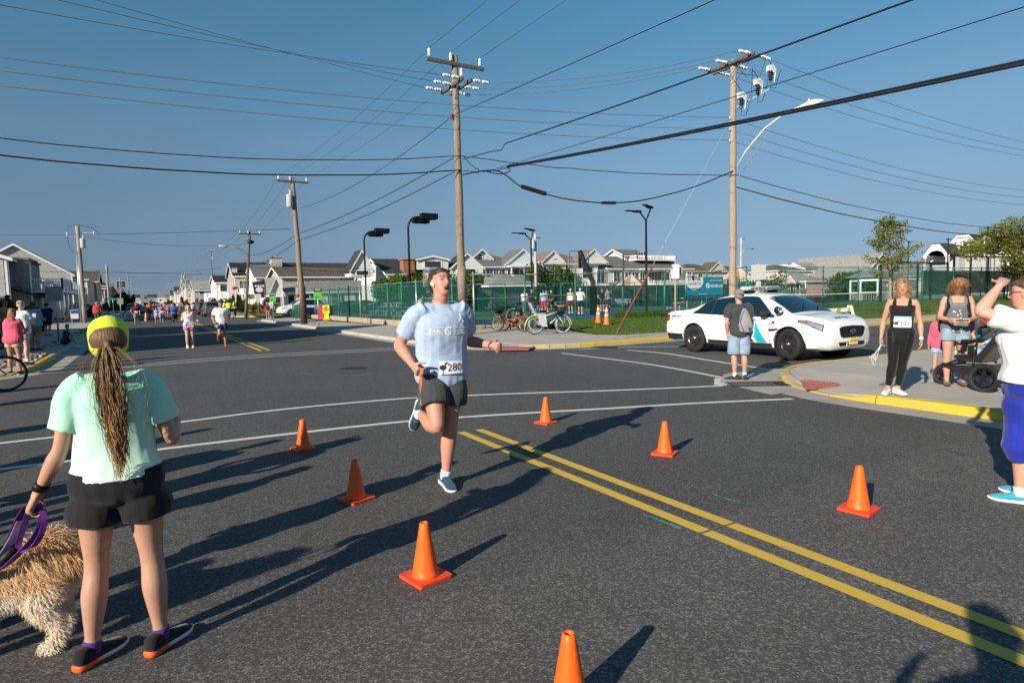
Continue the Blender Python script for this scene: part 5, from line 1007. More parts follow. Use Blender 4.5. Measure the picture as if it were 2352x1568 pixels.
Y=112;x0,x1=span(2748,2905,Y);h=zz(2800,1082,Y);house('low house with brown hip roof and arched gable right of the porch house',x0,Y,x1,Y+12,h,zz(2800,1054,Y+6)-h,'hip','cream','brown',.5,wins=[('S',4,h-2.4,1.5,1.6,G2),('S',14,h-2.4,1.5,1.6,G2)],dormers=[((x1-x0)/2-4,-4.5,h-.4,6,4,.4,2.2,'S',True)])
Y=76;x0,x1=span(1905,2092,Y);h=zz(1980,1138,Y);house('low court clubhouse with wide grey hip roof behind the fence corner',x0-2,Y-8,x1,Y+4,h,zz(1980,1094,Y)-h,'hip','white','pale',.8,wins=[('S',4,.6,1.0,1.6,G1),('S',9,.6,1.0,1.6,G1),('W',3,.3,1.2,2.1,GN)],cat='building')
Y=88;x0,x1=span(2122,2335,Y);h=zz(2200,1128,Y);house('long low building with white gable behind the court screen',x0,Y,x1,Y+10,h,zz(2290,1098,Y+2)-h,'gable_x','white','pale',.5,dormers=[((x1-x0)/2-5.5,-4.2,h-1,9.5,3,1.0,2.2,'S',False)],cat='building')
# right-hand houses past the tennis courts face west, towards the camera
def wspan(sx0,sx1,X):return atx(sx1,1180,X).y,atx(sx0,1180,X).y
def xz(sx,sy,X):return atx(sx,sy,X).z
def west(label,sx0,sx1,X,depth,h,rise,*a,**k):
 y0,y1=wspan(sx0,sx1,X);W_=y1-y0;t=house(label,0,0,W_,depth,h,rise,*a,**k);t.location=(X+depth/2,(y0+y1)/2,k.get('z',0));t.rotation_euler=(0,0,-PI/2);return t,W_
def uw(sx,sx0,X):return atx(sx0,1180,X).y-atx(sx,1180,X).y
X=140;h=xz(3290,1115,X);_w=uw(3452,3135,X)
west('big white house with pale grey roof, dormer and tall side gable',3135,3440,X,16,h,xz(3290,1030,X+8)-h,'gable_x','white','pale',.6,wins=[('S',uw(s,3135,X),h-3.0,2.2,2.0,G1)for s in(3165,3300,3380)]+[('E',7,h+1,1.6,1.8,G2)],dormers=[(uw(3195,3135,X)-_w/2,-5.5,xz(3195,1095,X)-.5,6.0,8,xz(3195,1068,X)-xz(3195,1095,X),xz(3195,1042,X)-xz(3195,1066,X))])
X=118;h=xz(3130,1124,X);_w=uw(3222,3068,X)
west('pink cottage with white gables and wide porch windows',3068,3222,X,12,h,1.2,'hip','pink','pale',.5,wins=[('S',uw(s,3068,X),h-2.6,2.0,1.9,G1)for s in(3085,3112,3140,3163,3186)],dormers=[(-.5,-3.6,h-.25,_w*.72,5,.3,xz(3140,1091,X)-h-.1,'S',False),(_w*.2,-5.6,h-.6,_w*.34,4,.3,1.7,'S',False)])
X=128;west('long low grey roofed house behind the square sign back',2960,3110,X,12,xz(3000,1085,X),xz(3000,1062,X+6)-xz(3000,1085,X),'hip','cream','grey',.5,wins=[('S',5,2,2,2,G2)])
X=170;west('white flat roofed building peeking over the tennis fence',3040,3150,X,10,xz(3090,1060,X),0,'flat','white','pale',.4,wins=[('S',5,5,3,2,G2)],cat='building')
X=175;west('white flat roofed upper floor right of the big grey roof',3425,3485,X,10,xz(3450,1040,X),0,'flat','white','pale',.4,wins=[('S',5,6,3,2,G2)],cat='building')
X=135;west('long grey roofed hall behind the young tree',3450,3720,X,14,xz(3600,1115,X),xz(3600,1092,X+7)-xz(3600,1115,X),'gable_x','white','grey',.5,wins=[('S',8,1,3,3,G2),('S',16,1,3,3,G2)],cat='building')
g=aty(3485,1180,40);t=thing('gazebo','small white gazebo with blue-grey roof behind the young tree','gazebo',(g.x,40,CZ));R_=2.2
for k in range(8):a=k*PI/4;c=Vector((R_*math.cos(a),R_*math.sin(a),0));a2=a+PI/4;c2=Vector((R_*math.cos(a2),R_*math.sin(a2),0));MB().box((c.x,c.y,1.3),(.14,.14,2.6)).build('column',WHITE,t);mb=MB();mb.bar(c+Vector((0,0,.9)),c2+Vector((0,0,.9)),.06,.08);mb.bar(c+Vector((0,0,2.35)),c2+Vector((0,0,2.35)),.06,.35);[mb.bar(c.lerp(c2,(i+.5)/7),c.lerp(c2,(i+.5)/7)+Vector((0,0,.9)),.05,.05)for i in range(7)];mb.build('railing',WHITE,t)
mb=MB();mb.lathe([(2.75,2.6),(2.7,2.7),(.05,3.7)],n=8);mb.build('roof',mat('gazebo_roof',(.16,.20,.24),.7,.15,4),t)
X=150;h=xz(3870,975,X);_w=uw(4040,3812,X);zw=xz(3850,1016,X)
t,_w=west('tall white clubhouse with dark clipped roof behind the black enclosure',3812,4040,X,16,h,xz(3900,938,X+8)-h,'hip','white','dark',.6,wins=[('S',uw(3845,3812,X),zw,1.0,xz(3850,972,X)-zw,dict(grid=(2,4),trim=SH)),('S',_w*.62,zw,2.1,2.4,dict(grid=(3,2),trim=SH))])
for c_,zc_ in((uw(3851,3812,X)-_w/2,xz(3851,944,X)),(_w*.22,xz(3930,940,X))):
 zb_=h-.9;hw_=3.4;P=[(c_-hw_,-8.5,zb_),(c_-1.1,-8.5,zc_),(c_+1.1,-8.5,zc_),(c_+hw_,-8.5,zb_)];MB().prism([(p[0],p[1],p[2]-.2)for p in P],(0,.5,0)).build('clipped_gable',siding('white'),t)
 for i in range(3):a_,b_=P[i],P[i+1];MB().prism([(a_[0],-8.9,a_[2]-.3),(b_[0],-8.9,b_[2]-.3),(b_[0],-8.9,b_[2]+.12),(a_[0],-8.9,a_[2]+.12)],(0,.3,0)).build('fascia',WHITE,t);MB().prism([(a_[0],-8.85,a_[2]+.13),(b_[0],-8.85,b_[2]+.13),(b_[0],0,b_[2]+.13),(a_[0],0,a_[2]+.13)],(0,0,.1)).build('roof',ROOF['dark'],t)
h=xz(3760,1022,X);zt_=xz(3760,982,X);t,_w=west('white arched entrance porch of the clubhouse',3716,3830,X-3,10,h-.3,.3,'hip','white','dark',.3,wins=[('S',_w*.3,.6,1.2,2.4,dict(grid=(2,2),trim=SH)),('S',_w*.36,.6,1.2,2.4,dict(grid=(2,2),trim=SH))],cat='building')
hw_=_w*.46;ya_=-8.6;P=[(-hw_,h-.2),(-hw_*.3,zt_),(hw_*.3,zt_),(hw_,h-.2)];ar=[(hw_*.66*math.cos(a*PI/10),h-.55+(zt_-h)*.62*math.sin(a*PI/10))for a in range(11)]
MB().prism([(x,ya_,z)for x,z in[(-hw_,h-.55)]+P+[(hw_,h-.55)]+ar],(0,.3,0)).build('arched_gable',WHITE,t)
for i in range(3):(a0,a1),(b0,b1)=P[i],P[i+1];MB().prism([(a0,ya_-.2,a1+.02),(b0,ya_-.2,b1+.02),(b0,4,b1+.02),(a0,4,a1+.02)],(0,0,.12)).build('roof',ROOF['dark'],t)
MB().box((0,-6.5,h-.6),(hw_*1.3,3.6,.1)).build('porch_ceiling',mat('stained_timber',(.10,.05,.03),.6,.2,5),t)
for e in(-.85,.85):MB().box((hw_*e,-8.3,(h-.6)/2),(.5,.5,h-.6)).build('porch_column',WHITE,t)
# left side of the street
def Yat(sx,x):return atx(sx,1200,x).y
XL=-8.2;ya=Yat(47,XL);yb=Yat(104,XL)
def left_house(label,sx0,sx1,xf,w,sy_eave,sy_ridge,roof,wall,rf,**k):
 y0,y1=Yat(sx0,xf),Yat(sx1,xf);h=atx((sx0+sx1)/2,sy_eave,xf).z;r=k.pop('rise',None)or(atx((sx0+sx1)/2,sy_ridge,xf).z-h)*1.15;return house(label,xf-w,y0,xf,y1,h,r,roof,wall,rf,**k),y0,y1,h
house('grey shingled house out of view at the left whose roof shades the road',-20,21.8,-8.6,30.5,6.4,3.5,'gable_x','grey','dark',.4,wins=[('E',2,3.6,1.2,1.5,G2),('S',3,3.6,1.2,1.5,G2)])
house('second grey house out of view at the left behind the corner stone bed',-20,33.5,-8.4,43.5,6.3,3.3,'gable_x','grey','dark',.4,wins=[('E',3,3.6,1.2,1.5,G2)])
XF=-9.6;y0=Yat(36,XF);h1=atx(60,1040,XF).z;hr=atx(60,945,XF).z
t1=house('grey shingled house with dark roof at the left edge, nearest in its row',XF-12,y0,XF,y0+13,h1,hr-h1,'gable_y','slate','dark',.5,wins=[('E',2.0,3.3,.9,2.0,G1),('E',6,3.3,.9,2.0,G1),('E',9.5,.6,1.2,1.6,G2)])
MB().box((6.6,-2,h1*.52),(1.3,5.5,h1*.99)).build('bay',siding('slate'),t1);MB().prism([(6.0,-4.9,h1+.0),(7.5,-4.9,h1-.3),(7.5,.9,h1-.3),(6.0,.9,h1+.0)],(0,0,.12)).build('bay_roof',ROOF['dark'],t1);MB().prism([(5.9,-5.6,3.1),(8.2,-5.6,2.3),(8.2,4,2.3),(5.9,4,3.1)],(0,0,.12)).build('porch_roof',ROOF['black'],t1)
for yy in(-4.6,.6):MB().box((7.28,yy,h1*.5),(.14,.14,h1*.95)).build('corner_board',WHITE,t1)
MB().tube([(6.1,-6.35,h1-.15),(6.1,-6.35,.3)],.05,6).build('downpipe',WHITE,t1)
SHG=[mat('shingle_a',(.46,.46,.43),.85,.12,6,.2,40),mat('shingle_b',(.40,.405,.385),.85,.12,6,.2,40),mat('shingle_c',(.50,.49,.46),.85,.12,6,.2,40)]
rnd=random.Random(2);zz_=.6;cnt=0;sm=[MB().box((0,0,0),(w,.02,.21)).mesh('shingle',[SHG[i%3]])for i,w in enumerate((.17,.22,.27,.2,.24,.18))]
rows=[]
z=h1+1.9;
while z>.5:rows.append(z);z-=.185
for r_,z in enumerate(rows):
 half=6.0 if z<h1 else max(0,6.0*(1-(z+.1-h1)/(hr-h1)));x=5.82 if z<h1 else half-.15
 while x>max(-half,2.6):
  me=sm[rnd.randrange(6)];w=me.vertices[1].co.x*2;
  if cnt<296:o=link('shingle',me,t1,(x-w/2,-6.515,z));o.rotation_euler=(math.radians(-3),0,0)
  cnt+=1;x-=w+.012
left_house('small weathered shingle cottage with brown roof and white balcony',108,150,-8.8,9,1108,1058,'gable_x','weather','tan',wins=[('S',5.5,3.6,.9,1.6,G1),('S',7.2,3.6,.9,1.6,G1)],decks=[('E',.2,8.0,3.05,2.6)])
left_house('weathered porch wing with low brown roof behind the balcony',172,235,-9.3,6,1122,1110,'hip','beige','tan',rise=1.0,wins=[('S',2,3.4,.9,1.7,G1)],decks=[('E',0,9.5,3.15,2.6)])
left_house('pale grey shingled house with black roof and white gable trim',295,318,-9.0,13,1103,1037,'gable_y','grey','black',wins=[('S',7.2,3.5,.8,.9,G2),('S',10.0,3.5,.8,.9,G2),('E',2,3.2,.9,2.2,G1),('E',6,3.2,.9,2.2,G1)],rise=4.2)
left_house('cream house with grey-green hip roof and white balcony on columns',352,396,-8.5,11,1126,1095,'hip','beige','greengrey',rise=2.4,wins=[('S',4.5,4.4,1.1,1.8,G2),('S',7.5,4.4,1.1,1.8,G2),('E',4,4.4,1.1,1.8,G2)],decks=[('S',2.5,10.8,3.6,2.2)])
left_house('brown roofed beige house just past the cream one',392,408,-8.0,9,1130,1112,'gable_x','tan','brown',rise=2.2,wins=[('S',5,4,1.1,1.6,G2)])
left_house('dark red house with octagonal white windowed turret',420,470,-9.0,14,1164,1155,'gable_x','red','brown',rise=2.0,wins=[('S',4,2.4,1.2,1.4,G2),('S',8,2.4,1.2,1.4,G2)],decks=[('S',9,13.8,3.2,1.6)],dormers=[(2.5,-3,5.6,4.2,4,1.6,.9)])
left_house('house with brown gable behind the dark bushes',470,505,-10,14,1170,1155,'gable_x','white','brown',rise=2.6,wins=[('S',4,2.4,1.4,1.4,G2)])
a=sat(562,1225,.1);t=house('little turret tower with green pyramid roof at the street end',-9,235,-3.5,240.5,zz(562,1186,235),zz(562,1178,235)-zz(562,1186,235)+1.2,'hip','white','greengrey',.5,wins=[('S',1.5,7,2.5,2,G2)],cat='tower')
# both sides of the street running on, and the far row behind the side street
rnd=random.Random(21);walls=['white','white','beige','grey','white','cream','paleblue','taupe','white','shake'];rfs=['grey','dark','brown','pale','dark','greengrey'];k=0
LB='distant pale beach house in the row along the far {} side of the street'
for y in list(range(215,700,19)):
 for side in(-1,1):
  xf=(-9.5 if side<0 else 13)+rnd.uniform(-1,1.5)*side;w=rnd.uniform(9,14);h=rnd.uniform(5.5,8.2);wl=walls[rnd.randrange(10)];rr=rfs[rnd.randrange(6)];x0_,x1_=(xf-w,xf)if side<0 else(xf,xf+w)
  if y>420 and side>0:continue
  wins=[('S',1.5+i*3.2,hh,1.5,1.7,GN)for i in range(3)for hh in(1,4.2)]if y<420 else[('S',2,4,2,2,GN)]
  house(LB.format('left' if side<0 else 'right'),x0_,y,x1_,y+rnd.uniform(11,15),h,rnd.uniform(1.8,3.4),rnd.choice(['gable_x','gable_y','hip']),wl,rr,.4,wins=wins,decks=[('S',.6,w-.6,h*.5,1.8,.95,False,None,0,False)]if rnd.random()<.6 and y<400 else(),group='distant houses along the street, '+('left' if side<0 else 'right'))
for y in(740,800,860):
 for x in range(-60,60,15):house('hazy pale beach house at the far end of the street',x+rnd.uniform(-3,3),y,x+11,y+12,rnd.uniform(6,9),rnd.uniform(2,3.5),'gable_x',walls[rnd.randrange(10)],rfs[rnd.randrange(6)],.4,wins=[('S',2,4,2,2,GN)],group='houses closing the street')
for k,(sx0,sx1,Y,sye,syr,wl,rr)in enumerate(((1640,1700,105,1100,1085,'white','grey'),(2135,2165,112,1085,1060,'white','grey'),(2905,2975,115,1085,1066,'beige','brown'),(3480,3560,95,1095,1072,'white','grey'),(1780,1870,110,1085,1062,'white','grey'),(2690,2760,125,1072,1055,'white','pale'))):
 x0,x1=span(sx0,sx1,Y);h=zz(sx0,sye,Y);house(f'grey or brown roof peeking from the second row, {("first", "second", "third", "fourth", "fifth", "sixth")[k]} from the runner pole side',x0,Y,x1,Y+12,h,zz(sx0,syr,Y+6)-h,'gable_x',wl,rr,.4,wins=[('S',3,h-2.5,1.6,1.6,G2)])
US=mat('flag_white',(.75,.72,.7),.8,.05,5);USR=mat('flag_red',(.5,.03,.05),.8,.05,5);USB=mat('flag_blue',(.02,.04,.2),.8,.05,5)
p=aty(1055,1134,136);t=thing('flag','red and white striped flag hanging from the white house deck','flag',p);MB().tube([(-.9,0,.6),(.3,-.1,-.1)],.03,6).build('flag_pole',WHITE,t)
for k in range(7):MB().prism([(-.3+k*.12,0,.1-k*.06),(-.3+(k+1)*.12,0,.1-(k+1)*.06),(-.05+(k+1)*.12,-.05,-1.1),(-.05+k*.12,-.05,-1.05)],(0,.02,0)).build('stripe',USR if k%2==0 else US,t)
p=aty(1040,1162,70);t=thing('garden_flag','dark banner with pale paw shape on a pole by the one way sign','flag',(p.x,70,.13));MB().tube([(.55,0,0),(.55,0,p.z+.9)],.05,6).build('flag_pole',BLACK,t);MB().prism([(-.75,0,p.z+.8),(.5,0,p.z+.9),(.45,0,p.z-.9),(-.55,0,p.z-.7)],(0,.02,0)).build('cloth',mat('maroon_cloth',(.05,.025,.035),.8,.1,4),t);mb=MB();mb.ell((-.05,-.03,p.z-.05),(.38,.01,.28));[mb.ell((-.4+k*.25,-.03,p.z+.35),(.1,.01,.13),8,5)for k in range(4)];mb.build('emblem',US,t)
p=aty(3716,1040,47);t=thing('flag','navy flag on a thin pole in front of the clubhouse porch','flag',(p.x,47,.13));MB().tube([(0,0,0),(0,0,p.z+.6)],.05,6).build('flag_pole',STEEL,t);MB().prism([(0,0,p.z),(.9,0,p.z-.9),(2.2,0,p.z-2.2),(1.3,0,p.z-2.1),(.4,0,p.z-1.5)],(0,.02,0)).build('cloth',USB,t)
for sx,sy,Y_,lab in((1905+620,1095,56,'tan striped pyramid shade roof behind the screen'),(2952,1063,58,'brown and white striped pavilion roof by the lamp pole')):
 p=aty(sx,sy,Y_);t=thing('shade_roof',lab,'shade roof',(p.x,Y_,.2));zt=p.z-.2;TS=(mat('roof_tan_stripe',(.35,.2,.13),.7,.1,5),mat('roof_cream_stripe',(.6,.52,.45),.7,.1,5))
 for k in range(8):a,a2=k*PI/4,(k+1)*PI/4;MB().add([(0,0,zt),(2.6*math.cos(a),2.6*math.sin(a),zt-1.9),(2.6*math.cos(a2),2.6*math.sin(a2),zt-1.9)],[(0,1,2)]).build('roof_panel',TS[k%2],t)
 for a in(PI/4,3*PI/4,5*PI/4,7*PI/4):MB().tube([(2*math.cos(a),2*math.sin(a),0),(2*math.cos(a),2*math.sin(a),zt-1.6)],.08,6).build('post',mat('pavilion_post',(.2,.12,.08),.7,.1,5),t)
p=aty(2985,1120,50);t=thing('playground_slide','dark green playground slide and tower by the lamp pole','playground',(p.x,50,.2));PG_=mat('playground_green',(.01,.16,.11),.45,.1,5)
MB().tube([(0,0,2.4),(.5,-.1,2.2),(.2,-.7,1.5),(-.5,-.5,1.0),(-.4,.3,.5),(.6,.6,.3)],.45,10).build('slide_tube',PG_,t,smooth=True);MB().box((-1.6,0,1.5),(1.2,1.2,.1)).build('platform',PG_,t)
for dx,dy in((-2.1,-.5),(-1.1,-.5),(-2.1,.5),(-1.1,.5)):MB().tube([(dx,dy,0),(dx,dy,3.2)],.07,6).build('post',mat('pavilion_post',(.2,.12,.08),.7,.1,5),t)
MB().box((-1.6,-.55,2.1),(1.2,.05,1.0)).build('panel',PG_,t)
# TREES AND SHRUBS
def leafcloud(mb,blobs,n,s,rnd,up=.3):
 V,Fc=mb.v,mb.f;tot=sum(b[1][0]*b[1][1]for b in blobs)
 for c,r in[(b[0],b[1])for b in blobs]:
  for _ in range(int(n*r[0]*r[1]/tot)):
   a=rnd.random()*6.283;u=rnd.uniform(-1,1);q=math.sqrt(1-u*u);k=(rnd.random()**.4)*(1+.25*noise.noise(Vector((math.cos(a)*q,math.sin(a)*q,u))*2.2+Vector(c)))
   p=Vector((c[0]+r[0]*k*q*math.cos(a),c[1]+r[1]*k*q*math.sin(a),c[2]+r[2]*k*u));d=Vector((rnd.gauss(0,1),rnd.gauss(0,1),rnd.gauss(0,1)+up)).normalized();e=d.orthogonal().normalized();f_=d.cross(e);sz=s*rnd.uniform(.6,1.3);o=len(V)
   V.extend([tuple(p-e*sz),tuple(p+f_*sz*.5),tuple(p+e*sz),tuple(p-f_*sz*.5)]);Fc.append((o,o+1,o+2,o+3))
 mb.m=[0]*len(Fc)
def shrub(label,p,blobs,n,s,leaf,seed=1,cat='shrub',stems=True,name='shrub',group=None):
 t=thing(name,label,cat,p,0,group);rnd=random.Random(seed);mb=MB();leafcloud(mb,blobs,n,s,rnd);mb.build('foliage',leaf,t);st=MB()
 for c,r in[(b[0],b[1])for b in blobs][:6]:st.tube([(rnd.uniform(-.15,.15),rnd.uniform(-.15,.15),0),(c[0]*.5,c[1]*.5,c[2]*.5),(c[0],c[1],c[2]+r[2]*.3)],[.05,.035,.012],5)
 st.build('stems',mat('bark',(.12,.09,.065),.9,.3,8,.5,30),t);return t
LG=mat_leaf('leaf_dark_green',(.018,.04,.012),(.05,.085,.022));LM=mat_leaf('leaf_mid_green',(.035,.075,.015),(.085,.14,.03));LY=mat_leaf('leaf_yellow_green',(.12,.15,.02),(.26,.24,.03));LP=mat_leaf('pine_needles',(.03,.065,.014),(.12,.15,.03));LR=mat_leaf('myrtle_leaf',(.06,.07,.02),(.28,.05,.06));LF=mat_leaf('flower_pink',(.5,.05,.16),(.7,.15,.3));LA=mat_leaf('pear_leaf',(.10,.14,.022),(.28,.27,.06),.4);LV=mat_leaf('lilac',(.16,.08,.16),(.3,.18,.3))
def blobs(rnd,n,R,z0,z1,r0,r1):return[((rnd.uniform(-R[0],R[0]),rnd.uniform(-R[1],R[1]),rnd.uniform(z0,z1)),(rnd.uniform(r0,r1),rnd.uniform(r0,r1),rnd.uniform(r0,r1)*.75))for _ in range(n)]
def wide(label,sx0,sx1,syt,Y,n,s,leaf,seed,depth=3,zb=.2,**k):
 a,b=aty(sx0,syt,Y),aty(sx1,syt,Y);W_=b.x-a.x;zt=a.z;rnd=random.Random(seed);nb=max(4,int(W_/(zt*.35)))
 bl_=[((-W_/2+W_*(i+.5)/nb+rnd.uniform(-.5,.5),rnd.uniform(-depth/3,depth/3),zt*rnd.uniform(.45,.72)),(W_/nb*rnd.uniform(.7,1.05),depth*.5,zt*rnd.uniform(.2,.36)))for i in range(nb)]+[((-W_/2+W_*(i+.5)/nb,-depth*.2,zt*.25),(W_/nb*.8,depth*.5,zt*.25))for i in range(nb)]
 return shrub(label,((a.x+b.x)/2,Y,0),bl_,n,s,leaf,seed,**k)
wide('dark green juniper hedge behind the street fence under the brick chimney',1520,1700,1085,66,9000,.22,LP,3,5);wide('dark green pine clump right of the tall runner',1720,1905,1068,62,9000,.22,LP,4,5)
wide('windswept green pine in front of the cream house',2135,2262,1042,68,6500,.24,LP,5,5);wide('lilac coloured flowering bush behind the court screen',2455,2520,1100,60,1500,.16,LV,6,3)
wide('round green tree beside the pink cottage at the tennis courts',3330,3475,1078,50,6500,.25,LM,7,6);wide('small dark green tree behind the square sign back',3055,3110,1062,70,1500,.25,LM,8,4);wide('green shrub line under the tennis fence at right',3560,4090,1195,57,2500,.2,LM,28,2)
for i,(sx0,sx1,syt,Y,n,s,lf,lab)in enumerate(((1075,1135,1210,88,2400,.13,LY,'round yellow-green clipped bush right of the leaning pole'),(990,1045,1205,90,2600,.13,LY,'yellow-green bush behind the dark leaning pole'),(1095,1150,1213,92,2200,.12,LM,'low clipped green hedge before the ranch house'),(1037,1088,1182,94,1800,.16,LR,'crape myrtle with red blossoms by the green number sign'),(931,956,1168,110,1500,.16,LG,'pointed dark evergreen left of the tan house windows'),(905,932,1185,112,1500,.16,LG,'rounded dark evergreen by the officers'),(955,985,1200,98,1500,.16,LG,'dark bush behind the two officers'),(846,880,1190,105,1800,.2,LG,'dark leafy bush behind the parked cars'),(878,903,1192,104,1200,.2,LG,'second dark leafy bush behind the parked cars'),(1000,1070,1236,84,1800,.1,mat_leaf('salvia',(.25,.08,.05),(.45,.2,.12)),'low coral flower bed under the yellow bushes'),(783,800,1192,160,900,.3,LR,'red flowering tree before the tan house'),(660,690,1200,240,900,.4,LM,'green bush far down the right pavement'),(735,752,1198,175,900,.3,LM,'green hedge beside the pale poles'),(725,733,1180,200,500,.3,LR,'distant red flowering tree'))):wide(lab,sx0,sx1,syt,Y,n,s,lf,40+i,2.2)
for i,(sx0,sx1,syt,Y,n,s,lf,lab)in enumerate(((-40,100,1165,33,5200,.10,LG,'large dark bush in the shade at the left edge'),(96,150,1222,41,2600,.10,LG,'dark clipped hedge behind the spectators at left'),(140,180,1225,47,1800,.10,LG,'dark hedge behind the woman in denim blue'),(345,372,1218,92,1500,.16,LG,'dark bush at the driveway car'),(375,432,1212,84,2200,.18,LM,'round green bush beyond the conduit pole'),(430,470,1180,128,2400,.24,LG,'dark tree in front of the red turret house'),(455,500,1168,140,2400,.26,LG,'tall dark tree row beside the grey poles'),(500,530,1172,165,2000,.3,LG,'dark conical tree farther down the left side'),(445,480,1200,120,1500,.2,LM,'pale green low bush by the street signs'),(575,640,1206,300,1200,.5,LG,'hazy bush group at the far street end'))):
 wide(lab,sx0,sx1,syt,Y,n,s,lf,70+i,2.0 if i<4 else 4)
b=sat(285,1290,.13);shrub('planter of red flowers by the driveway in the shade',b,[((0,0,.5),(.4,.35,.25))],300,.07,LR,9,'planter',name='flower_planter');
p=aty(1010/1.0,1149,97);shrub('hanging basket of pink flowers on the white balcony',Vector((aty(940,1152,148).x,148,aty(940,1152,148).z)),[((0,0,0),(.6,.5,.35))],300,.16,LF,10,'flower basket',name='flower_basket')
b=sat(3563,1247,.13);tb_=Vector((33.0,17.3+.9,.14));tb_=atx(3563,1246,34.0);tb_.z=lawn_z(34,tb_.y);t=thing('young_tree','slender young street tree with yellowing leaves behind the woman in black','tree',tb_)
htree=hz(3545,868,tb_.x,tb_.y)-tb_.z;rnd=random.Random(5);MB().tube([(0,0,-.1),(-.1,0,htree*.3),(-.15,.05,htree*.6),(-.25,0,htree*.97)],[.085,.07,.045,.012],10).build('trunk',mat('young_bark',(.28,.23,.15),.85,.25,8,.4,30),t,smooth=True)
br=MB();lf=MB();cl_=[]
for k in range(26):
 f_=.36+.6*k/26;a=k*2.4+rnd.uniform(-.4,.4);L_=htree*(.36*(1-f_)+.05)*rnd.uniform(.75,1.3);o=Vector((-.15-.1*f_,0,htree*f_));e=o+Vector((math.cos(a)*L_,math.sin(a)*L_,L_*rnd.uniform(.35,.9)));br.tube([o,o.lerp(e,.5)+Vector((0,0,-.05)),e],[.025,.016,.006],5)
 for j in range(4):q=o.lerp(e,.4+.2*j+rnd.uniform(-.05,.05));cl_.append((tuple(q),(rnd.uniform(.22,.42),)*2+(rnd.uniform(.16,.3),)))
leafcloud(lf,cl_,3800,.065,rnd);br.build('branches',mat('young_bark',(.28,.23,.15),.85,.25,8,.4,30),t,smooth=True);lf.build('crown',LA,t)
for e in(sat(3602,1235,.3),sat(3540,1228,.3)):q=Vector(e);q=atx(3605 if e.x>40 else 3515,1240,34.5);MB().tube([(-.12,0,htree*.4),(q.x-tb_.x+(.0),q.y-tb_.y,.1)],.012,4).build('stake_wire',WHITEP,t)
Y=22.0;p=aty(4110,1200,Y);t=thing('large_tree','big yellow-green tree spreading in from the right edge','tree',(p.x,Y,.3));zt=aty(4060,880,Y).z;rnd=random.Random(8);wq=lambda sx,sy,yy=Y:Vector((aty(sx,sy,yy).x-p.x,yy-Y,aty(sx,sy,yy).z-.3))
MB().tube([(0,0,-.2),(.1,.1,zt*.3),(0,0,zt*.6)],[.3,.22,.12],10).build('trunk',mat('bark',(.12,.09,.065),.9,.3,8,.5,30),t,smooth=True);br=MB();lf=MB();cl_=[]
for sx,sy in((4060,890),(4090,930),(4040,960),(4020,935),(3985,925),(3960,955),(3920,985),(3890,1000),(3870,995),(3935,1000),(3990,990),(4040,1010),(4080,1000),(4060,1050),(4090,1070),(4040,1075),(4120,960),(4150,900),(4160,1000),(4130,1060),(4200,940),(4200,1040),(4010,970),(4070,975),(4065,1090),(4095,1100)):
 q=wq(sx,sy,Y+rnd.uniform(-1.5,1.5));br.tube([(0,0,zt*rnd.uniform(.3,.5)),q*.55+Vector((0,0,zt*.2)),q],[.06,.035,.012],5);cl_.append((tuple(q),(rnd.uniform(.8,1.25),rnd.uniform(.8,1.2),rnd.uniform(.55,.9))))
leafcloud(lf,cl_,11000,.10,rnd);br.build('branches',mat('bark',(.12,.09,.065),.9,.3,8,.5,30),t,smooth=True);lf.build('crown',LA,t)
GL=mat('far_lawn',(.07,.14,.025),.95,.3,2,.4,30)
sheet('far_lawn',pixl:=[tuple(sat(x,y,.13)[:2])for x,y in((990,1262),(1045,1253),(1130,1256),(1150,1262),(1090,1267))],.14,GL);sheet('far_lawn',[(14,71.2),(80,71.2),(80,99),(14,99)],.12,GL);sheet('far_lawn',[(10.8,80),(16,80),(16,98),(10.8,98)],.125,GL);sheet('far_yard',rect(10.7,99.2,80,420),.06,GRAVEL);sheet('far_yard_west',rect(-60,110.2,-4.8,420),.06,GRAVEL);sheet('park_ground',rect(24,59,160,62),-.02,GL);sheet('park_lawn',rect(36,71.5,200,79),.05,GL)
# PEOPLE
SKINM=mat_vcol('skin',.5,.12);HAIRM={}
def cloth(name,col,col2=None,kind=None,rough=.8):
 k='cloth_'+name
 if k in MATS:return MATS[k]
 if kind=='melange':return mat(k,col,rough,0,26,.25,9,stretch=(1,1,9),col2=col2,spec=.15,sheen=.3)
 if kind=='plaid':return mat(k,col,rough,0,14,.1,9,col2=col2,spec=.15,detail=0)
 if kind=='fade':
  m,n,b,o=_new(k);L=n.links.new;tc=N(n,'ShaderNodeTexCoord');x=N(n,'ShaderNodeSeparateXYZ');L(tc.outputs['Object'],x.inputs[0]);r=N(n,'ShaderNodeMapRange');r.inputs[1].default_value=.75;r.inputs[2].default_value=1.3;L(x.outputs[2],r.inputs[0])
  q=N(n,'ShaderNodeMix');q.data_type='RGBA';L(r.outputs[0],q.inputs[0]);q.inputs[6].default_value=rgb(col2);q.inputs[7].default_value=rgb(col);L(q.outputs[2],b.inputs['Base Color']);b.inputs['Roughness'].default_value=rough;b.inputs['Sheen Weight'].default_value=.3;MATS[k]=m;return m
 return mat(k,col,rough,.1,9,.25,40,spec=.15,col2=col2,sheen=.2)
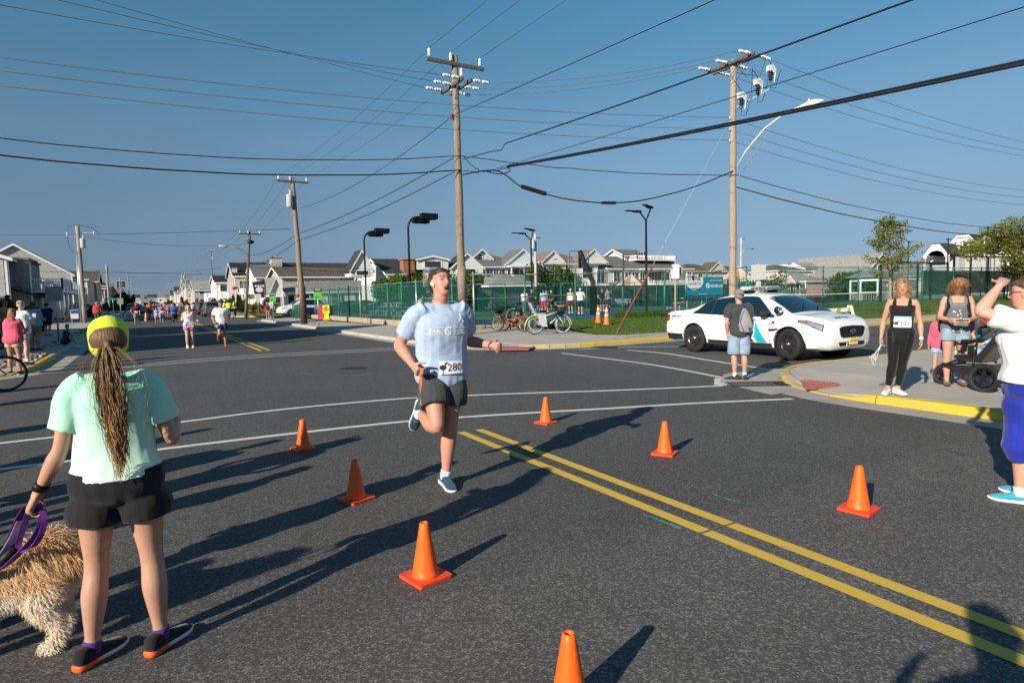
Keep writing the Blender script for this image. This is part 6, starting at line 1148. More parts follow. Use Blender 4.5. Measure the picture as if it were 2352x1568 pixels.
def catm(xs,vs,x):
 for i in range(len(xs)-1):
  if x<=xs[i+1]or i==len(xs)-2:
   t=(x-xs[i])/(xs[i+1]-xs[i]);h=xs[i+1]-xs[i];m=lambda j:0 if j in(0,len(xs)-1)else(vs[j+1]-vs[j-1])/(xs[j+1]-xs[j-1]);return(2*t**3-3*t*t+1)*vs[i]+(t**3-2*t*t+t)*h*m(i)+(-2*t**3+3*t*t)*vs[i+1]+(t**3-t*t)*h*m(i+1)
def ring(c,sx,sy,a,b,n=20,e=2.2):
 R=[]
 for k in range(n):
  t=2*PI*k/n;ct,st=math.cos(t),math.sin(t);R.append(c+sx*(math.copysign(abs(ct)**(2/e),ct)*a)+sy*(math.copysign(abs(st)**(2/e),st)*b))
 return R
def limb(mb,P,A,side,n=16):
 "tapered tube through P with (a, b) half widths; side gives the cross-section's width axis"
 R=[];side=Vector(side);A=[a if isinstance(a,tuple)else(a,a)for a in A]
 if len(P)>2:
  P=[Vector(p)for p in P];d=[0.0]
  for a,b in zip(P,P[1:]):d.append(d[-1]+max(1e-4,(b-a).length))
  T=sorted(set(d+[d[i]+(d[i+1]-d[i])*k/3 for i in range(len(d)-1)for k in(1,2)if d[i+1]-d[i]>.03]));P,A=[Vector([catm(d,[p[j]for p in P],x)for j in range(3)])for x in T],[tuple(max(.002,catm(d,[a[j]for a in A],x))for j in(0,1))for x in T]
 for i,p in enumerate(P):
  t=(Vector(P[min(i+1,len(P)-1)])-Vector(P[max(i-1,0)])).normalized();s=(side-t*side.dot(t));s=s.normalized()if s.length>.05 else t.orthogonal().normalized();a,b=A[i]if isinstance(A[i],tuple)else(A[i],A[i]);R.append(ring(Vector(p),s,t.cross(s),a,b,n,2.0))
 mb.rings(R)
DOWN=(0,0,-1)
def D(v):return Vector(v).normalized()
TORSO=[(-.075,.05,.045,.0),(-.04,.088,.066,-.008),(.0,.098,.074,-.012),(.04,.097,.07,-.006),(.09,.087,.060,0),(.14,.088,.062,.004),(.19,.097,.068,.006),(.235,.103,.070,.002),(.27,.098,.062,-.004),(.295,.07,.046,-.008),(.315,.042,.038,-.006)]
def _resample(T,n=26):
 xs=[q[0]for q in T];return[(x,)+tuple(catm(xs,[q[i]for q in T],x)for i in(1,2,3))for x in sorted(set([xs[0]+(xs[-1]-xs[0])*k/n for k in range(n+1)]))]
TORSO_=_resample(TORSO)
def person(label,loc,face,H=1.72,pose=None,vox=.014,skin=(.52,.30,.21),girth=1.0,fem=False,top=None,bottom=None,shoes=((.6,.6,.6),(.7,.7,.7)),socks=None,hair=None,hat=None,bib=None,glasses=False,group=None,detail=False,name='person',cat='person',wr=.005,child=False,seed=1,hips=1.0,look=None):
 P_=dict(lean=(0,.03,1),yaw=0,ra=((.18,-.05,-1),(.05,.25,-1)),la=((-.18,-.05,-1),(-.05,.25,-1)),rl=((.03,0,-1),(.02,-.04,-1)),ll=((-.03,0,-1),(-.02,-.04,-1)),head=(0,0,0),rh=None,lh=None,curl=.5,tilt=0);P_.update(pose or{})
 t=thing(name,label,cat,loc,math.radians(face-90),group);g=girth;up=D(P_['lean']);X=Vector((1,0,0));yw=math.radians(P_['yaw']);Xs=Vector((math.cos(yw),math.sin(yw),0));Xs=(Xs-up*Xs.dot(up)).normalized();Fw=up.cross(Xs)*-1 if False else Xs.cross(up)*-1
 Fw=up.cross(Xs);hf=.93 if not child else 1.0;hd=.128*H*(1.16 if child else 1.0);legk=1.0 if not child else .94
 pel=Vector((0,0,.53*H*legk));J={}
 for s,nm in((1,'r'),(-1,'l')):
  hip=pel+X*s*.052*H*hips;th,sh=D(P_[nm+'l'][0]),D(P_[nm+'l'][1]);kn=hip+th*.245*H*legk;an=kn+sh*.24*H*legk;J[nm]=[hip,kn,an,D(P_[nm+'l'][2])if len(P_[nm+'l'])>2 else None,th,sh]
 def toe(nm):
  d=J[nm][3]
  if d is None:d=Vector((.12 if nm=='r' else-.12,1,0)).normalized()
  return d
 low=min(min(J[q][2].z-.045*H,(J[q][2]+toe(q)*.1*H).z-.02*H)for q in 'rl')
 if P_.get('sit')is None:dz=-low
 else:dz=P_['sit']-pel.z
 off=Vector((0,0,dz));pel+=off
 for q in 'rl':
  for i in range(3):J[q][i]=J[q][i]+off
 shl={};ct_=pel+up*.272*H
 sw=(.108 if not fem else .096)*H*(.5+.5*g)
 for s,nm in((1,'r'),(-1,'l')):
  sp=ct_+Xs*s*sw+up*.004*H;ua,fa=D(P_[nm+'a'][0]),D(P_[nm+'a'][1]);el=sp+ua*.172*H;wr_=el+fa*.148*H;shl[nm]=[sp,el,wr_,ua,fa]
# one continuous body, neck, head, limbs and hands
 mb=MB();tw=lambda s_,k:k
 def torso(mb,s0,s1,k,kb=None,extra=0.0,st=0.0):
  R=[];fem_=lambda s_:(.93 if .12<s_<.3 else 1.06 if s_<.05 else .93)if fem else 1.0
  sl=[q for q in TORSO_ if s0-.001<=q[0]<=s1+.001]
  for s_,a,b,yo in sl:
   f=max(0,min(1,(s_+.02)/.22));xa=X.lerp(Xs,f).normalized();c=pel+up*s_*H+Fw*yo*H;wa=a*fem_(s_)*(hips if s_<.06 else 1);u_=max(0,min(1,s_/.21));ws_=(.098*(1.06*hips if fem else 1))*(1-u_)+.1005*(.93 if fem else 1)*u_;wa=wa+max(0,ws_-wa)*st if 0<=s_<=.21 else wa;R.append(ring(c,xa,Fw,wa*H*g*k+extra,b*H*g*(kb or k)*(1.05 if fem and .18<s_<.25 else 1)+extra))
  return R
 mb.rings(torso(mb,-.075,.315,1.0));nk=pel+up*.30*H;yaw_,pit,rol=[math.radians(q)for q in P_['head']]
 Hm=Matrix.Rotation(yw+yaw_,3,'Z')@Matrix.Rotation(pit,3,'X')@Matrix.Rotation(rol,3,'Y');hx,hy,hz_=Hm@Vector((1,0,0)),Hm@Vector((0,1,0)),Hm@Vector((0,0,1));sk=up*.048*H+Vector((0,0,.012*H));hb=nk+sk+hy*.012*H-hz_*.012*H
 limb(mb,[nk-up*.03*H,nk+up*.02*H,hb+hz_*hd*.12,hb+hz_*hd*.5-hy*hd*.05],[(.05*H*g,.042*H),(.034*H*(.85 if fem else 1.05),.036*H),(.033*H*(.85 if fem else 1.05),.037*H),(.036*H,.04*H)],Xs)
 for z,a,yc,b in((0,.12,.27,.09),):pass
 HR=[(-.02,.10,.26,.06),(.03,.17,.21,.15),(.12,.235,.12,.26),(.25,.285,.06,.35),(.4,.315,.03,.39),(.52,.325,.0,.415),(.66,.335,-.02,.43),(.79,.315,-.03,.41),(.9,.245,-.035,.32),(.97,.14,-.035,.19),(1.0,.05,-.035,.07)]
 mb.rings([ring(hb+hz_*(z*hd)+hy*(yc*hd),hx,hy,a*hd,b*hd,20,2.1)for z,a,yc,b in HR])
 hp=lambda x,y,z:hb+hx*(x*hd)+hy*(y*hd)+hz_*(z*hd)
 if vox<.02:
  limb(mb,[hp(0,.36,.55),hp(0,.46,.42),hp(0,.47,.36),hp(0,.36,.34)],[.035*hd,.065*hd,.075*hd,.06*hd],hx,8)
  for s in(-1,1):mb.ell(hp(s*.335,-.03,.45),(.045*hd,.085*hd,.13*hd),10,8,rot=Hm);mb.ell(hp(s*.13,.31,.6),(.12*hd,.07*hd,.035*hd),8,6,rot=Hm)
  mb.ell(hp(0,.335,.215),(.11*hd,.05*hd,.025*hd),8,6,rot=Hm);mb.ell(hp(0,.33,.155),(.09*hd,.05*hd,.025*hd),8,6,rot=Hm)
 ag=(.55+.45*g)*(.88 if fem else 1.0)*(.85 if child else 1)
 for s,nm in((1,'r'),(-1,'l')):
  sp,el,wt,ua,fa=shl[nm];sd=Xs if abs(ua.dot(Xs))<.8 else Fw;a_=lambda q:q*H*ag
  limb(mb,[nk-Fw*.006*H-up*.008*H,nk.lerp(sp,.5)-up*.004*H,sp-up*.002*H],[(.026*H,.026*H),(.034*H*g,.030*H),(a_(.036),a_(.034))],Fw,12)
  limb(mb,[sp-ua*.02*H-Xs*s*.012*H,sp+ua*.02*H,sp.lerp(el,.4),sp.lerp(el,.75),el,el.lerp(wt,.22),el.lerp(wt,.5),el.lerp(wt,.85),wt+fa*.008*H],[a_(.034),a_(.033),a_(.030),a_(.0255),a_(.0235),a_(.0265),a_(.023),a_(.0165),(a_(.0175),a_(.0125))],sd)
  hdv=D(P_[nm+'h'][0])if P_[nm+'h']else fa;nv=D(P_[nm+'h'][1])if P_[nm+'h']and len(P_[nm+'h'])>1 else(Xs*-s);nv=(nv-hdv*nv.dot(hdv)).normalized();sv=hdv.cross(nv);sv=sv if sv.dot(Fw)>0 else-sv
  cu=P_['curl'][0 if nm=='r' else 1]if isinstance(P_['curl'],tuple)else P_['curl'];hl=.108*H;pe=wt+hdv*hl*.5
  limb(mb,[wt-hdv*.01,wt+hdv*hl*.2,pe],[(.018*H,.012*H),(.023*H,.0115*H),(.024*H,.0095*H)],sv,12)
  for f_ in range(4):
   b0=pe+sv*(.0175-.0117*f_)*H-hdv*.008;q=b0;dcur=hdv;L_=hl*(.46,.52,.49,.38)[f_];Q=[b0-hdv*.02];ang=cu*.75
   for j,sg in enumerate((.45,.32,.23)):dcur=(Matrix.Rotation(-ang*(.9,1.0,.8)[j],3,hdv.cross(nv))@dcur)if False else(dcur*math.cos(ang)+nv*math.sin(ang)if j==0 else(dcur*math.cos(ang)+(nv*math.cos(ang*j)-hdv*math.sin(ang*j))*math.sin(ang))).normalized();q=q+dcur*L_*sg;Q.append(q)
   mb.tube(Q,[.0056*H,.0054*H,.005*H,.004*H],8)
  th0=wt+hdv*hl*.16+sv*.018*H;d1=D(hdv*.75+sv*.75+nv*.25*(1+cu));d2=D(hdv*(.9-.3*cu)+sv*.2+nv*.5*cu);mb.tube([th0-d1*.01,th0+d1*hl*.25,th0+d1*hl*.25+d2*hl*.24],[.0075*H,.0065*H,.0048*H],8)
  shl[nm]+=[hdv,nv,sv,pe]
 lg=(.5+.5*g)*(.85 if child else 1)*(1.04 if fem else 1)
 for s,nm in((1,'r'),(-1,'l')):
  hip,kn,an,_,th,sh=J[nm];a_=lambda q:q*H*lg;bk=sh.cross(X);bk=bk if bk.dot(Fw)<0 else-bk
  limb(mb,[hip+Vector((0,0,.03*H))-X*s*.006*H,hip+th*.03*H,hip.lerp(kn,.35),hip.lerp(kn,.7),kn-th*.03*H,kn+sh*.01*H,kn.lerp(an,.15)+bk*.004*H,kn.lerp(an,.34)+bk*.009*H,kn.lerp(an,.6)+bk*.005*H,kn.lerp(an,.85),an],[(a_(.052),a_(.056)),(a_(.053),a_(.057)),(a_(.048),a_(.052)),(a_(.038),a_(.041)),(a_(.0325),a_(.034)),(a_(.031),a_(.033)),(a_(.0315),a_(.034)),(a_(.034),a_(.037)),(a_(.0275),a_(.029)),a_(.0205),a_(.0215)],X,18)
  tv=toe(nm);mb.tube([an-tv*.01*H,an+tv*.01*H-Vector((0,0,.012*H))],[.018*H,.016*H],8)if shoes else mb.tube([an-tv*.02*H,an+tv*.03*H-Vector((0,0,.02*H)),an+tv*.1*H-sh.lerp(Vector((0,0,-1)),.5)*-.028*H],[.02*H,.021*H,.012*H],10)
 me=remesh(mb,vox,2,.45);nv_=len(me.vertices);co=np.empty(nv_*3);me.vertices.foreach_get('co',co);co=co.reshape(-1,3);col=np.tile(np.array((*skin,1.0)),(nv_,1))
 hl_=(co-np.array(hb))@np.array([list(hx),list(hy),list(hz_)]).T/hd;x_,y_,z_=hl_[:,0],hl_[:,1],hl_[:,2];fr_=(y_>.12)&(np.abs(z_-.5)<.6)&(np.abs(x_)<.36)
 def paint(mask,c,k=1.0):col[mask,:3]=col[mask,:3]*(1-k)+np.array(c)*k
 ch=fr_&(((np.abs(x_)-.19)/.12)**2+((z_-.36)/.12)**2<1);paint(ch,(skin[0]*1.12,skin[1]*.72,skin[2]*.72),.55);paint(fr_&(np.abs(x_)<.07)&(z_>.32)&(z_<.5),(skin[0]*1.08,skin[1]*.75,skin[2]*.75),.5)
 lip=(.42,.13,.12)if skin[0]>.3 else(.12,.05,.05);hc=hair[1]if hair else(.05,.035,.025)
 mo=P_.get('mouth',0)
 paint(fr_&((x_/.12)**2+((z_-.185)/(.055+mo*.03))**2<1),lip,.8)
 if mo==1:paint(fr_&((x_/.085)**2+((z_-.185)/.05)**2<1),(.03,.008,.008))
 if mo==2:paint(fr_&((x_/.085)**2+((z_-.19)/.018)**2<1),(.8,.76,.7))
 for s in(-1,1):
  paint(fr_&(((x_-s*.155)/.085)**2+((z_-.515)/.045)**2<1),(skin[0]*.62,skin[1]*.5,skin[2]*.5),.7);paint(fr_&(((x_-s*.155)/.06)**2+((z_-.512)/.02)**2<1),(.05,.035,.03));paint(fr_&(np.abs(x_-s*.16)<.10)&(np.abs(z_-.605-.02*(1-np.abs(x_-s*.16)/.1))<.022),hc,.8)  # darker skin round each eye stands in for the shade of the socket
 zz_=np.array([noise.noise(Vector(p)*9)for p in co[::max(1,nv_//4000)]]);col[:,:3]*=(1+.05*np.interp(np.arange(nv_),np.arange(0,nv_,max(1,nv_//4000))[:len(zz_)],zz_))[:,None]
 a=me.color_attributes.new('Col','FLOAT_COLOR','POINT');a.data.foreach_set('color',col.ravel());me.materials.append(SKINM);body=link('body',me,t)
 if detail:
  for s in(-1,1):mbx=MB();mbx.ell(hp(s*.155,.335,.512),(.045*hd,.03*hd,.02*hd),8,6,rot=Hm);mbx.build('eye',INK if P_.get('squint')else mat('eye',(.35,.33,.3),.2,0),t,smooth=True)
 def wrinkle(me,amp,sc=7.0):
  n_=len(me.vertices);c=np.empty(n_*3);me.vertices.foreach_get('co',c);c=c.reshape(-1,3);nr=np.empty(n_*3);me.vertices.foreach_get('normal',nr);nr=nr.reshape(-1,3);d=np.array([noise.noise((p[0]*sc*1.5+seed*3,p[1]*sc*1.5,p[2]*sc*.8))+.5*noise.noise((p[0]*sc*3,p[1]*sc*3,p[2]*sc*2.2+seed))for p in c]);c+=nr*(d*amp)[:,None];me.vertices.foreach_set('co',c.ravel());me.update()
 def garment(mb,nm_,m,v=None,sm=4,amp=None):
  me=remesh(mb,v or vox,sm);wrinkle(me,wr if amp is None else amp);me.materials.append(m);return link(nm_,me,t)
 def hemmed(mb,P,A,side,dirv,n=16):
  "open cuff or hem: the last ring folds back inside"
  P=[Vector(p)for p in P];e=P[-1];a=A[-1]if isinstance(A[-1],tuple)else(A[-1],A[-1]);limb(mb,P+[e-dirv*.004,e-dirv*.035],list(A)+[(a[0]*.84,a[1]*.84),(a[0]*.7,a[1]*.7)],side,n)
 parts={}
 if top:
  kind,m=top[0],top[1];o=dict(top[2])if len(top)>2 else{};k=o.get('k',1.12);hem=o.get('hem',-.02);fl=o.get('flare',1.0);mb=MB();neck=.305 if kind in('tee','long','jacket')else .262;R=torso(mb,-.075,neck,k,k*1.03,st=.85 if kind in('tee','long','jacket')else .25);sl=[q[0]for q in TORSO_ if-.076<=q[0]<=neck];i0=next(i for i,q in enumerate(sl)if q>=hem-.001);R=R[i0:]
  c0=sum(R[0],Vector())/len(R[0]);base=[c0+(p-c0)*fl-up*(sl[i0]-hem)*H for p in R[0]];inn_=[c0+(p-c0)*.86*fl-up*(sl[i0]-hem)*H+up*.006 for p in R[0]];inn2=[c0+(p-c0)*.8+up*.03 for p in R[0]]
  if kind=='tee' or kind=='long' or kind=='jacket':R.append(ring(pel+up*.318*H-Fw*.004*H,Xs,Fw,.043*H*g,.042*H))
  mb.rings([inn2,inn_,base]+R)
  for s,nm in((1,'r'),(-1,'l')):
   sp,el,wt,ua,fa=shl[nm][:5];sd=Xs if abs(ua.dot(Xs))<.8 else Fw;a_=lambda q:q*H*ag
   if kind in('tee','long','jacket'):
    limb(mb,[nk-Fw*.006*H-up*.014*H,nk.lerp(sp,.5)-up*.004*H,sp,sp+ua*.02*H],[(.036*H,.034*H),(.045*H*g,.039*H),(a_(.043),a_(.041)),(a_(.042),a_(.042))],Fw,14)
    tl=o.get('sleeve',.58);sr=o.get('sr',1.0)
    if kind=='tee':hemmed(mb,[sp-ua*.03*H-Xs*s*.03*H,sp+ua*.02*H,sp.lerp(el,tl*.6),sp.lerp(el,tl)],[a_(.042),a_(.0425*sr),a_(.042*sr),a_(.043*sr)],sd,ua)
    else:hemmed(mb,[sp-ua*.03*H-Xs*s*.02*H,sp+ua*.02*H,sp.lerp(el,.6),el,el.lerp(wt,.4),el.lerp(wt,o.get('cuff',.92))],[a_(.042),a_(.041),a_(.036),a_(.032),a_(.031),a_(.026)],sd,fa)
   else:
    q0=pel+up*.225*H+Xs*s*.055*H*g;wst=.016 if kind=='tank' else .02
    for f_ in(1,-1):mb.tube([q0+Fw*f_*.058*H*g-up*.0*H,pel+up*.275*H+Xs*s*.058*H*g+Fw*f_*.046*H*g,pel+up*.306*H+Xs*s*.056*H*g],wst*H,8)
  if o.get('hood'):mb.tube([pel+up*.31*H-Fw*.05*H+Xs*.05*H,pel+up*.29*H-Fw*.075*H,pel+up*.31*H-Fw*.05*H-Xs*.05*H],.03*H,10)
  parts['top']=garment(mb,o.get('name',{'tee':'tee_shirt','tank':'tank_top','long':'long_sleeved_shirt','jacket':'jacket'}[kind]),m)
 if bottom:
  kind,m=bottom[0],bottom[1];o=dict(bottom[2])if len(bottom)>2 else{};k=o.get('k',1.07);tl=o.get('len',.62);fl=o.get('flare',1.25);mb=MB();mb.rings(torso(mb,-.075,o.get('waist',.04)+.001,k))
  for s,nm in((1,'r'),(-1,'l')):
   hip,kn,an,_,th,sh=J[nm];a_=lambda q:q*H*lg
   if kind=='shorts':hemmed(mb,[hip+Vector((0,0,.03*H))-X*s*.004*H,hip+th*.03*H,hip.lerp(kn,tl*.6),hip.lerp(kn,tl)],[(a_(.057),a_(.062)),(a_(.058),a_(.063)),(a_(.052*fl),a_(.056*fl)),(a_(.049*fl),a_(.053*fl))],X,th,18)
   elif kind=='skirt':hemmed(mb,[hip+Vector((0,0,.03*H)),hip+th*.03*H,hip.lerp(kn,tl)],[(a_(.057),a_(.062)),(a_(.064),a_(.066)),(a_(.066),a_(.07))],X,th,18)
   else:
    L2=o.get('leg',.9);tr=o.get('loose',1.0);mul=1.06*tr
    hemmed(mb,[hip+Vector((0,0,.03*H)),hip+th*.03*H,hip.lerp(kn,.35),hip.lerp(kn,.7),kn,kn.lerp(an,.34*L2),kn.lerp(an,.7*L2),kn.lerp(an,L2)],[(a_(.055),a_(.059)),(a_(.0565),a_(.0605)),(a_(.050*mul),a_(.054*mul)),(a_(.041*mul),a_(.044*mul)),(a_(.0345*mul*tr),a_(.0365*mul*tr)),(a_(.036*mul*tr),a_(.039*mul*tr)),(a_(.029*mul*tr),a_(.031*mul*tr)),a_(.0245*mul*tr)],X,sh,18)
  parts['bottom']=garment(mb,o.get('name',{'shorts':'shorts','skirt':'skirt','pants':'trousers'}[kind]),m)
 if shoes:
  for s,nm in((1,'r'),(-1,'l')):
   an,sh=J[nm][2],J[nm][5];f=toe(nm);u_=(-sh).lerp(Vector((0,0,1)),.5);u_=(u_-f*u_.dot(f)).normalized()if P_.get('foot_'+nm)is None else D(P_['foot_'+nm]);w_=f.cross(u_);S=H*.98*(1.05 if child else 1);o0=an-u_*.047*H
   q=lambda y,z:o0+f*(y*S)+u_*(z*S);um=shoes[0]if not isinstance(shoes[0],tuple)else cloth('shoe%d%d%d'%tuple(int(c*99)for c in shoes[0]),shoes[0]);sm_=shoes[1]if not isinstance(shoes[1],tuple)else mat('sole%d%d%d'%tuple(int(c*99)for c in shoes[1]),shoes[1],.6,.06,8)
   sole=MB();sole.rings([ring(q(y,(z0+z1)/2),w_,u_,a*S,(z1-z0)/2*S,14,3.2)for y,a,z0,z1 in((-.058,.010,.006,.022),(-.053,.019,.002,.024),(-.04,.0235,.0,.024),(-.01,.0225,.001,.021),(.02,.022,.001,.018),(.05,.0255,.0,.017),(.08,.0275,.0,.017),(.102,.024,.003,.018),(.116,.015,.007,.019),(.121,.006,.010,.018))]);upm=MB()
   upm.rings([ring(q(y,(z0+z1)/2),w_,u_,a*S,(z1-z0)/2*S,16,2.4)for y,a,z0,z1 in((-.054,.012,.014,.052),(-.048,.0195,.01,.062),(-.035,.0228,.01,.066),(-.015,.0232,.01,.066),(.008,.0232,.01,.064),(.022,.0228,.01,.056),(.045,.0238,.01,.043),(.07,.0258,.01,.035),(.09,.0245,.01,.030),(.106,.0185,.01,.025),(.115,.010,.012,.021))])
   if vox<.02:o=upm.build('shoe',um,t,smooth=True);b_=sole.build('sole',sm_,o);b_.data.polygons.foreach_set('use_smooth',[True]*len(b_.data.polygons))
   else:o=upm.build('shoe',um,t,smooth=True);sole.build('sole',sm_,o)
   if socks:c_,hh=socks;limb_=MB();limb(limb_,[an-u_*.01*H,an+u_*hh*.5*H,an-sh*hh*H],[.0235*H*lg,.023*H*lg,.0235*H*lg],X,14);limb_.build('sock',c_,t,smooth=True)
   if detail and vox<.011:
    lc=MB()
    for k in range(4):a0=q(.022+k*.011,.056-k*.0055);lc.tube([a0-w_*.012*S,a0+u_*.004,a0+w_*.012*S],.0022,5)
    lc.build('laces',shoes[2]if len(shoes)>2 else WHITEP,o)
 from mathutils.bvhtree import BVHTree
 sf=parts['top'].data if 'top' in parts else me;bv=BVHTree.FromPolygons([v.co for v in sf.vertices],[tuple(p.vertices)for p in sf.polygons])
 def cast(p,d,off=.004):
  h=bv.ray_cast(p-d*1.0,d);return(h[0]if h[0]else p)-d*off
 J['cast']=cast;J['hp'],J['hd'],J['H'],J['rot']=hp,hd,H,Hm
 if hair:
  kind,hcol=hair[0],hair[1];km='hair_%d_%d_%d'%tuple(int(c*200)for c in hcol);hm=mat(km,hcol,.5,.35,22,.5,60,stretch=(3,3,.4),col2=tuple(c*2.1+.012 for c in hcol),spec=.4);mb=MB();hg={'short':1.0,'buzz':.97,'bun':1.0,'pony':1.0,'bob':1.06,'long':1.05,'curly':1.2,'shag':1.08}.get(kind,1)*(.93 if hat else 1)
  for z,a,yc,b in((.62,.34,-.10,.37),(.74,.35,-.07,.42),(.86,.31,-.05,.38),(.97,.2,-.05,.25),(1.03,.06,-.05,.09)):pass
  mb.rings([ring(hp(0,yc,z),hx,hy,a*hd*hg,b*hd*hg,20)for z,a,yc,b in((.28,.26,-.23,.21),(.42,.335,-.19,.27),(.55,.345,-.15,.31),(.66,.35,-.09,.37),(.76,.352,-.045,.425),(.84,.335,-.02,.425),(.92,.29,-.015,.37),(.99,.2,-.03,.26),(1.045,.07,-.045,.1))])
  if kind in('bob','long','shag','curly'):ln={'bob':-.25,'long':-.75,'shag':-.5,'curly':-.3}[kind];mb.rings([ring(hp(0,yc,z),hx,hy,a*hd*hg,b*hd*hg,20)for z,a,yc,b in((ln,.30,-.30,.14),(ln*.5,.40,-.24,.22),(.15,.42,-.18,.30),(.4,.40,-.14,.34),(.7,.36,-.1,.36))])
  if kind=='bun':mb.ell(hp(0,-.42,.72),(.17*hd,.15*hd,.16*hd))
  if kind=='pony' and not o_pony(t):mb.tube([hp(0,-.38,.6),hp(0,-.62,.5),hp(0,-.68,.2),hp(.02,-.6,-.2),hp(.02,-.55,-.5)],[.06*hd,.1*hd,.12*hd,.1*hd,.03*hd],10)
  me=remesh(mb,min(vox,.012),2);wrinkle(me,.008 if kind not in('curly',)else .022,14 if kind!='curly' else 22);me.materials.append(hm);link('hair',me,t);J['hairm']=hm
  if detail and kind in('curly','pony','shag','long','bob','short'):
   rnd=random.Random(seed);st=MB();nst={'curly':700,'pony':150,'short':260}.get(kind,350)
   for _ in range(nst):
    v=me.vertices[rnd.randrange(len(me.vertices))];p,nn_=v.co.copy(),v.normal.copy()
    if kind=='short':d1=(nn_*.4+hy*-.5+Vector((rnd.gauss(0,.4),rnd.gauss(0,.4),-.3))).normalized();st.tube([p,p+d1*.012+nn_*.004,p+d1*.024],[.0022,.002,.0005],3,caps=False);continue
    q=[p];d1=nn_*.6+Vector((rnd.gauss(0,.5),rnd.gauss(0,.5),-.6));L_=hd*rnd.uniform(.12,.35);ph=rnd.random()*6
    for j in range(1,6):f_=j/5;q.append(p+d1.normalized()*L_*f_+Vector((math.cos(ph+f_*7),math.sin(ph+f_*7),-f_*.6))*hd*(.05 if kind=='curly' else .02))
    st.tube(q,[.0035,.003,.003,.0025,.002,.0006],3,caps=False)
   tag(st.build('hair_strands',hm,t,smooth=True),kind='stuff')
 if hat:
  kind,hm=hat[0],hat[1];mb=MB();tl_=(lambda R_,z:[p+hz_*((p-hp(0,0,z)).dot(hy)*.62*max(0,1.08-z)/.58)for p in R_])if kind in('cap','capback')else(lambda R_,z:R_);mb.rings([tl_(ring(hp(0,yc,z),hx,hy,a*hd,b*hd,20),z)for z,a,yc,b in((.5,.385,-.07,.46),(.6,.395,-.06,.48),(.72,.40,-.05,.485),(.85,.37,-.05,.45),(.96,.29,-.05,.36),(1.05,.14,-.05,.18),(1.08,.03,-.05,.04))]);h_=mb.build('cap' if kind!='bucket' else 'hat',hm,t,smooth=True)
  if kind=='cap' or kind=='capback':sgn=1 if kind=='cap' else-1;mb=MB();P=[hp(.33*math.cos(a),sgn*(.3+.42*math.sin(a))-.03,.66-.07*math.sin(a)+.03*abs(math.cos(a)))for a in[PI*k/10 for k in range(11)]];mb.prism(P,hz_*.012);mb.build('cap_brim',hat[2]if len(hat)>2 else hm,h_)
  if kind=='bucket':mb=MB();mb.rings([ring(hp(0,-.03,z),hx,hy,a*hd,a*1.15*hd,20)for z,a in((.66,.37),(.56,.66),(.55,.67),(.63,.36))]);mb.build('hat_brim',hm,h_,smooth=True)
 if glasses:
  mb=MB()
  for s in(-1,1):mb.ell(hp(s*.15,.40,.52),(.115*hd,.03*hd,.085*hd),12,8,rot=Hm);mb.tube([hp(s*.26,.37,.54),hp(s*.35,.1,.54),hp(s*.36,-.05,.5)],.012*hd,5)
  mb.tube([hp(-.06,.43,.54),hp(.06,.43,.54)],.012*hd,5);mb.build('sunglasses',glasses if not isinstance(glasses,bool)else GLASSD,t,smooth=True)
 if bib:
  txt,bz,bx=bib[0],bib[1]if len(bib)>1 else .13,bib[2]if len(bib)>2 else 0;sz=bib[3]if len(bib)>3 else 1.0;c=pel+up*bz*H+Fw*(.086*H*g)+Xs*bx*H;M_=basis(c,-Xs,up);mb=MB();bw,bh=.105*sz,.078*sz;dp=lambda x,y:(cast(M_@Vector((x,y,0)),-Fw,0)-c).dot(Fw);d0=max(dp(0,-bh),dp(0,0),dp(0,bh));dl_,dr_=max(dp(-bw,-bh),dp(-bw,bh)),max(dp(bw,-bh),dp(bw,bh));ty=max(-.35,min(.35,(dp(0,bh)-dp(0,-bh))/(2*bh)));cur=lambda p,e=0.0:c+M_.to_3x3()@Vector((p[0],p[1],0))+Fw*(d0+((dl_ if p[0]<0 else dr_)-d0)*(p[0]/bw)**2*.8+ty*p[1]*.5+.010+e);pts=[cur((-bw+2*bw*k/8,-bh))for k in range(9)]+[cur((bw-2*bw*k/8,bh))for k in range(9)]
  mb.add(pts,[(k,k+1,16-k,17-k)for k in range(8)]);bo=mb.build('race_bib',INKW,t)
  if vox<.02:
   mb=MB();top_=[cur((-bw+2*bw*k/8,bh*.45),.0015)for k in range(9)];t2=[cur((bw-2*bw*k/8,bh),.0015)for k in range(9)];mb.add(top_+t2,[(k,k+1,16-k,17-k)for k in range(8)]);mb.build('bib_band',mat('bib_blue',(.33,.45,.65),.6,.1,9),bo)
   wp=lambda p:cur((p.x,p.y),.003);me=lettering(txt,.09*sz,INK,bo,Matrix.Translation((.03*sz,-.025*sz,0)),warp=wp,name='bib_number')
   mb=MB();mb.ell((-.075*sz,-.02*sz,0),(.03*sz,.022*sz,.001),10,4);mb.tube([(-.06*sz,-.01*sz,0),(-.045*sz,.02*sz,0),(-.03*sz,.018*sz,0)],.006*sz,4);mb.tube([(-.075*sz,-.03*sz,0),(-.075*sz,-.08*sz,0)],.003,4);b2=mb.build('bib_bird',mat('bib_navy',(.03,.03,.10),.6,0),bo);
   for v in b2.data.vertices:v.co=wp(v.co)
 t['_']=0;del t['_'];J['t'],J['sh'],J['pel'],J['up'],J['Fw'],J['Xs'],J['parts'],J['X']=t,shl,pel,up,Fw,Xs,parts,X;return J
def o_pony(t):return False
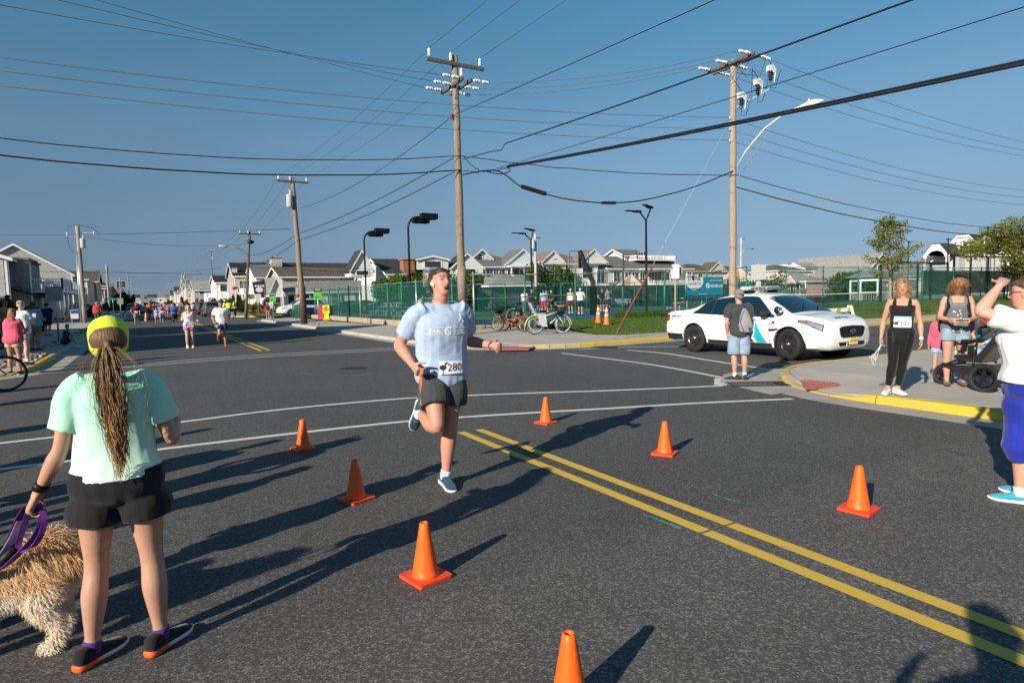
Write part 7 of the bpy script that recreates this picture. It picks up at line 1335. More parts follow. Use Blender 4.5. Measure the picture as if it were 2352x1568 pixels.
# the cast
SK=(.48,.26,.18);SKL=(.60,.38,.29);SKT=(.42,.21,.13);SKD=(.09,.05,.035);BRN=(.035,.02,.013);DKB=(.015,.010,.008);BLD=(.30,.19,.085);GRY=(.34,.32,.30);RDB=(.10,.04,.02)
c_black=cloth('black',(.012,.012,.014));c_white=cloth('white',(.78,.78,.77));c_navy=cloth('navy',(.02,.03,.09));c_char=cloth('charcoal',(.045,.05,.058));c_grey=cloth('grey',(.22,.22,.23));c_denim=cloth('denim',(.16,.25,.35),(.30,.40,.50));c_kha=cloth('khaki',(.42,.36,.26));c_red=cloth('red',(.55,.03,.03));c_blue=cloth('blue',(.03,.12,.42));c_lb=cloth('light_blue',(.25,.42,.62));c_or=cloth('orange',(.75,.16,.03));c_pink=cloth('pink',(.70,.10,.17));c_pur=cloth('purple',(.32,.13,.42));c_mar=cloth('maroon',(.10,.012,.025));c_hv=cloth('hi_vis',(.62,.75,.04));c_brn=cloth('brown',(.14,.085,.05));sock_w=cloth('sock_white',(.75,.75,.75))
RUN=dict(lean=(0,.10,1),ra=((.15,-.45,-.85),(-.25,.85,.15)),la=((-.15,.1,-1),(.2,.85,.45)),rl=((.02,.35,-.9),(0,-.55,-.8),(0,1,-.1)),ll=((-.02,-.05,-1),(0,-.75,-.35),(0,.5,-.85)),curl=1.3)
WALK=dict(lean=(0,.05,1),ra=((.12,-.25,-1),(0,.1,-1)),la=((-.12,.2,-1),(0,.45,-.9)),rl=((.02,.25,-1),(.02,-.1,-1)),ll=((-.02,-.2,-1),(-.02,-.4,-1)))
J=person('tall dark-haired male runner in pale blue tee, bib 280, mouth open, mid-stride by the cones',at(1023,1116),262,1.90,dict(lean=(.0,.02,1),yaw=4,ra=((.40,-.42,-.82),(-.22,.82,-.55)),la=((-.28,-.5,-.8),(-.42,.75,-.10)),rl=((.02,.42,-.9),(.10,-.97,.10),(.18,-.35,-.92)),ll=((.10,.08,-1),(.10,-.10,-1),(-.05,1,-.05)),head=(12,16,-5),curl=1.35,mouth=1,squint=1),.0075,(.55,.265,.19),1.10,False,('tee',cloth('runner_blue',(.29,.40,.59),(.45,.55,.71),'melange'),dict(hem=-.07,k=1.12,sleeve=.66,sr=1.03)),('shorts',c_char,dict(len=.60,flare=1.3)),(cloth('shoe_teal',(.01,.045,.08),(.02,.08,.12)),(.72,.70,.66),cloth('lace_teal',(.05,.22,.3))),(sock_w,.03),('short',(.028,.017,.011)),bib=('280',.05,-.012),detail=True,wr=.007,seed=3)
t,pel,up,Fw,Xs,H,hp,hd=J['t'],J['pel'],J['up'],J['Fw'],J['Xs'],J['H'],J['hp'],J['hd']
mb=MB();mb.ell(hp(.345,.03,.43),(.02,.016,.016));mb.tube([hp(.36,.05,.43),hp(.36,.12,.3)],.006,6);mb.build('earbud',WHITEP,t,smooth=True)
CF=J['cast']
def chest(z,x,d=0):return lambda p:CF(pel+up*(z*H+p.y)+Xs*(x*H-p.x),-Fw)
def print_(txt,s,z,x,m=INKW,bold=True,d=.076):lettering(txt,s,m,J['t'],Matrix.Identity(4),'shirt_print',bold,warp=chest(z,x,d))
print_('TAR',.052,.2,.062);print_('HEELS',.048,.2,-.062);print_('N',.075,.2,0);print_('C',.10,.2,.002);mb=MB()
for x in(-.062,.062):
 for z in(.186,.214):f=chest(z,x,.076);mb.tube([f(Vector((dx,0,0)))for dx in(-.07,-.035,0,.035,.07)],.0022,4)
tag(mb.build('shirt_print_bars',INKW,t),kind='stuff')
f=chest(.255,-.07,.07);mb=MB();mb.tube([f(Vector(p))for p in((0,.035,0),(0,0,0),(.02,-.03,0))],.003,4);mb.tube([f(Vector(p))for p in((-.025,-.03,0),(0,0,0))],.003,4);mb.build('shirt_emblem',INKW,t)
hip,kn=J['r'][0],J['r'][1];th=J['r'][4];MBs=MB();side=J['X']*.078*H*1.0
MBs.bar(hip+J['X']*.058*H+Fw*.03*H+Vector((0,0,.02)),hip.lerp(kn,.55)+J['X']*.066*H+Fw*.02*H,.022,.012);MBs.build('orange_stripe',c_or,J['parts']['bottom']);wt=J['sh']['l'][2];MB().tube([wt+J['sh']['l'][5]*.0+Vector((math.cos(a)*.032,math.sin(a)*.012,math.sin(a)*.03))for a in[k*PI/6 for k in range(13)]],.007,6).build('wristband',BLACK,t)
def mat_heel():
 m,n,b,o=_new('two_tone_sole');g_=N(n,'ShaderNodeNewGeometry');x=N(n,'ShaderNodeVectorMath',operation='DOT_PRODUCT');tc=N(n,'ShaderNodeTexCoord');n.links.new(tc.outputs['Generated'],x.inputs[0]);x.inputs[1].default_value=(.6,.6,0);r=N(n,'ShaderNodeValToRGB');n.links.new(x.outputs['Value'],r.inputs[0]);r.color_ramp.elements[0].position=.42;r.color_ramp.elements[1].position=.62;r.color_ramp.elements[0].color=(.8,.11,.015,1);r.color_ramp.elements[1].color=(.75,.72,.68,1);n.links.new(r.outputs[0],b.inputs['Base Color']);b.inputs['Roughness'].default_value=.6;return m
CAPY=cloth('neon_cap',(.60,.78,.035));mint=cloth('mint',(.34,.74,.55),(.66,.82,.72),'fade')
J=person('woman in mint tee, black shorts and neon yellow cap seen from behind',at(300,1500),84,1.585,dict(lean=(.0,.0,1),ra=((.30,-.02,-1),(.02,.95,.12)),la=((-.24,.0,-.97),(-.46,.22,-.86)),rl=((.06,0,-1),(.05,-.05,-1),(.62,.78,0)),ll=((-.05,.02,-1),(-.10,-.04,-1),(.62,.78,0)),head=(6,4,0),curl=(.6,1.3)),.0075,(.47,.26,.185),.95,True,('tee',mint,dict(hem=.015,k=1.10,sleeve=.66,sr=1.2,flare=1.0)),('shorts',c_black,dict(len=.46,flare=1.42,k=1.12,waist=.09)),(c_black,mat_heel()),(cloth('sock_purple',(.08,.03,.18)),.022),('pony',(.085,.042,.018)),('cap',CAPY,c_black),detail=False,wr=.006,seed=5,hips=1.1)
t,hp,hd,H=J['t'],J['hp'],J['hd'],J['H'];rnd=random.Random(4);hm=mat('hair_ponytail',(.075,.035,.014),.45,.3,30,.4,80,stretch=(3,3,.3),col2=(.28,.16,.075),spec=.45);hm2=mat('hair_ponytail_tip',(.20,.10,.035),.45,.3,30,.4,80,col2=(.42,.26,.11),spec=.45);cap=[c for c in t.children if c.name.startswith('cap')][0]
P0=hp(0,-.46,.38);mb=MB();mb.ell(hp(0,-.40,.40),(.05,.03,.045));mb.build('hair_tie',BLACK,t,smooth=True)
def lock(n,spread,L0,L1,r,m,nm,curl,n3=3):
 st=MB()
 for _ in range(n):
  a=rnd.gauss(0,1);b=rnd.gauss(0,.6);L_=rnd.uniform(L0,L1);ph=rnd.random()*6.28;q=[]
  for j in range(14):
   f=j/13;w=spread*(.35+1.15*math.sin(min(1,f*1.35)*PI*.62))*(1-.45*f);q.append(P0+J['X']*(a*w+math.cos(ph+f*26)*curl*f)+Vector((0,-.055-.05*math.sin(f*2.6)+b*w*.6+math.sin(ph+f*26)*curl*f,.01-L_*f))+J['X']*.03*f)
  st.tube(q,[r*(1.1-.75*(j/13))for j in range(14)],n3,caps=False)
 o=st.build(nm,m,t,smooth=True);tag(o,kind='stuff');return o
lock(420,.021,.28,.52,.0026,hm,'ponytail_hair',.006);lock(150,.019,.42,.60,.0030,hm2,'ponytail_curls',.010);lock(50,.06,.2,.45,.0011,hm2,'flyaway_hair',.012)
mb=MB();mb.ell(hp(0,-.33,.56),(.075,.05,.07));mb.build('hair_gap',J['hairm'],t,smooth=True);mb=MB();mb.tube([hp(.3*math.cos(a),-.36+.06*abs(math.cos(a)),.47+.18*math.sin(a))for a in[PI*k/12 for k in range(13)]],.008,6);mb.build('cap_opening_edge',CAPY,cap)
w=J['sh']['l'];wt,fa=w[2],w[4];u_=fa.orthogonal().normalized();v_=fa.cross(u_);mb=MB();mb.rings([[wt-fa*z+u_*(math.cos(k*PI/8)*.033)+v_*(math.sin(k*PI/8)*.027)for k in range(16)]for z in(.025,.06)]);mb.build('watch_strap',BLACK,t,smooth=True)
pe=w[8]if len(w)>8 else wt+fa*.08;PURP=cloth('purple_webbing',(.11,.025,.20));te=thing('dog_leash','purple webbing leash bundle with a black grip hanging from the woman in mint','leash',(0,0,0));M_=Matrix.Translation(t.location)@Matrix.Rotation(t.rotation_euler.z,4,'Z');hw=M_@(wt+fa*.085)
def strap(pts,w_,m,nm):
 P=smoothpath([Vector(p)for p in pts],5)if False else[Vector(p)for p in pts];out=[]
 for i in range(len(P)-1):
  for k in range(6):
   f=k/6;a,b,c,d=P[max(0,i-1)],P[i],P[i+1],P[min(len(P)-1,i+2)];out.append(.5*((2*b)+(c-a)*f+(2*a-5*b+4*c-d)*f*f+(3*b-a-3*c+d)*f**3))
 mb=MB();fr_=frames(out+[P[-1]]);R=[]
 for p,tt,u,v in fr_:s_=Vector((.9,.1,.3));s_=(s_-tt*s_.dot(tt)).normalized();n_=tt.cross(s_);R.append([p+s_*w_/2+n_*.002,p-s_*w_/2+n_*.002,p-s_*w_/2-n_*.002,p+s_*w_/2-n_*.002])
 mb.rings(R);return mb.build(nm,m,te)
X_,Z_=Vector((.88,-.47,0)),Vector((0,0,1));q=lambda x,z:hw+X_*x+Z_*z
strap([q(.0,.03),q(.05,-.02),q(.03,-.10),q(-.05,-.19),q(-.15,-.27),q(-.26,-.30)],.028,PURP,'webbing');strap([q(-.01,.02),q(-.06,-.06),q(-.10,-.15),q(-.13,-.24),q(-.22,-.31),q(-.34,-.34)],.028,PURP,'webbing');strap([q(.04,.02),q(.065,-.05),q(.03,-.14),q(-.02,-.18),q(-.06,-.17),q(-.04,-.1),q(0,0)],.024,PURP,'webbing');strap([q(-.03,-.05),q(-.09,-.16),q(-.18,-.26),q(-.25,-.30)],.05,cloth('lilac_pattern',(.30,.20,.36),(.45,.36,.5)),'patterned_pouch');MB().tube([q(-.07,-.17),q(-.20,-.29)],.022,10).build('grip',BLACK,te,smooth=True)
J=person('woman in white printed tee and royal blue capris shading her eyes at the right edge',at(2342,1150)+Vector((.06,.0,0)),104,1.70,dict(lean=(0,.02,1),ra=((.25,-.1,-1),(.05,.3,-1)),la=((-.25,.93,.34),(.38,-.42,.78)),rl=((.05,-.02,-1),(.04,-.05,-1),(.05,1,0)),ll=((-.03,.03,-1),(-.02,-.02,-1),(-.1,1,0)),head=(-6,0,0),lh=((.75,-.05,.25),(.2,.3,-.9)),curl=(.5,.12)),.0075,(.55,.32,.23),1.32,True,('tee',c_white,dict(hem=.02,k=1.14,sleeve=.72,sr=1.25,flare=1.0)),('pants',cloth('royal_blue',(.02,.035,.36),(.015,.025,.26)),dict(leg=.40,loose=1.22,k=1.08,waist=.09)),(cloth('shoe_turquoise',(.04,.38,.55),(.02,.28,.42)),(.75,.75,.74),cloth('lace_turq',(.1,.5,.6))),(cloth('sock_cream',(.75,.70,.50)),.03),('bun',(.05,.03,.018)),glasses=mat('sunglass_pink',(.22,.05,.12),.25,.1,5),detail=True,wr=.008,seed=7,hips=1.15)
t,pel,up,Fw,Xs,H=J['t'],J['pel'],J['up'],J['Fw'],J['Xs'],J['H'];L_=-Xs
CF2=J['cast']
for txt,s,z,y in(('OC',.07,.2,-.03),('CUSTOM',.022,.182,-.03),('Beach',.035,.155,-.03)):lettering(txt,s,NAVY,t,Matrix.Identity(4),'shirt_print',warp=lambda p,z=z,y=y:CF2(pel+up*(z*H+p.y)-Fw*(p.x-y+.05),-L_))
mb=MB();mb.ell(CF2(pel+up*.12*H-Fw*.06,-L_),(.008,.03,.03));mb.build('shirt_emblem',mat('ink_mid_blue',(.03,.1,.4),.6,0),t)
J=person('smiling woman in black tank and leggings, bib 391, phone in hand on the corner pavement',at(2066,906,.13),208,1.64,dict(lean=(-.02,.0,1),yaw=-6,ra=((.26,-.12,-.95),(.10,.22,-1)),la=((-.22,-.02,-1),(-.06,.28,-.95)),rl=((.02,.1,-1),(.14,-.1,-1),(.25,1,0)),ll=((.14,-.02,-1),(.14,-.12,-1),(-.55,.85,0)),head=(2,4,4),curl=(1.0,.5),mouth=2),.0085,(.52,.28,.19),.98,True,('tank',c_black,dict(hem=-.06,k=1.08)),('pants',cloth('legging_black',(.010,.010,.011),None,None,.42),dict(leg=.86,loose=1.0,name='leggings')),(cloth('shoe_white',(.55,.55,.55),(.7,.7,.7)),(.8,.8,.78),c_black),None,('shag',(.20,.12,.055)),bib=('391',.115,-.012),detail=True,wr=.004,seed=9)
t,hp=J['t'],J['hp'];MB().tube([hp(.36*math.cos(a),.05,.62+.42*math.sin(a))for a in[PI*k/10 for k in range(11)]],.007,6).build('headband',c_pink,t,smooth=True);M_=Matrix.Translation(t.location)@Matrix.Rotation(t.rotation_euler.z,4,'Z');w=J['sh']['r'];ph=M_@(w[2]+w[4]*.11);te=thing('phone','white phone with tangled white cable held by the woman in black','phone',ph);mb=MB();mb.bar((-.01,0,-.07),(.05,-.01,.07),.07,.01,upv=(.3,-1,0));mb.build('case',WHITEP,te);rnd=random.Random(2);cab=MB()
for k in range(4):P=[Vector((rnd.gauss(-.12,.05),rnd.gauss(0,.03),rnd.gauss(-.14,.07)))for _ in range(7)];cab.tube([Vector((-.01,0,-.02))]+[p.lerp(P[(i+1)%7],.5)for i,p in enumerate(P)],.0035,4)
cab.build('cable',WHITEP,te,smooth=True);w=J['sh']['l'];mb=MB();mb.tube([w[2]-w[4]*.03-Vector((0,0,.0)),w[2]-w[4]*.005],.027,12);mb.build('watch_strap',WHITEP,t)
J=person('curly-haired woman in star print tank looking down at her phone behind the stroller',at(2190,884,.13),214,1.66,dict(lean=(0,.14,1),ra=((.22,.12,-1),(-.38,.85,-.10)),la=((-.22,.12,-1),(.38,.85,-.10)),rl=((.03,.05,-1),(-.02,-.06,-1)),ll=((-.03,.0,-1),(-.02,-.05,-1)),head=(0,-32,0),curl=.9),.0095,(.52,.29,.20),1.02,True,('tank',cloth('star_tank',(.13,.14,.16),(.17,.18,.2)),dict(hem=-.03,k=1.1)),('shorts',c_denim,dict(len=.46,flare=1.2)),(c_brn,(.05,.03,.02)),None,('curly',(.20,.10,.045)),detail=True,wr=.004,seed=11)
t,pel,up,Fw,Xs,H,hp,hd=J['t'],J['pel'],J['up'],J['Fw'],J['Xs'],J['H'],J['hp'],J['hd'];mb=MB()
for s in(-1,1):mb.ell(hp(s*.14,.42,.85),(.1*hd,.04*hd,.08*hd),10,6)
mb.build('sunglasses',GLASSD,t,smooth=True);rnd=random.Random(3);mb=MB()
for k in range(22):
 x,z=rnd.uniform(-.085,.085)*H,rnd.uniform(-.02,.2)*H;c=J['cast'](pel+up*z+Xs*x,-Fw,.006);mb.add([c+Xs*(.016*(1 if i%2==0 else .42)*math.sin(i*PI/5))+up*(.016*(1 if i%2==0 else .42)*math.cos(i*PI/5))for i in range(10)],[tuple(range(10))])
tag(mb.build('star_print',INKW,t),kind='stuff');w=J['sh'];a,b=w['r'][2]+w['r'][4]*.09,w['l'][2]+w['l'][4]*.09;M_=Matrix.Translation(t.location)@Matrix.Rotation(t.rotation_euler.z,4,'Z');c=M_@((a+b)/2);te=thing('phone','dark phone held in both hands by the curly-haired woman','phone',c,t.rotation_euler.z);MB().box((0,0,.01),(.15,.075,.01)).build('case',BLACK,te)
mb=MB()
for s in(-1,1):mb.tube([pel+up*.30*H+Xs*s*.07*H-Fw*.06*H,pel+up*.315*H+Xs*s*.07*H,pel+up*.22*H+Xs*s*.075*H+Fw*.075*H,pel+up*.12*H+Xs*s*.10*H+Fw*.03*H],.026,8)
bp=M_@(pel+up*.16*H-Fw*.17*H);te=thing('child_carrier','dark backpack child carrier on the curly-haired woman','child carrier',bp,t.rotation_euler.z);mb2=MB();mb2.ell((0,0,0),(.17,.13,.26));mb2.ell((.04,-.02,-.2),(.15,.14,.14));mb2.build('pack',c_char,te,smooth=True);Q_=Matrix.Rotation(-t.rotation_euler.z,4,'Z')@Matrix.Translation(-bp)@M_;mb.v=[tuple(Q_@Vector(v))for v in mb.v];mb.build('shoulder_strap',c_black,te,smooth=True)
person('small dark-haired child riding in the carrier',M_@(pel-Fw*.17*H+Xs*-.10*H+Vector((0,0,-pel.z+.0))),214,.95,dict(sit=.86,rl=((.3,.5,-.8),(0,0,-1)),ll=((-.3,.5,-.8),(0,0,-1))),.012,(.45,.26,.18),.95,True,('tee',c_char),('shorts',c_pink),child=True,hair=('shag',(.03,.016,.01)),seed=13,glasses=True)
person('small child in pink hooded top standing beside the curly-haired woman',at(2158,874,.13),200,1.18,dict(ra=((.2,.0,-1),(.0,.5,-.6)),la=((-.1,.2,-1),(0,.5,-.9))),.012,(.50,.29,.21),.95,True,('jacket',c_pink,dict(hem=-.05,k=1.25)),('shorts',c_lb,dict(len=.5)),(c_grey,(.6,.6,.6)),None,('long',(.12,.07,.035)),child=True,seed=14)
J=person('man in charcoal tee and denim shorts seen from behind by the police car',at(1697,872),58,1.68,dict(lean=(0,.02,1),ra=((.16,-.04,-1),(-.02,.15,-1)),la=((-.20,-.08,-1),(.18,.30,-.9)),rl=((.02,.0,-1),(.02,-.03,-1),(.1,1,0)),ll=((-.01,.03,-1),(.03,-.05,-1),(-.75,.6,0)),head=(5,0,0)),.010,(.50,.27,.195),.98,False,('tee',c_char,dict(hem=-.06,k=1.12,sleeve=.66,sr=1.15)),('shorts',c_denim,dict(len=.98,flare=1.32)),(cloth('shoe_dark',(.035,.033,.03)),(.02,.02,.02)),(sock_w,.04),('buzz',(.25,.22,.2)),('capback',cloth('cap_camo',(.16,.14,.12),(.24,.2,.18))),detail=False,wr=.006,seed=15)
t,pel,up,Fw,Xs,H=J['t'],J['pel'],J['up'],J['Fw'],J['Xs'],J['H'];M_=Matrix.Translation(t.location)@Matrix.Rotation(t.rotation_euler.z,4,'Z');bp=M_@(pel+up*.13*H-Fw*.105*H+Xs*.03*H);te=thing('drawstring_bag','grey drawstring bag with blue cords on the back of the man in charcoal','bag',bp,t.rotation_euler.z);mb=MB();mb.rings([ring(Vector((.0+x,0,z)),Vector((1,0,0)),Vector((0,1,0)),a,b)for z,a,b,x in((-.22,.05,.03,.02),(-.19,.12,.06,.02),(-.08,.13,.075,.01),(.06,.10,.06,0),(.17,.06,.035,-.01),(.23,.025,.02,-.02))]);me=remesh(mb,.01,1);me.materials.append(cloth('bag_grey',(.27,.27,.26)));link('sack',me,te)
cb_=cloth('cord_blue',(.03,.05,.35));MB().tube([(-.02,-.01,.22),(-.06,.0,.33),(-.07,.06,.40),(-.05,.14,.38)],.009,6).build('cord',cb_,te,smooth=True);MB().tube([(-.03,-.03,.2),(-.11,-.05,0),(-.05,-.07,-.19)],.007,6).build('cord',cb_,te,smooth=True);MB().prism([(.02,-.075,-.12),(.09,-.07,-.12),(.055,-.078,-.19)],(0,-.005,0)).build('logo_patch',cb_,te)
person('woman runner in white tank and pink shorts, bib 327, in the far street',at(437,799),272,1.60,dict(RUN,head=(0,6,0),ra=((.25,-.25,-.9),(-.65,.6,.45)),la=((-.35,-.2,-.9),(-.15,.9,-.2)),rl=((.0,.15,-1),(0,-.15,-1),(0,1,0)),ll=((-.02,.05,-1),(0,-.2,-1),(0,1,0))),.014,SKL,1.05,True,('tank',c_white,dict(hem=-.03,k=1.1)),('shorts',cloth('hot_pink',(.70,.15,.45)),dict(len=.45,flare=1.3)),((.75,.75,.75),(.8,.8,.8)),(sock_w,.03),('bun',(.06,.04,.025)),bib=('327',.03,0,1.25),detail=True,seed=17)
person('man runner in white tee, navy shorts and dark cap carrying a bib beside woman 327',at(512,797),268,1.72,dict(RUN,ra=((.3,-.35,-.85),(-.1,.75,-.7)),la=((-.3,-.4,-.85),(-.3,.85,-.1)),rl=((.0,.35,-.95),(.05,-.9,-.25),(0,-.2,-1)),ll=((-.02,.05,-1),(0,-.2,-1),(0,1,0))),.014,SKT,1.08,False,('tee',c_white,dict(hem=-.04,sleeve=.65)),('shorts',c_navy,dict(len=.6,flare=1.3)),(c_red,(.4,.05,.05)),None,('short',DKB),('cap',c_navy),bib=('58',-.04,.09,.8),detail=True,seed=18)
def S(sx,sy,dz=.13):return sat(sx,sy,dz)
person('woman in coral pink hooded jacket and khaki shorts from behind at the left edge',S(66,1498,.0),62,1.60,dict(ra=((.25,.15,-1),(-.3,.85,.35)),la=((-.15,0,-1),(0,.3,-.9)),ll=((-.05,0,-1),(-.03,-.03,-1)),rl=((.05,0,-1),(.03,-.05,-1))),.012,SKT,1.05,True,('jacket',c_pink,dict(hem=-.06,k=1.3,flare=1.12,hood=1)),('shorts',c_kha,dict(len=.45,flare=1.2)),((.03,.03,.05),(.5,.3,.3)),None,('bob',(.16,.07,.028)),seed=20)
J=person('grey-blond woman in white tee and khaki shorts holding up a phone at left',S(98,1460),58,1.66,dict(ra=((.25,.3,-.9),(-.5,.7,.3)),la=((-.2,.3,-.9),(.4,.7,.35))),.012,SKL,1.12,True,('tee',c_white,dict(hem=-.06,k=1.2)),('shorts',c_kha,dict(len=.5,flare=1.2)),((.04,.045,.06),(.6,.5,.6)),(sock_w,.05),('bun',(.33,.24,.13)),seed=21)
M_=Matrix.Translation(J['t'].location)@Matrix.Rotation(J['t'].rotation_euler.z,4,'Z');te=thing('phone','white phone raised by the woman in white tee at left','phone',M_@(J['sh']['r'][2]+Vector((-.05,.08,.1))));MB().box((0,0,0),(.075,.012,.15)).build('case',WHITEP,te)
person('woman in denim blue shirt and tan shorts from behind in the shade at left',S(145,1401),55,1.68,dict(ra=((.2,.2,-1),(-.3,.7,-.1)),la=((-.2,.2,-1),(.3,.7,-.1))),.014,SKT,1.2,True,('long',c_denim,dict(hem=-.075,k=1.25,flare=1.1)),('shorts',cloth('tan',(.22,.15,.07)),dict(len=.6)),((.05,.04,.04),(.1,.1,.1)),None,('bob',(.05,.022,.012)),seed=22)
person('person in dark navy tee and black shorts on the shaded pavement at left',S(194,1345),60,1.66,dict(ra=((.2,.2,-1),(-.3,.8,.1)),la=((-.2,.2,-1),(.3,.8,.1))),.014,SKL,1.18,False,('tee',c_navy,dict(hem=-.06,k=1.2)),('shorts',c_black,dict(len=.75,flare=1.3)),((.02,.02,.02),(.7,.7,.7)),None,('short',DKB),('capback',c_black),seed=23)
person('shirtless man in sunglasses with a towel on his shoulder at the far left',S(28,1390),330,1.76,dict(ra=((.5,-.1,-.8),(-.4,.4,-.75)),la=((-.5,-.1,-.8),(.4,.4,-.75))),.014,SKT,1.1,False,None,('shorts',c_black,dict(len=.8)),((.02,.02,.02),(.1,.1,.1)),None,('buzz',DKB),glasses=True,seed=24)
b=S(40,1240,1.35);te=thing('towel','blue and white towel over the shirtless man\'s shoulder','towel',S(28,1390));MB().box((.24,-.05,1.22),(.1,.22,.45)).build('cloth',c_white,te);MB().box((.2,-.05,1.22),(.03,.2,.44)).build('stripe',c_blue,te)
person('dark-haired man in olive tee cut by the left edge',S(-16,1400),50,1.72,None,.016,SKT,1.1,False,('tee',cloth('olive',(.05,.055,.03))),('shorts',c_grey,dict(len=.8)),((.02,.02,.02),(.1,.1,.1)),None,('short',DKB),seed=25)
person('girl in grey tee and black shorts sitting on the kerb with arms on her knees',S(300,1392,.0)+Vector((-.32,-.05,0)),8,1.45,dict(sit=.26,lean=(0,.25,1),ra=((.05,.75,-.65),(-.55,.75,.1)),la=((-.05,.75,-.65),(.55,.75,.1)),rl=((.1,.8,.5),(.0,.25,-1),(0,1,0)),ll=((-.1,.8,.5),(0,.25,-1),(0,1,0)),head=(-70,0,0)),.012,SKL,1.0,True,('tee',c_char),('shorts',c_black,dict(len=.6)),((.6,.62,.65),(.7,.7,.7)),None,('bun',DKB),child=False,seed=26)
def far(label,sx,sy,f,h,po,sk,g,fm,tp,bt,hr,z=0.0,vox=.022,**k):return person(label,sat(sx,sy,z),f,h,po,vox,sk,g,fm,tp,bt,k.pop('shoes',((.1,.1,.1),(.5,.5,.5))),None,hr,seed=int(sx),**k)
TE=lambda m:('tee',m);TK=lambda m:('tank',m);SH_=lambda m,l=.7:('shorts',m,dict(len=l,flare=1.25))
far('man in maroon tee and grey shorts with a bib walking towards us with a cane',548,1297,272,1.74,dict(WALK,ra=((.5,-.2,-.8),(-.3,.3,-.9))),SKT,1.15,False,TE(c_mar),SH_(c_grey,.95),('buzz',DKB),bib=('138',.06))
far('man in blue tee walking behind the maroon one',564,1276,268,1.78,WALK,SK,1.2,False,TE(c_blue),SH_(c_black),('short',GRY),hat=('cap',c_white));far('person in pale blue tee beside the man in blue',577,1276,268,1.66,WALK,SKL,1.0,True,TE(c_lb),SH_(c_navy),('bob',BLD));far('heavy man in orange tee and brown shorts walking in the far street',600,1272,280,1.80,WALK,SK,1.25,False,TE(c_or),SH_(cloth('rust',(.16,.04,.02)),.9),('short',GRY))
far('child in light blue tee with a bib',628,1294,270,1.36,WALK,SK,1,True,TE(c_lb),SH_(c_lb),('bob',DKB),child=True,bib=('311',.08));far('woman in lilac long sleeves, wide hat and patterned shorts',648,1292,268,1.62,WALK,SK,1.05,True,('long',c_pur),SH_(cloth('lilac_pattern',(.30,.20,.36),(.45,.36,.5)),.95),('bob',DKB),hat=('bucket',c_grey),bib=('312',.06))
far('dark-skinned runner in blue tee and black shorts with sunglasses',701,1298,268,1.80,RUN,SKD,1.05,False,TE(c_blue),SH_(c_black,.85),('buzz',DKB),glasses=True);far('child runner in orange top and blue shorts',715,1283,270,1.42,RUN,SK,.95,True,TK(c_or),SH_(c_blue),('pony',BRN),child=True);far('man in grey tee and orange shorts jogging behind the child in orange',722,1266,270,1.76,RUN,SK,1.05,False,TE(c_grey),SH_(c_or),('short',BRN))
far('woman runner in purple tank and black shorts',676,1267,270,1.7,RUN,SK,.95,True,TK(c_pur),SH_(c_black,.4),('pony',BRN));far('runner in black with a white bib left of the purple tank',668,1262,270,1.66,RUN,SKT,1,True,TK(c_black),SH_(c_black,.5),('bun',DKB),bib=('90',.06));far('woman walker in dark tank among the runners',640,1256,270,1.68,WALK,SKT,1.05,True,TK(c_char),SH_(c_pink,.5),('bun',BRN));far('runner in white tee near the middle of the far street',625,1245,270,1.74,RUN,SKT,1,False,TE(c_white),SH_(c_black),('short',BRN));far('tall runner in white singlet farther down the street',616,1240,270,1.78,RUN,SK,1,False,TK(c_white),SH_(c_navy),('short',BRN));far('runner in pink top half hidden behind the man in blue',690,1260,270,1.64,RUN,SKL,1,True,TK(c_pink),SH_(c_black),('pony',BLD))
far('man in red tee and grey shorts standing on the left pavement',392,1297,80,1.72,None,SKT,1.1,False,TE(c_red),SH_(c_char,.9),('short',GRY),.13,hat=('capback',c_kha));far('woman in purple tank and white cap on the left pavement',404,1274,80,1.6,None,SKT,1,True,TK(c_pur),SH_(c_lb,.5),('bun',BLD),.13,hat=('cap',c_white));far('small child with red cap beside the woman in purple',419,1276,250,1.12,None,SK,1,True,TE(c_black),SH_(c_black),('bob',BRN),.13,child=True,hat=('cap',c_red))
far('person in pale blue shirt with shoulder bag farther up the left pavement',441,1252,90,1.7,WALK,SKT,1,False,TE(c_lb),SH_(c_black),('short',BRN),.13);far('woman in turquoise skirt farther up the left pavement',457,1250,90,1.66,WALK,SKT,1,True,TE(c_white),('skirt',cloth('turquoise',(.03,.4,.45)),dict(len=.5)),('bob',BRN),.13);far('man in blue tee walking away on the left pavement',473,1248,90,1.76,WALK,SKT,1.1,False,TE(c_blue),SH_(c_navy),('short',BRN),.13);far('person in dark clothes by the sign back on the left',490,1243,90,1.7,WALK,SKT,1,False,TE(c_grey),SH_(c_char),('short',DKB),.13)
cr=random.Random(9);hues=[c_white,c_white,c_blue,c_red,c_lb,c_grey,c_black,c_pink,c_or,c_pur]
for i in range(46):
 y=95+230*(i/46)**1.3;x=cr.uniform(-1.5,6.8)if i%5 else cr.uniform(5,8);p=Vector((x,y,0));nm_=('white','white','blue','red','light blue','grey','black','pink','orange','purple')[i%10];fm=cr.random()<.5
 person(f'small far-off runner in a {nm_} top in the crowd down the street',p,270,cr.uniform(1.58,1.8),RUN if i%3 else WALK,.045,SK if i%4 else SKT,1.0,fm,TE(hues[i%10])if i%2 else TK(hues[i%10]),SH_([c_black,c_navy,c_grey][i%3]),None,None,('bun' if fm else 'short',BRN),group='far crowd of runners in '+nm_,seed=i,wr=0)
VEST=dict(k=1.17,hem=-.01)
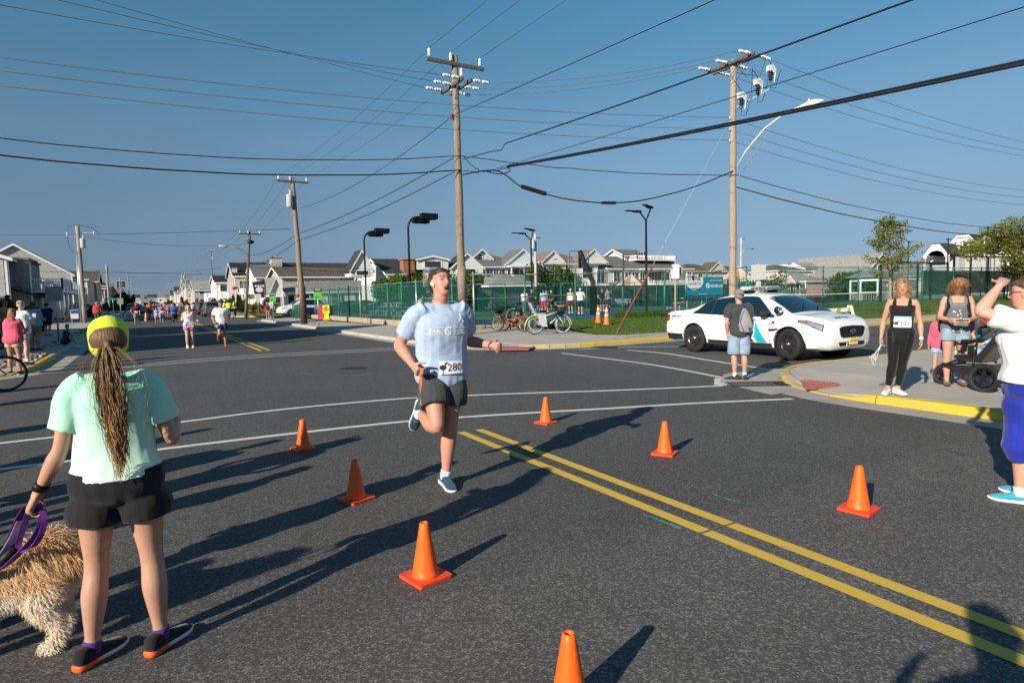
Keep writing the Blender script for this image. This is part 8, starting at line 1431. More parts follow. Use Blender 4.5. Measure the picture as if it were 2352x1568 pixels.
def officer(label,sx,sy,f):J=far(label,sx,sy,f,1.8,dict(ra=((.25,.1,-1),(-.3,.6,-.5)),la=((-.25,.1,-1),(.3,.6,-.5))),SK,1.15,False,('tee',c_hv,VEST),('pants',c_black,dict(loose=1.15)),('buzz',BRN),hat=('cap',c_black),vox=.018);return J
officer('police officer in yellow vest from behind, left of the pair at the far corner',916,1267,70);officer('police officer in yellow vest in profile, right of the pair',941,1267,150);officer('police officer in yellow vest half hidden behind the white tee runner',897,1262,200);far('man in dark tee walking by the parked cars behind the runner',859,1262,265,1.78,WALK,SK,1,False,TE(c_black),SH_(c_black),('short',BRN))
far('child in grey tee, orange shorts and blue cap at the far corner',1072,1273,262,1.42,None,SK,1,False,TE(c_char),SH_(c_or,.8),('short',BLD),hat=('cap',c_lb),child=True,vox=.018,shoes=((.7,.7,.7),(.8,.8,.8)),z=.13);far('woman in plaid shirt and dark jeans beside the child in orange shorts',1089,1271,262,1.7,None,SKL,1,True,('long',cloth('plaid',(.25,.25,.27),(.6,.6,.6),'plaid'),dict(hem=-.05,k=1.2)),('pants',c_char),('bun',RDB),glasses=True,vox=.018,shoes=((.7,.7,.7),(.8,.8,.8)),z=.13);far('man walking his dog half hidden behind the dark leaning pole',987,1258,200,1.74,WALK,SKT,1.05,False,TE(c_grey),SH_(c_black),('short',BRN))
HP=dict(ra=((.45,-.15,-.85),(-.5,.35,-.75)),la=((-.45,-.15,-.85),(.5,.35,-.75)))
for sx,sy,f,h,po,sk,tp,bt,hr,lab in((2099,1249,250,1.78,None,SKT,c_white,c_blue,('short',DKB),'player in white tee and blue shorts behind the fence post'),(2128,1249,60,1.82,HP,SK,c_black,c_char,('buzz',(.3,.2,.16)),'bald player in black tee holding the ball at his hip'),(2176,1253,60,1.80,None,SKT,c_lb,c_red,('short',DKB),'player in blue printed tee and red shorts from behind'),(2186,1246,260,1.76,HP,SK,c_grey,c_grey,('short',DKB),'player hidden behind the blue tee'),(2208,1244,170,1.80,HP,SKL,c_black,c_black,('short',DKB),'heavy player in black tee and long black shorts'),(2283,1252,58,1.80,None,SK,c_white,c_mar,('short',GRY),'grey-haired player in white sleeveless top and maroon shorts'),(2322,1255,65,1.80,HP,SK,c_white,c_black,('short',GRY),'grey-haired player in white tee and black shorts left of the hoop post'),(2409,1244,240,1.78,HP,SK,c_black,c_navy,('short',DKB),'young player in black tee right of the hoop post'),(2433,1245,100,1.80,HP,SK,c_grey,c_navy,('short',DKB),'young player in grey tee with hands on hips'),(2390,1248,100,1.7,dict(lean=(0,.8,.6)),SK,c_black,c_black,('short',DKB),'player bending down behind the padded hoop post')):
 far(lab,sx,sy,f,h,po,sk,1.12,False,TK(tp)if 'sleeveless' in lab else TE(tp),('shorts',bt,dict(len=.95,flare=1.3)),hr,CZ,.018,shoes=((.6,.6,.6),(.7,.7,.7)),group='basketball players on the court')
b=Vector((15.6,35.2,CZ));J=far('man in pale patterned shirt sitting hunched on the bleachers',1600,1290,330,1.76,dict(sit=.78,lean=(0,.5,.9),ra=((.1,.7,-.7),(-.3,.8,-.3)),la=((-.1,.7,-.7),(.3,.8,-.3)),rl=((.15,1,-.05),(0,-.1,-1)),ll=((-.15,1,-.05),(0,-.1,-1)),head=(0,-25,0)),SK,1.15,False,TE(cloth('plaid',(.25,.25,.27),(.6,.6,.6),'plaid')),SH_(c_char),('short',DKB));J['t'].location=(14.75,36.4,CZ)
BALL=mat('basketball',(.45,.13,.04),.7,.1,20,.3,60)
for i,(sx,sy,lab)in enumerate(((1453,1265,'basketball on the court edge, leftmost of four at the street fence'),(1468,1265,'basketball beside the leftmost one at the street fence'),(1577,1268,'basketball under the seated man, left of two'),(1597,1269,'basketball under the seated man, right of two'))):
 p=atx(sx,sy,13.2);t=thing('basketball',lab,'ball',(13.2,p.y,CZ+.13));mb=MB();mb.ell((0,0,0),(.13,.13,.13),14,10);mb.build('ball',BALL,t,smooth=True);mb=MB()
 for ax in range(3):mb.tube([Vector((math.cos(a),math.sin(a),0)[ax:]+(math.cos(a),math.sin(a),0)[:ax])*.1305 for a in[k*PI/8 for k in range(17)]],.003,4)
 mb.build('seams',BLACK,t)
for i,(x,y,h,fm,lab)in enumerate(((-1.45,5.65,1.66,True,'spectator standing out of frame at the left, nearest the crossing line'),(-2.35,6.1,1.7,False,'spectator out of frame left behind the crossing line'),(-3.1,7.3,1.75,False,'spectator out of frame left beyond the second crossing line'),(-3.4,9.6,1.68,True,'spectator out of frame left farther along'),(-3.9,12.6,1.7,False,'spectator out of frame left near the side street'),(-4.2,4.9,1.72,False,'spectator out of frame far left'),(-2.1,4.75,1.6,True,'spectator out of frame left beside the dog walker'),(-4.6,14.4,1.74,False,'spectator out of frame left at the corner'))):person(lab,(x,y,0),30+i*9,h,None if i%2 else HP,.025,SK,1.1,fm,TE((c_white,c_grey,c_navy,c_red)[i%4]),SH_(c_kha),((.3,.3,.3),(.6,.6,.6)),None,('bob' if fm else 'short',BRN),seed=60+i,wr=0)
person('person at the left edge in grey-blue running shoes, only a foot in view',Vector((-.98,4.02,0)),78,1.68,dict(rl=((.1,.12,-1),(.06,-.02,-1),(.35,1,0)),ll=((-.05,-.1,-1),(-.03,-.1,-1))),.012,(.42,.24,.17),1.05,True,TE(c_grey),SH_(c_black),(cloth('shoe_greyblue',(.16,.21,.26)),(.42,.45,.47)),None,('pony',BRN),seed=70)
J=person('photographer standing behind the camera with both hands raised to the face',(-.17,-.26,0),62,1.78,dict(ra=((.75,.35,-.6),(-.72,.35,.62)),la=((-.75,.35,-.6),(.72,.35,.62))),.02,SK,1.2,False,('tee',c_navy),SH_(c_grey),((.1,.1,.1),(.2,.2,.2)),None,('short',BRN),('capback',c_navy),seed=71)
# CARS
SEDAN=dict(st=[(-2.57,.40,.62,.90,.97,.70,.76,.72,.60),(-2.50,.30,.66,.99,1.06,.80,.85,.81,.70),(-2.2,.24,.70,1.02,1.11,.87,.93,.885,.76),(-1.8,.22,.71,1.02,1.135,.90,.955,.905,.76),(-1.5,.22,.71,1.015,1.20,.91,.96,.905,.70),(-1.0,.21,.71,1.00,1.41,.91,.962,.90,.63),(-.5,.20,.71,.985,1.505,.91,.962,.895,.60),(0,.20,.71,.97,1.54,.91,.962,.89,.60),(.4,.20,.70,.965,1.53,.91,.962,.89,.605),(.75,.20,.70,.96,1.45,.91,.962,.89,.63),(1.15,.21,.70,.95,1.25,.91,.962,.89,.69),(1.5,.22,.69,.94,1.07,.90,.96,.885,.76),(1.90,.23,.68,.93,1.03,.89,.95,.875,.76),(2.10,.24,.66,.88,.985,.86,.92,.85,.71),(2.26,.25,.62,.83,.935,.80,.87,.79,.64),(2.345,.27,.58,.78,.88,.72,.79,.71,.56),(2.39,.33,.55,.72,.81,.62,.68,.61,.48)],wx=(1.5,-1.37),wr=.365,ws=(.72,1.44),rw=(-1.62,-.88),side=(-1.42,1.02),pill=(-.86,-.12,.10))
SUV=dict(st=[(-2.45,.42,.70,1.05,1.15,.74,.80,.76,.68),(-2.38,.32,.75,1.10,1.45,.86,.90,.86,.68),(-2.2,.28,.78,1.12,1.70,.90,.94,.90,.68),(-1.8,.26,.78,1.12,1.76,.92,.96,.92,.68),(-.8,.25,.78,1.10,1.78,.92,.97,.92,.68),(0,.25,.78,1.09,1.77,.92,.97,.92,.68),(.4,.25,.78,1.08,1.70,.92,.97,.92,.69),(.8,.25,.78,1.08,1.50,.92,.97,.92,.72),(1.2,.26,.78,1.07,1.22,.92,.97,.91,.78),(1.7,.28,.76,1.03,1.14,.90,.95,.88,.76),(2.15,.30,.72,.96,1.06,.85,.90,.82,.68),(2.38,.33,.66,.82,.90,.76,.80,.72,.58),(2.47,.40,.58,.66,.72,.64,.68,.62,.5)],wx=(1.48,-1.42),wr=.375,ws=(.46,1.14),rw=(-2.42,-2.25),side=(-2.1,.78),pill=(-1.25,-.25,.1))
class Body:
 def __init__(s,K):
  s.K=K;s.xs=[r[0]for r in K['st']];s.c=[[r[i]for r in K['st']]for i in range(9)]
 def sec(s,x):
  x=min(max(x,s.xs[0]),s.xs[-1]);zb,zm,zl,zt,wl,wm,wb,wt=[catm(s.xs,s.c[i],x)for i in range(1,9)]
  return[(0,zb),(wl*.82,zb),(wl*.97,zb+.06),(wm*.995,zb+(zm-zb)*.55),(wm,zm),(wb*1.01,zl-.03),(wb*.985,zl+.01),(wb*.965+(wt-wb)*.45,zl+(zt-zl)*.5),(wt*1.03,zt-max(.03,(zt-zl)*.12)),(wt*.9,zt-.028),(wt*.5,zt-.008),(0,zt)]
 def y(s,x,z):
  P=s.sec(x)[2:9]
  for(y0,z0),(y1,z1)in zip(P,P[1:]):
   if z0<=z<=z1:return y0+(y1-y0)*(z-z0)/max(1e-6,z1-z0)
  return P[0][0]if z<P[0][1]else P[-1][0]
 def z(s,x,y):
  P=s.sec(x)[7:];y=abs(y)
  for(y0,z0),(y1,z1)in zip(P,P[1:]):
   if y1<=y<=y0:return z0+(z1-z0)*(y0-y)/max(1e-6,y0-y1)
  return P[0][1]if y>P[0][0]else P[-1][1]
def car(label,loc,heading,K,paint,scale=1.0,cat='car',name='parked_car',fine=False,police=False,group=None,wheelm=None,glass=None):
 t=thing(name,label,cat,loc,math.radians(heading),group);t.scale=(scale,)*3;B=Body(K);mb=MB();nst=64 if fine else 34;R=[]
 for i in range(nst+1):
  x=B.xs[0]+(B.xs[-1]-B.xs[0])*i/nst;P=B.sec(x);R.append([(x,y,z)for y,z in P]+[(x,-y,z)for y,z in reversed(P[1:-1])])
 mb.rings(R);me=mb.mesh('body',[paint]);o=bpy.data.objects.new('b',me);TMP.collection.objects.link(o);cut=MB();wr=K['wr'];G=glass or GLASSD
 for wx in K['wx']:
  for s in(-1,1):cut.lathe([(wr+.045,s*.66),(wr+.045,s*1.2)],(wx,0,wr+.005),28,axis='y')
 cm=bpy.data.objects.new('c',cut.mesh('c',[DARK]));TMP.collection.objects.link(cm);md=o.modifiers.new('b','BOOLEAN');md.object=cm;md.operation='DIFFERENCE';md.solver='EXACT';TMP.view_layers[0].update();me2=bpy.data.meshes.new_from_object(o.evaluated_get(TMP.view_layers[0].depsgraph));bpy.data.objects.remove(o);bpy.data.objects.remove(cm)
 me2.materials.clear();me2.materials.append(paint);me2.polygons.foreach_set('material_index',[0]*len(me2.polygons));me2.polygons.foreach_set('use_smooth',[True]*len(me2.polygons))
 try:me2.set_sharp_from_angle(angle=math.radians(38))
 except Exception:pass
 link('body',me2,t)
 def patch(nm,xa,xb,zf0,zf1,m,nx=14,nz=5,off=.006,sides=(-1,1),thick=0,par=None):
  for s in sides:
   V=[];Fc=[]
   for i in range(nx+1):
    x=xa+(xb-xa)*i/nx
    for j in range(nz+1):
     z0,z1=zf0(x),zf1(x);z=z0+(z1-z0)*j/nz;V.append((x,s*(B.y(x,z)+off),z))
   for i in range(nx):
    for j in range(nz):a=i*(nz+1)+j;Fc.append((a,a+1,a+nz+2,a+nz+1))
   q=MB();q.add(V,Fc);o=q.build(nm,m,par or t,smooth=True)
  return o
 def sheet_(nm,xa,xb,wf,m,off=.006,nx=10,ny=12,par=None):
  V=[];Fc=[]
  for i in range(nx+1):
   x=xa+(xb-xa)*i/nx;w=wf(x)
   for j in range(ny+1):y=-w+2*w*j/ny;V.append((x,y,B.z(x,y)+off))
  for i in range(nx):
   for j in range(ny):a=i*(ny+1)+j;Fc.append((a,a+1,a+ny+2,a+ny+1))
  q=MB();q.add(V,Fc);return q.build(nm,m,par or t,smooth=True)
 tz=lambda x:catm(B.xs,B.c[4],x);bz=lambda x:catm(B.xs,B.c[3],x);tw=lambda x:catm(B.xs,B.c[8],x);xa,xb=K['side'];up=lambda x:min(tz(x)-max(.045,(tz(x)-bz(x))*.17),bz(x)+.04+max(0,(x-xa))*1.05,bz(x)+.035+max(0,xb-x)*.78);lo=lambda x:bz(x)+.03
 patch('window_surround',xa-.04,xb+.05,lambda x:lo(x)-.02,lambda x:max(lo(x)-.015,up(x)+.022),BLACK if not fine else CHROME,26,4,.004)
 q=[xa]+list(K['pill'][:2])+[xb]
 for i in range(3):patch('side_window',q[i]+(.025 if i else 0),q[i+1]-(.025 if i<2 else 0),lo,up,G,10,4,.009)
 sheet_('windshield',*K['ws'],lambda x:tw(x)*1.0,G);sheet_('rear_window',*K['rw'],lambda x:tw(x)*.93,G)
 for k,wx in enumerate(K['wx']):
  for s in(-1,1):
   w=MB();w.lathe([(wr*.62,-.10),(wr*.86,-.115),(wr*.97,-.10),(wr,-.06),(wr,.06),(wr*.97,.10),(wr*.86,.115),(wr*.62,.10)],n=32,axis='y',caps=False);o=w.build('wheel',DARK,t,loc=(wx,s*.845,wr));o.data.polygons.foreach_set('use_smooth',[True]*len(o.data.polygons));
   if k==0 and fine:o.rotation_euler=(0,0,math.radians(-14))
   r=MB();r.lathe([(wr*.64,s*.02),(wr*.64,s*.105),(wr*.58,s*.09),(wr*.5,s*.05),(wr*.34,s*.075),(wr*.2,s*.085),(.02,s*.085)],n=28,axis='y');r.build('rim',wheelm or mat('alloy',(.35,.35,.36),.35,.1,5,metal=.7),o,smooth=True);hb_=MB();hb_.lathe([(wr*.17,s*.06),(wr*.17,s*.105),(wr*.1,s*.12),(.01,s*.122)],n=14,axis='y');hb_.build('hub_cap',CHROME,o,smooth=True);v=MB()
   for a in range(5 if fine else 8):an=a*2*PI/(5 if fine else 8);v.ell((math.cos(an)*wr*.43,s*.064,math.sin(an)*wr*.43),(.05 if fine else .03,.03,.032),8,6,rot=Matrix.Rotation(-an+PI/2,3,'Y'))
   v.build('rim_opening',BLACK,o,smooth=True)
   a=MB();a.lathe([(wr+.046,s*.60),(wr+.046,s*(B.y(wx,.55)-.05)),(wr+.02,s*.60)],(wx,0,wr+.005),24,axis='y',caps=True);a.build('wheel_arch',DARK,t)
 patch('sill_trim',K['wx'][1]+.46,K['wx'][0]-.46,lambda x:.235,lambda x:.36,DARK,12,3,.01);patch('rear_bumper_trim',B.xs[0]+.12,K['wx'][1]-.43,lambda x:.30,lambda x:.47,DARK,8,3,.008)
 for s in(-1,1):
  x0=K['wx'][0]-.62;m=MB();m.ell((x0,s*(B.y(x0,1.0)+.16),bz(x0)+.10),(.11,.13,.085),12,8);m.tube([(x0+.02,s*(B.y(x0,1.0)-.02),bz(x0)+.02),(x0,s*(B.y(x0,1.0)+.1),bz(x0)+.06)],.035,6);m.build('door_mirror',DARK,t,smooth=True)
 xf=B.xs[-1];HL=mat('headlight',(.20,.22,.24),.08,.6,16,spec=1.0,coat=1.0);TL=mat('tail_light',(.35,.01,.015),.2,.1,8)
 patch('headlight',xf-.66,xf-.14,lambda x:bz(x)-.165+(xf-x)*.16,lambda x:bz(x)-.015+(x-xf)*.02,HL,10,3,.007);patch('headlight_edge',xf-.69,xf-.12,lambda x:bz(x)-.18+(xf-x)*.16,lambda x:bz(x)-.0+(x-xf)*.02,BLACK,10,3,.005);patch('tail_light',B.xs[0]+.03,B.xs[0]+.25,lambda x:bz(x)-.20,lambda x:bz(x)-.02,TL,5,3,.008)
 for xx,za,zb_ in((K['pill'][0]-.0,.34,0),(K['pill'][1],.34,0),(xb-.02,.36,0)):patch('door_seam',xx-.006,xx+.006,lambda x:za,lambda x:bz(x)+.02,BLACK,1,8,.0045)
 for xx in(K['pill'][0]+.22,K['pill'][1]+.25):patch('door_handle',xx-.11,xx+.11,lambda x:bz(x)-.125,lambda x:bz(x)-.095,paint,4,1,.028)
 return t,B,patch,sheet_,tz,bz
WPAINT=mat('white_car_paint',(.80,.80,.80),.22,.02,3,spec=.5,coat=.6);SHUT=mat('seam',(.03,.03,.03),.8,0)
t,B,patch,sheet_,tz,bz=car('white police sedan with blue and teal stripes and shield parked across the side street',(14.02,10.62,0),-91.5,SEDAN,WPAINT,1.04,'police car','police_car',True,True,wheelm=mat('black_steel_wheel',(.022,.022,.024),.28,.1,5,spec=.7),glass=mat_glass('police_glass',(.006,.02,.03),.03))
DKBLUE=mat('decal_blue',(.012,.012,.17),.3,.03,5,coat=.4);TEALD=mat('decal_teal',(.01,.38,.50),.3,.03,5,coat=.4)
sl=lambda x0,k=.42:lambda z:x0-z*k
def dpoly(nm,pts,m,off=.008,par=None):
 n=len(pts);q=MB();cx,cz=sum(p[0]for p in pts)/n,sum(p[1]for p in pts)/n;V=[];Fc=[];rr=(1.0,.66,.33)
 for r in rr:V+=[(cx+(x-cx)*r,-(B.y(cx+(x-cx)*r,cz+(z-cz)*r)+off),cz+(z-cz)*r)for x,z in pts]
 V.append((cx,-(B.y(cx,cz)+off),cz))
 for k in range(2):
  for i in range(n):Fc.append((k*n+i,k*n+(i+1)%n,(k+1)*n+(i+1)%n,(k+1)*n+i))
 for i in range(n):Fc.append((2*n+i,2*n+(i+1)%n,3*n))
 q.add(V,Fc);return q.build(nm,m,par or t,smooth=True)
def stripe(xa0,xa1,xb0,xb1,m,nm='door_stripe'):dpoly(nm,[(xa0+(xb0-xa0)*k/8,.37+(.955-.37)*k/8)for k in range(9)]+[(xa1+(xb1-xa1)*k/8,.37+(.955-.37)*k/8)for k in range(8,-1,-1)],m)
stripe(.30,.56,-.02,.15,DKBLUE);stripe(.64,.92,.24,.53,TEALD)
sx,sz=.36,.63;SHL=[(-.21,.20),(-.12,.17),(0,.23),(.12,.17),(.21,.20),(.19,.08),(.21,-.02),(.15,-.15),(0,-.24),(-.15,-.15),(-.21,-.02),(-.19,.08)]
dpoly('shield_border',[(sx+x*1.13,sz+z*1.13)for x,z in SHL],INKW,.011);dpoly('shield',[(sx+x,sz+z)for x,z in SHL],DKBLUE,.014);YEL=mat('decal_yellow',(.75,.6,.05),.4,0)
cw=lambda x0,z0,off:lambda p:Vector((x0+p.x,-(B.y(x0+p.x,z0+p.y)+off),z0+p.y))
def carl(txt,s,x,z,m,off=.017,bold=True,par=None):lettering(txt,s,m,t,Matrix.Identity(4),'lettering',bold,warp=cw(x,z,off))
carl('STONE HARBOR',.045,sx,sz+.125,YEL);carl('POLICE',.085,sx,sz+.06,YEL);carl('N.',.06,sx-.15,sz-.05,YEL);carl('J.',.06,sx+.15,sz-.05,YEL);carl('EMERGENCY 911',.085,-1.92,.94,NAVY,.008)
dpoly('crest_shield',[(sx-.045,sz+.0),(sx+.045,sz+.0),(sx+.045,sz-.09),(sx,sz-.13),(sx-.045,sz-.09)],TEALD,.018)
for e in(-1,1):dpoly('crest_figure',[(sx+e*.06,sz+.02),(sx+e*.085,sz+.02),(sx+e*.1,sz-.1),(sx+e*.06,sz-.1)],RED,.018)
dpoly('crest_crown',[(sx-.03,sz+.01),(sx+.03,sz+.01),(sx+.02,sz+.035),(sx,sz+.028),(sx-.02,sz+.035)],YEL,.018)
fx,fz=1.03,.83;
for k in range(7):dpoly('flag_stripe',[(fx-.09,fz-.05+k*.0145),(fx+.09,fz-.05+k*.0145),(fx+.09,fz-.0362+k*.0145),(fx-.09,fz-.0362+k*.0145)],RED if k%2==0 else INKW,.010)
dpoly('flag_canton',[(fx+.01,fz),(fx+.09,fz),(fx+.09,fz+.051),(fx+.01,fz+.051)],NAVY,.0125)
dpoly('fender_vent',[(.98,.70),(1.25,.72),(1.22,.68),(1.1,.655),(.98,.655)],BLACK,.01);dpoly('fuel_door_seam',[(-1.86+.085*math.cos(a*PI/10),.78+.085*math.sin(a*PI/10))for a in range(20)],mat('white_car_paint_door',(.76,.76,.76),.25,.02,3,coat=.6),.004)
me=text_mesh('POLICE',.15,bold=True);me.materials.clear();me.materials.append(NAVY)
for v in me.vertices:x,y=2.18+v.co.y,-.08+v.co.x;v.co=(x,y,B.z(x,y)+.006)
link('bonnet_lettering',me,t)
def front(nm,pts,m,off=.01,k=1.0):
 V=[]
 def xs_at(y,z):
  lo_,hi=1.6,B.xs[-1]-.002
  for _ in range(24):
   mid=(lo_+hi)/2;P=B.sec(mid);top=B.z(mid,y);ok=z<top and abs(y)<max(p[0]for p in P)and(B.y(mid,z)>abs(y))and z>P[1][1]-.01
   if ok:lo_=mid
   else:hi=mid
  return lo_
 n=len(pts);cy,cz=sum(p[0]for p in pts)/n,sum(p[1]for p in pts)/n;Fc=[]
 for r in(1,.66,.33):V+=[(xs_at(cy+(y-cy)*r,cz+(z-cz)*r)+off,cy+(y-cy)*r,cz+(z-cz)*r)for y,z in pts]
 V.append((xs_at(cy,cz)+off,cy,cz))
 for k_ in range(2):
  for i in range(n):Fc.append((k_*n+i,k_*n+(i+1)%n,(k_+1)*n+(i+1)%n,(k_+1)*n+i))
 for i in range(n):Fc.append((2*n+i,2*n+(i+1)%n,3*n))
 q=MB();q.add(V,Fc);return q.build(nm,m,t,smooth=True)
front('grille_surround',[(-.47,.74),(-.38,.775),(0,.79),(.38,.775),(.47,.74),(.42,.58),(.34,.53),(-.34,.53),(-.42,.58)],BLACK,.018);g_=mat('grille_mesh',(.03,.03,.032),.35,.1,30,metal=.5);gr=MB()
for k in range(9):z=.55+k*.026;gr.tube([(2.42-.3*(z-.5)**1.5-.22*y*y,y,z)for y in(-.4,-.2,0,.2,.4)],.005,4)
for k in range(17):y=-.4+k*.05;gr.tube([(2.42-.05-.22*y*y,y,.765),(2.425-.22*y*y,y,.545)],.004,4)
tag(gr.build('grille_mesh',g_,t),kind='stuff');mb=MB();mb.ell((2.42,0,.665),(.02,.09,.037));mb.build('badge',mat('badge_blue',(.02,.06,.25),.2,0,metal=.3),t,smooth=True);mb=MB();mb.tube([(2.425,.095*math.cos(a*PI/10),.665+.04*math.sin(a*PI/10))for a in range(21)],.007,5);mb.build('badge_ring',CHROME,t,smooth=True)
front('lower_grille',[(-.48,.43),(.48,.43),(.44,.35),(-.44,.35)],BLACK,.014)
for k in range(5):y=-.36+k*.18;MB().bar((2.395-.2*y*y,y,.335),(2.40-.2*y*y,y,.415),.03,.03).build('grille_bar',WPAINT,t)
PLATE=mat('plate_yellow',(.75,.68,.25),.45,.05,5);MB().box((2.44,-.0,.45),(.012,.31,.155)).build('licence_plate',PLATE,t);lettering('10393MG',.085,INK,t,basis((2.448,0,.445),(0,1,0),(0,0,1)));lettering('NEW JERSEY',.025,INK,t,basis((2.448,0,.51),(0,1,0),(0,0,1)))
for e in(-1,1):front('fog_recess',[(e*.62,.44),(e*.50,.45),(e*.52,.36),(e*.66,.36)],mat('white_car_paint_door',(.76,.76,.76),.25,.02,3,coat=.6),.006);patch('indicator',1.80,1.92,lambda x:bz(x)-.09,lambda x:bz(x)-.045,mat('amber',(.6,.2,.02),.2,0),3,1,.010)
LBW=mat('lightbar_lens',(.50,.52,.54),.15,.15,6,spec=.8);lb=MB();lb.rings([[(-.02+.16*math.cos(a*PI/6)*k,y,1.655+.055*math.sin(a*PI/6))for a in range(12)]for y,k in((-.66,.5),(-.58,1),(.58,1),(.66,.5))]);lo_=lb.build('light_bar',LBW,t,auto=50)
for y in(-.5,-.36,-.22,-.08,.08,.22,.36,.5):MB().box((.13,y,1.655),(.05,.1,.05)).build('lamp_module',CHROME,lo_)
for y in(-.45,.45):MB().box((-.02,y,1.575),(.22,.12,.09)).build('mount',BLACK,lo_)
mb=MB();mb.ell((1.22,-.97,1.14),(.075,.07,.09),12,8);mb.tube([(1.22,-.93,1.1),(1.18,-.78,1.04)],.02,6);mb.build('spotlight',BLACK,t,smooth=True);mb=MB();mb.lathe([(.07,0),(.065,.02),(.01,.03)],(1.29,-.97,1.15),12,axis='x');mb.build('spotlight_lens',CHROME,t,smooth=True)
for y in(-.3,.25):MB().tube([(1.40,y,B.z(1.40,y)+.02),(1.2,y+.3,B.z(1.2,y+.3)+.02)],.012,5).build('wiper',BLACK,t)
MB().box((.95,0,1.28),(.03,.22,.07)).build('interior_mirror',BLACK,t)
SUVG=mat('grey_car_paint',(.16,.17,.18),.28,.03,3,metal=.5,coat=.6);SUVD=mat('dark_car_paint',(.02,.023,.028),.25,.03,3,coat=.6);SUVB=mat('blue_grey_car_paint',(.06,.08,.10),.28,.03,3,metal=.4,coat=.6)
for sx,sy,h,m,lab in((846,1265,90,SUVG,'grey SUV parked at the right kerb, nearest of the line, seen from behind'),(817,1257,90,SUVB,'dark blue-grey SUV second in the parked line'),(803,1251,90,SUVB,'dark SUV third in the parked line'),(788,1249,90,SUVD,'black SUV at the head of the parked line on the right'),(531,1253,270,SUVD,'black SUV facing us at the left kerb down the street'),(549,1240,270,SUVD,'dark SUV behind the black one at the left kerb'),(610,1236,270,SUVG,'far grey car at the left kerb behind the orange walker'),(748,1233,90,WPAINT,'far white SUV at the right kerb beyond the black one')):
 p=sat(sx,sy);car(lab,p,h,SUV,m,.98,'SUV',group='SUVs parked along the far street')
p=aty(305,1266,106);car('grey crossover in the shaded driveway at left',(p.x,106,.13),180,SUV,SUVG,1.0,'SUV')
p=sat(1187,1264,.0);t2=car('white police SUV with flashing roof lights behind the low fence',(p.x+.6,p.y,0),188,SUV,WPAINT,1.02,'police car','police_car')[0];MB().box((0,0,1.83),(.3,1.2,.1)).build('light_bar',BLACK,t2);MB().box((.02,-.42,1.86),(.28,.25,.09)).build('red_light',mat_emit('lamp_red',(1,.12,.05),4),t2);MB().box((.02,.42,1.86),(.28,.25,.09)).build('blue_light',mat_emit('lamp_blue',(.05,.3,1),5),t2);MB().box((0,.985,.62),(1.7,.012,.5)).build('side_stripe',mat('decal_blue',(.012,.012,.17),.3),t2)
for k,(sx,Y_,m,lab)in enumerate(((1400,61,SUVD,'dark sedan parked beyond the bleachers, leftmost'),(1545,60.5,SUVB,'dark sedan parked beyond the bleachers behind the seated man'),(1680,60.5,SUVD,'dark sedan parked beyond the court by the tall runner'),(1455,66,SUVG,'grey sedan on the far side of the side street'))):p=aty(sx,1230,Y_);car(lab,(p.x,Y_,0),0,SEDAN,m,1.0,group='sedans parked behind the court')
# BICYCLES
def wheel_(t,c,r,axis,tyre,rimm,white=False):
 a=Vector(axis).normalized();u=a.orthogonal().normalized();v=a.cross(u);c=Vector(c);P=lambda rr:[c+u*(math.cos(k*PI/16)*rr)+v*(math.sin(k*PI/16)*rr)for k in range(33)]
 w=MB().tube(P(r-.022),.023,8).build('wheel',tyre,t,smooth=True);MB().tube(P(r-.05),.012,6).build('rim',rimm,w,smooth=True);sp=MB()
 if white:MB().tube(P(r-.046),.012,6).build('whitewall',WHITEP,w,smooth=True)
 for k in range(20):an=k*PI/10;sp.tube([c+a*(.02 if k%2 else-.02)+u*(math.cos(an+.3)*.025)+v*(math.sin(an+.3)*.025),c+u*(math.cos(an)*(r-.05))+v*(math.sin(an)*(r-.05))],.0016,3,caps=False)
 tag(sp.build('spokes',STEEL,w),kind='stuff');MB().tube([c-a*.05,c+a*.05],.02,8).build('hub',STEEL,w)
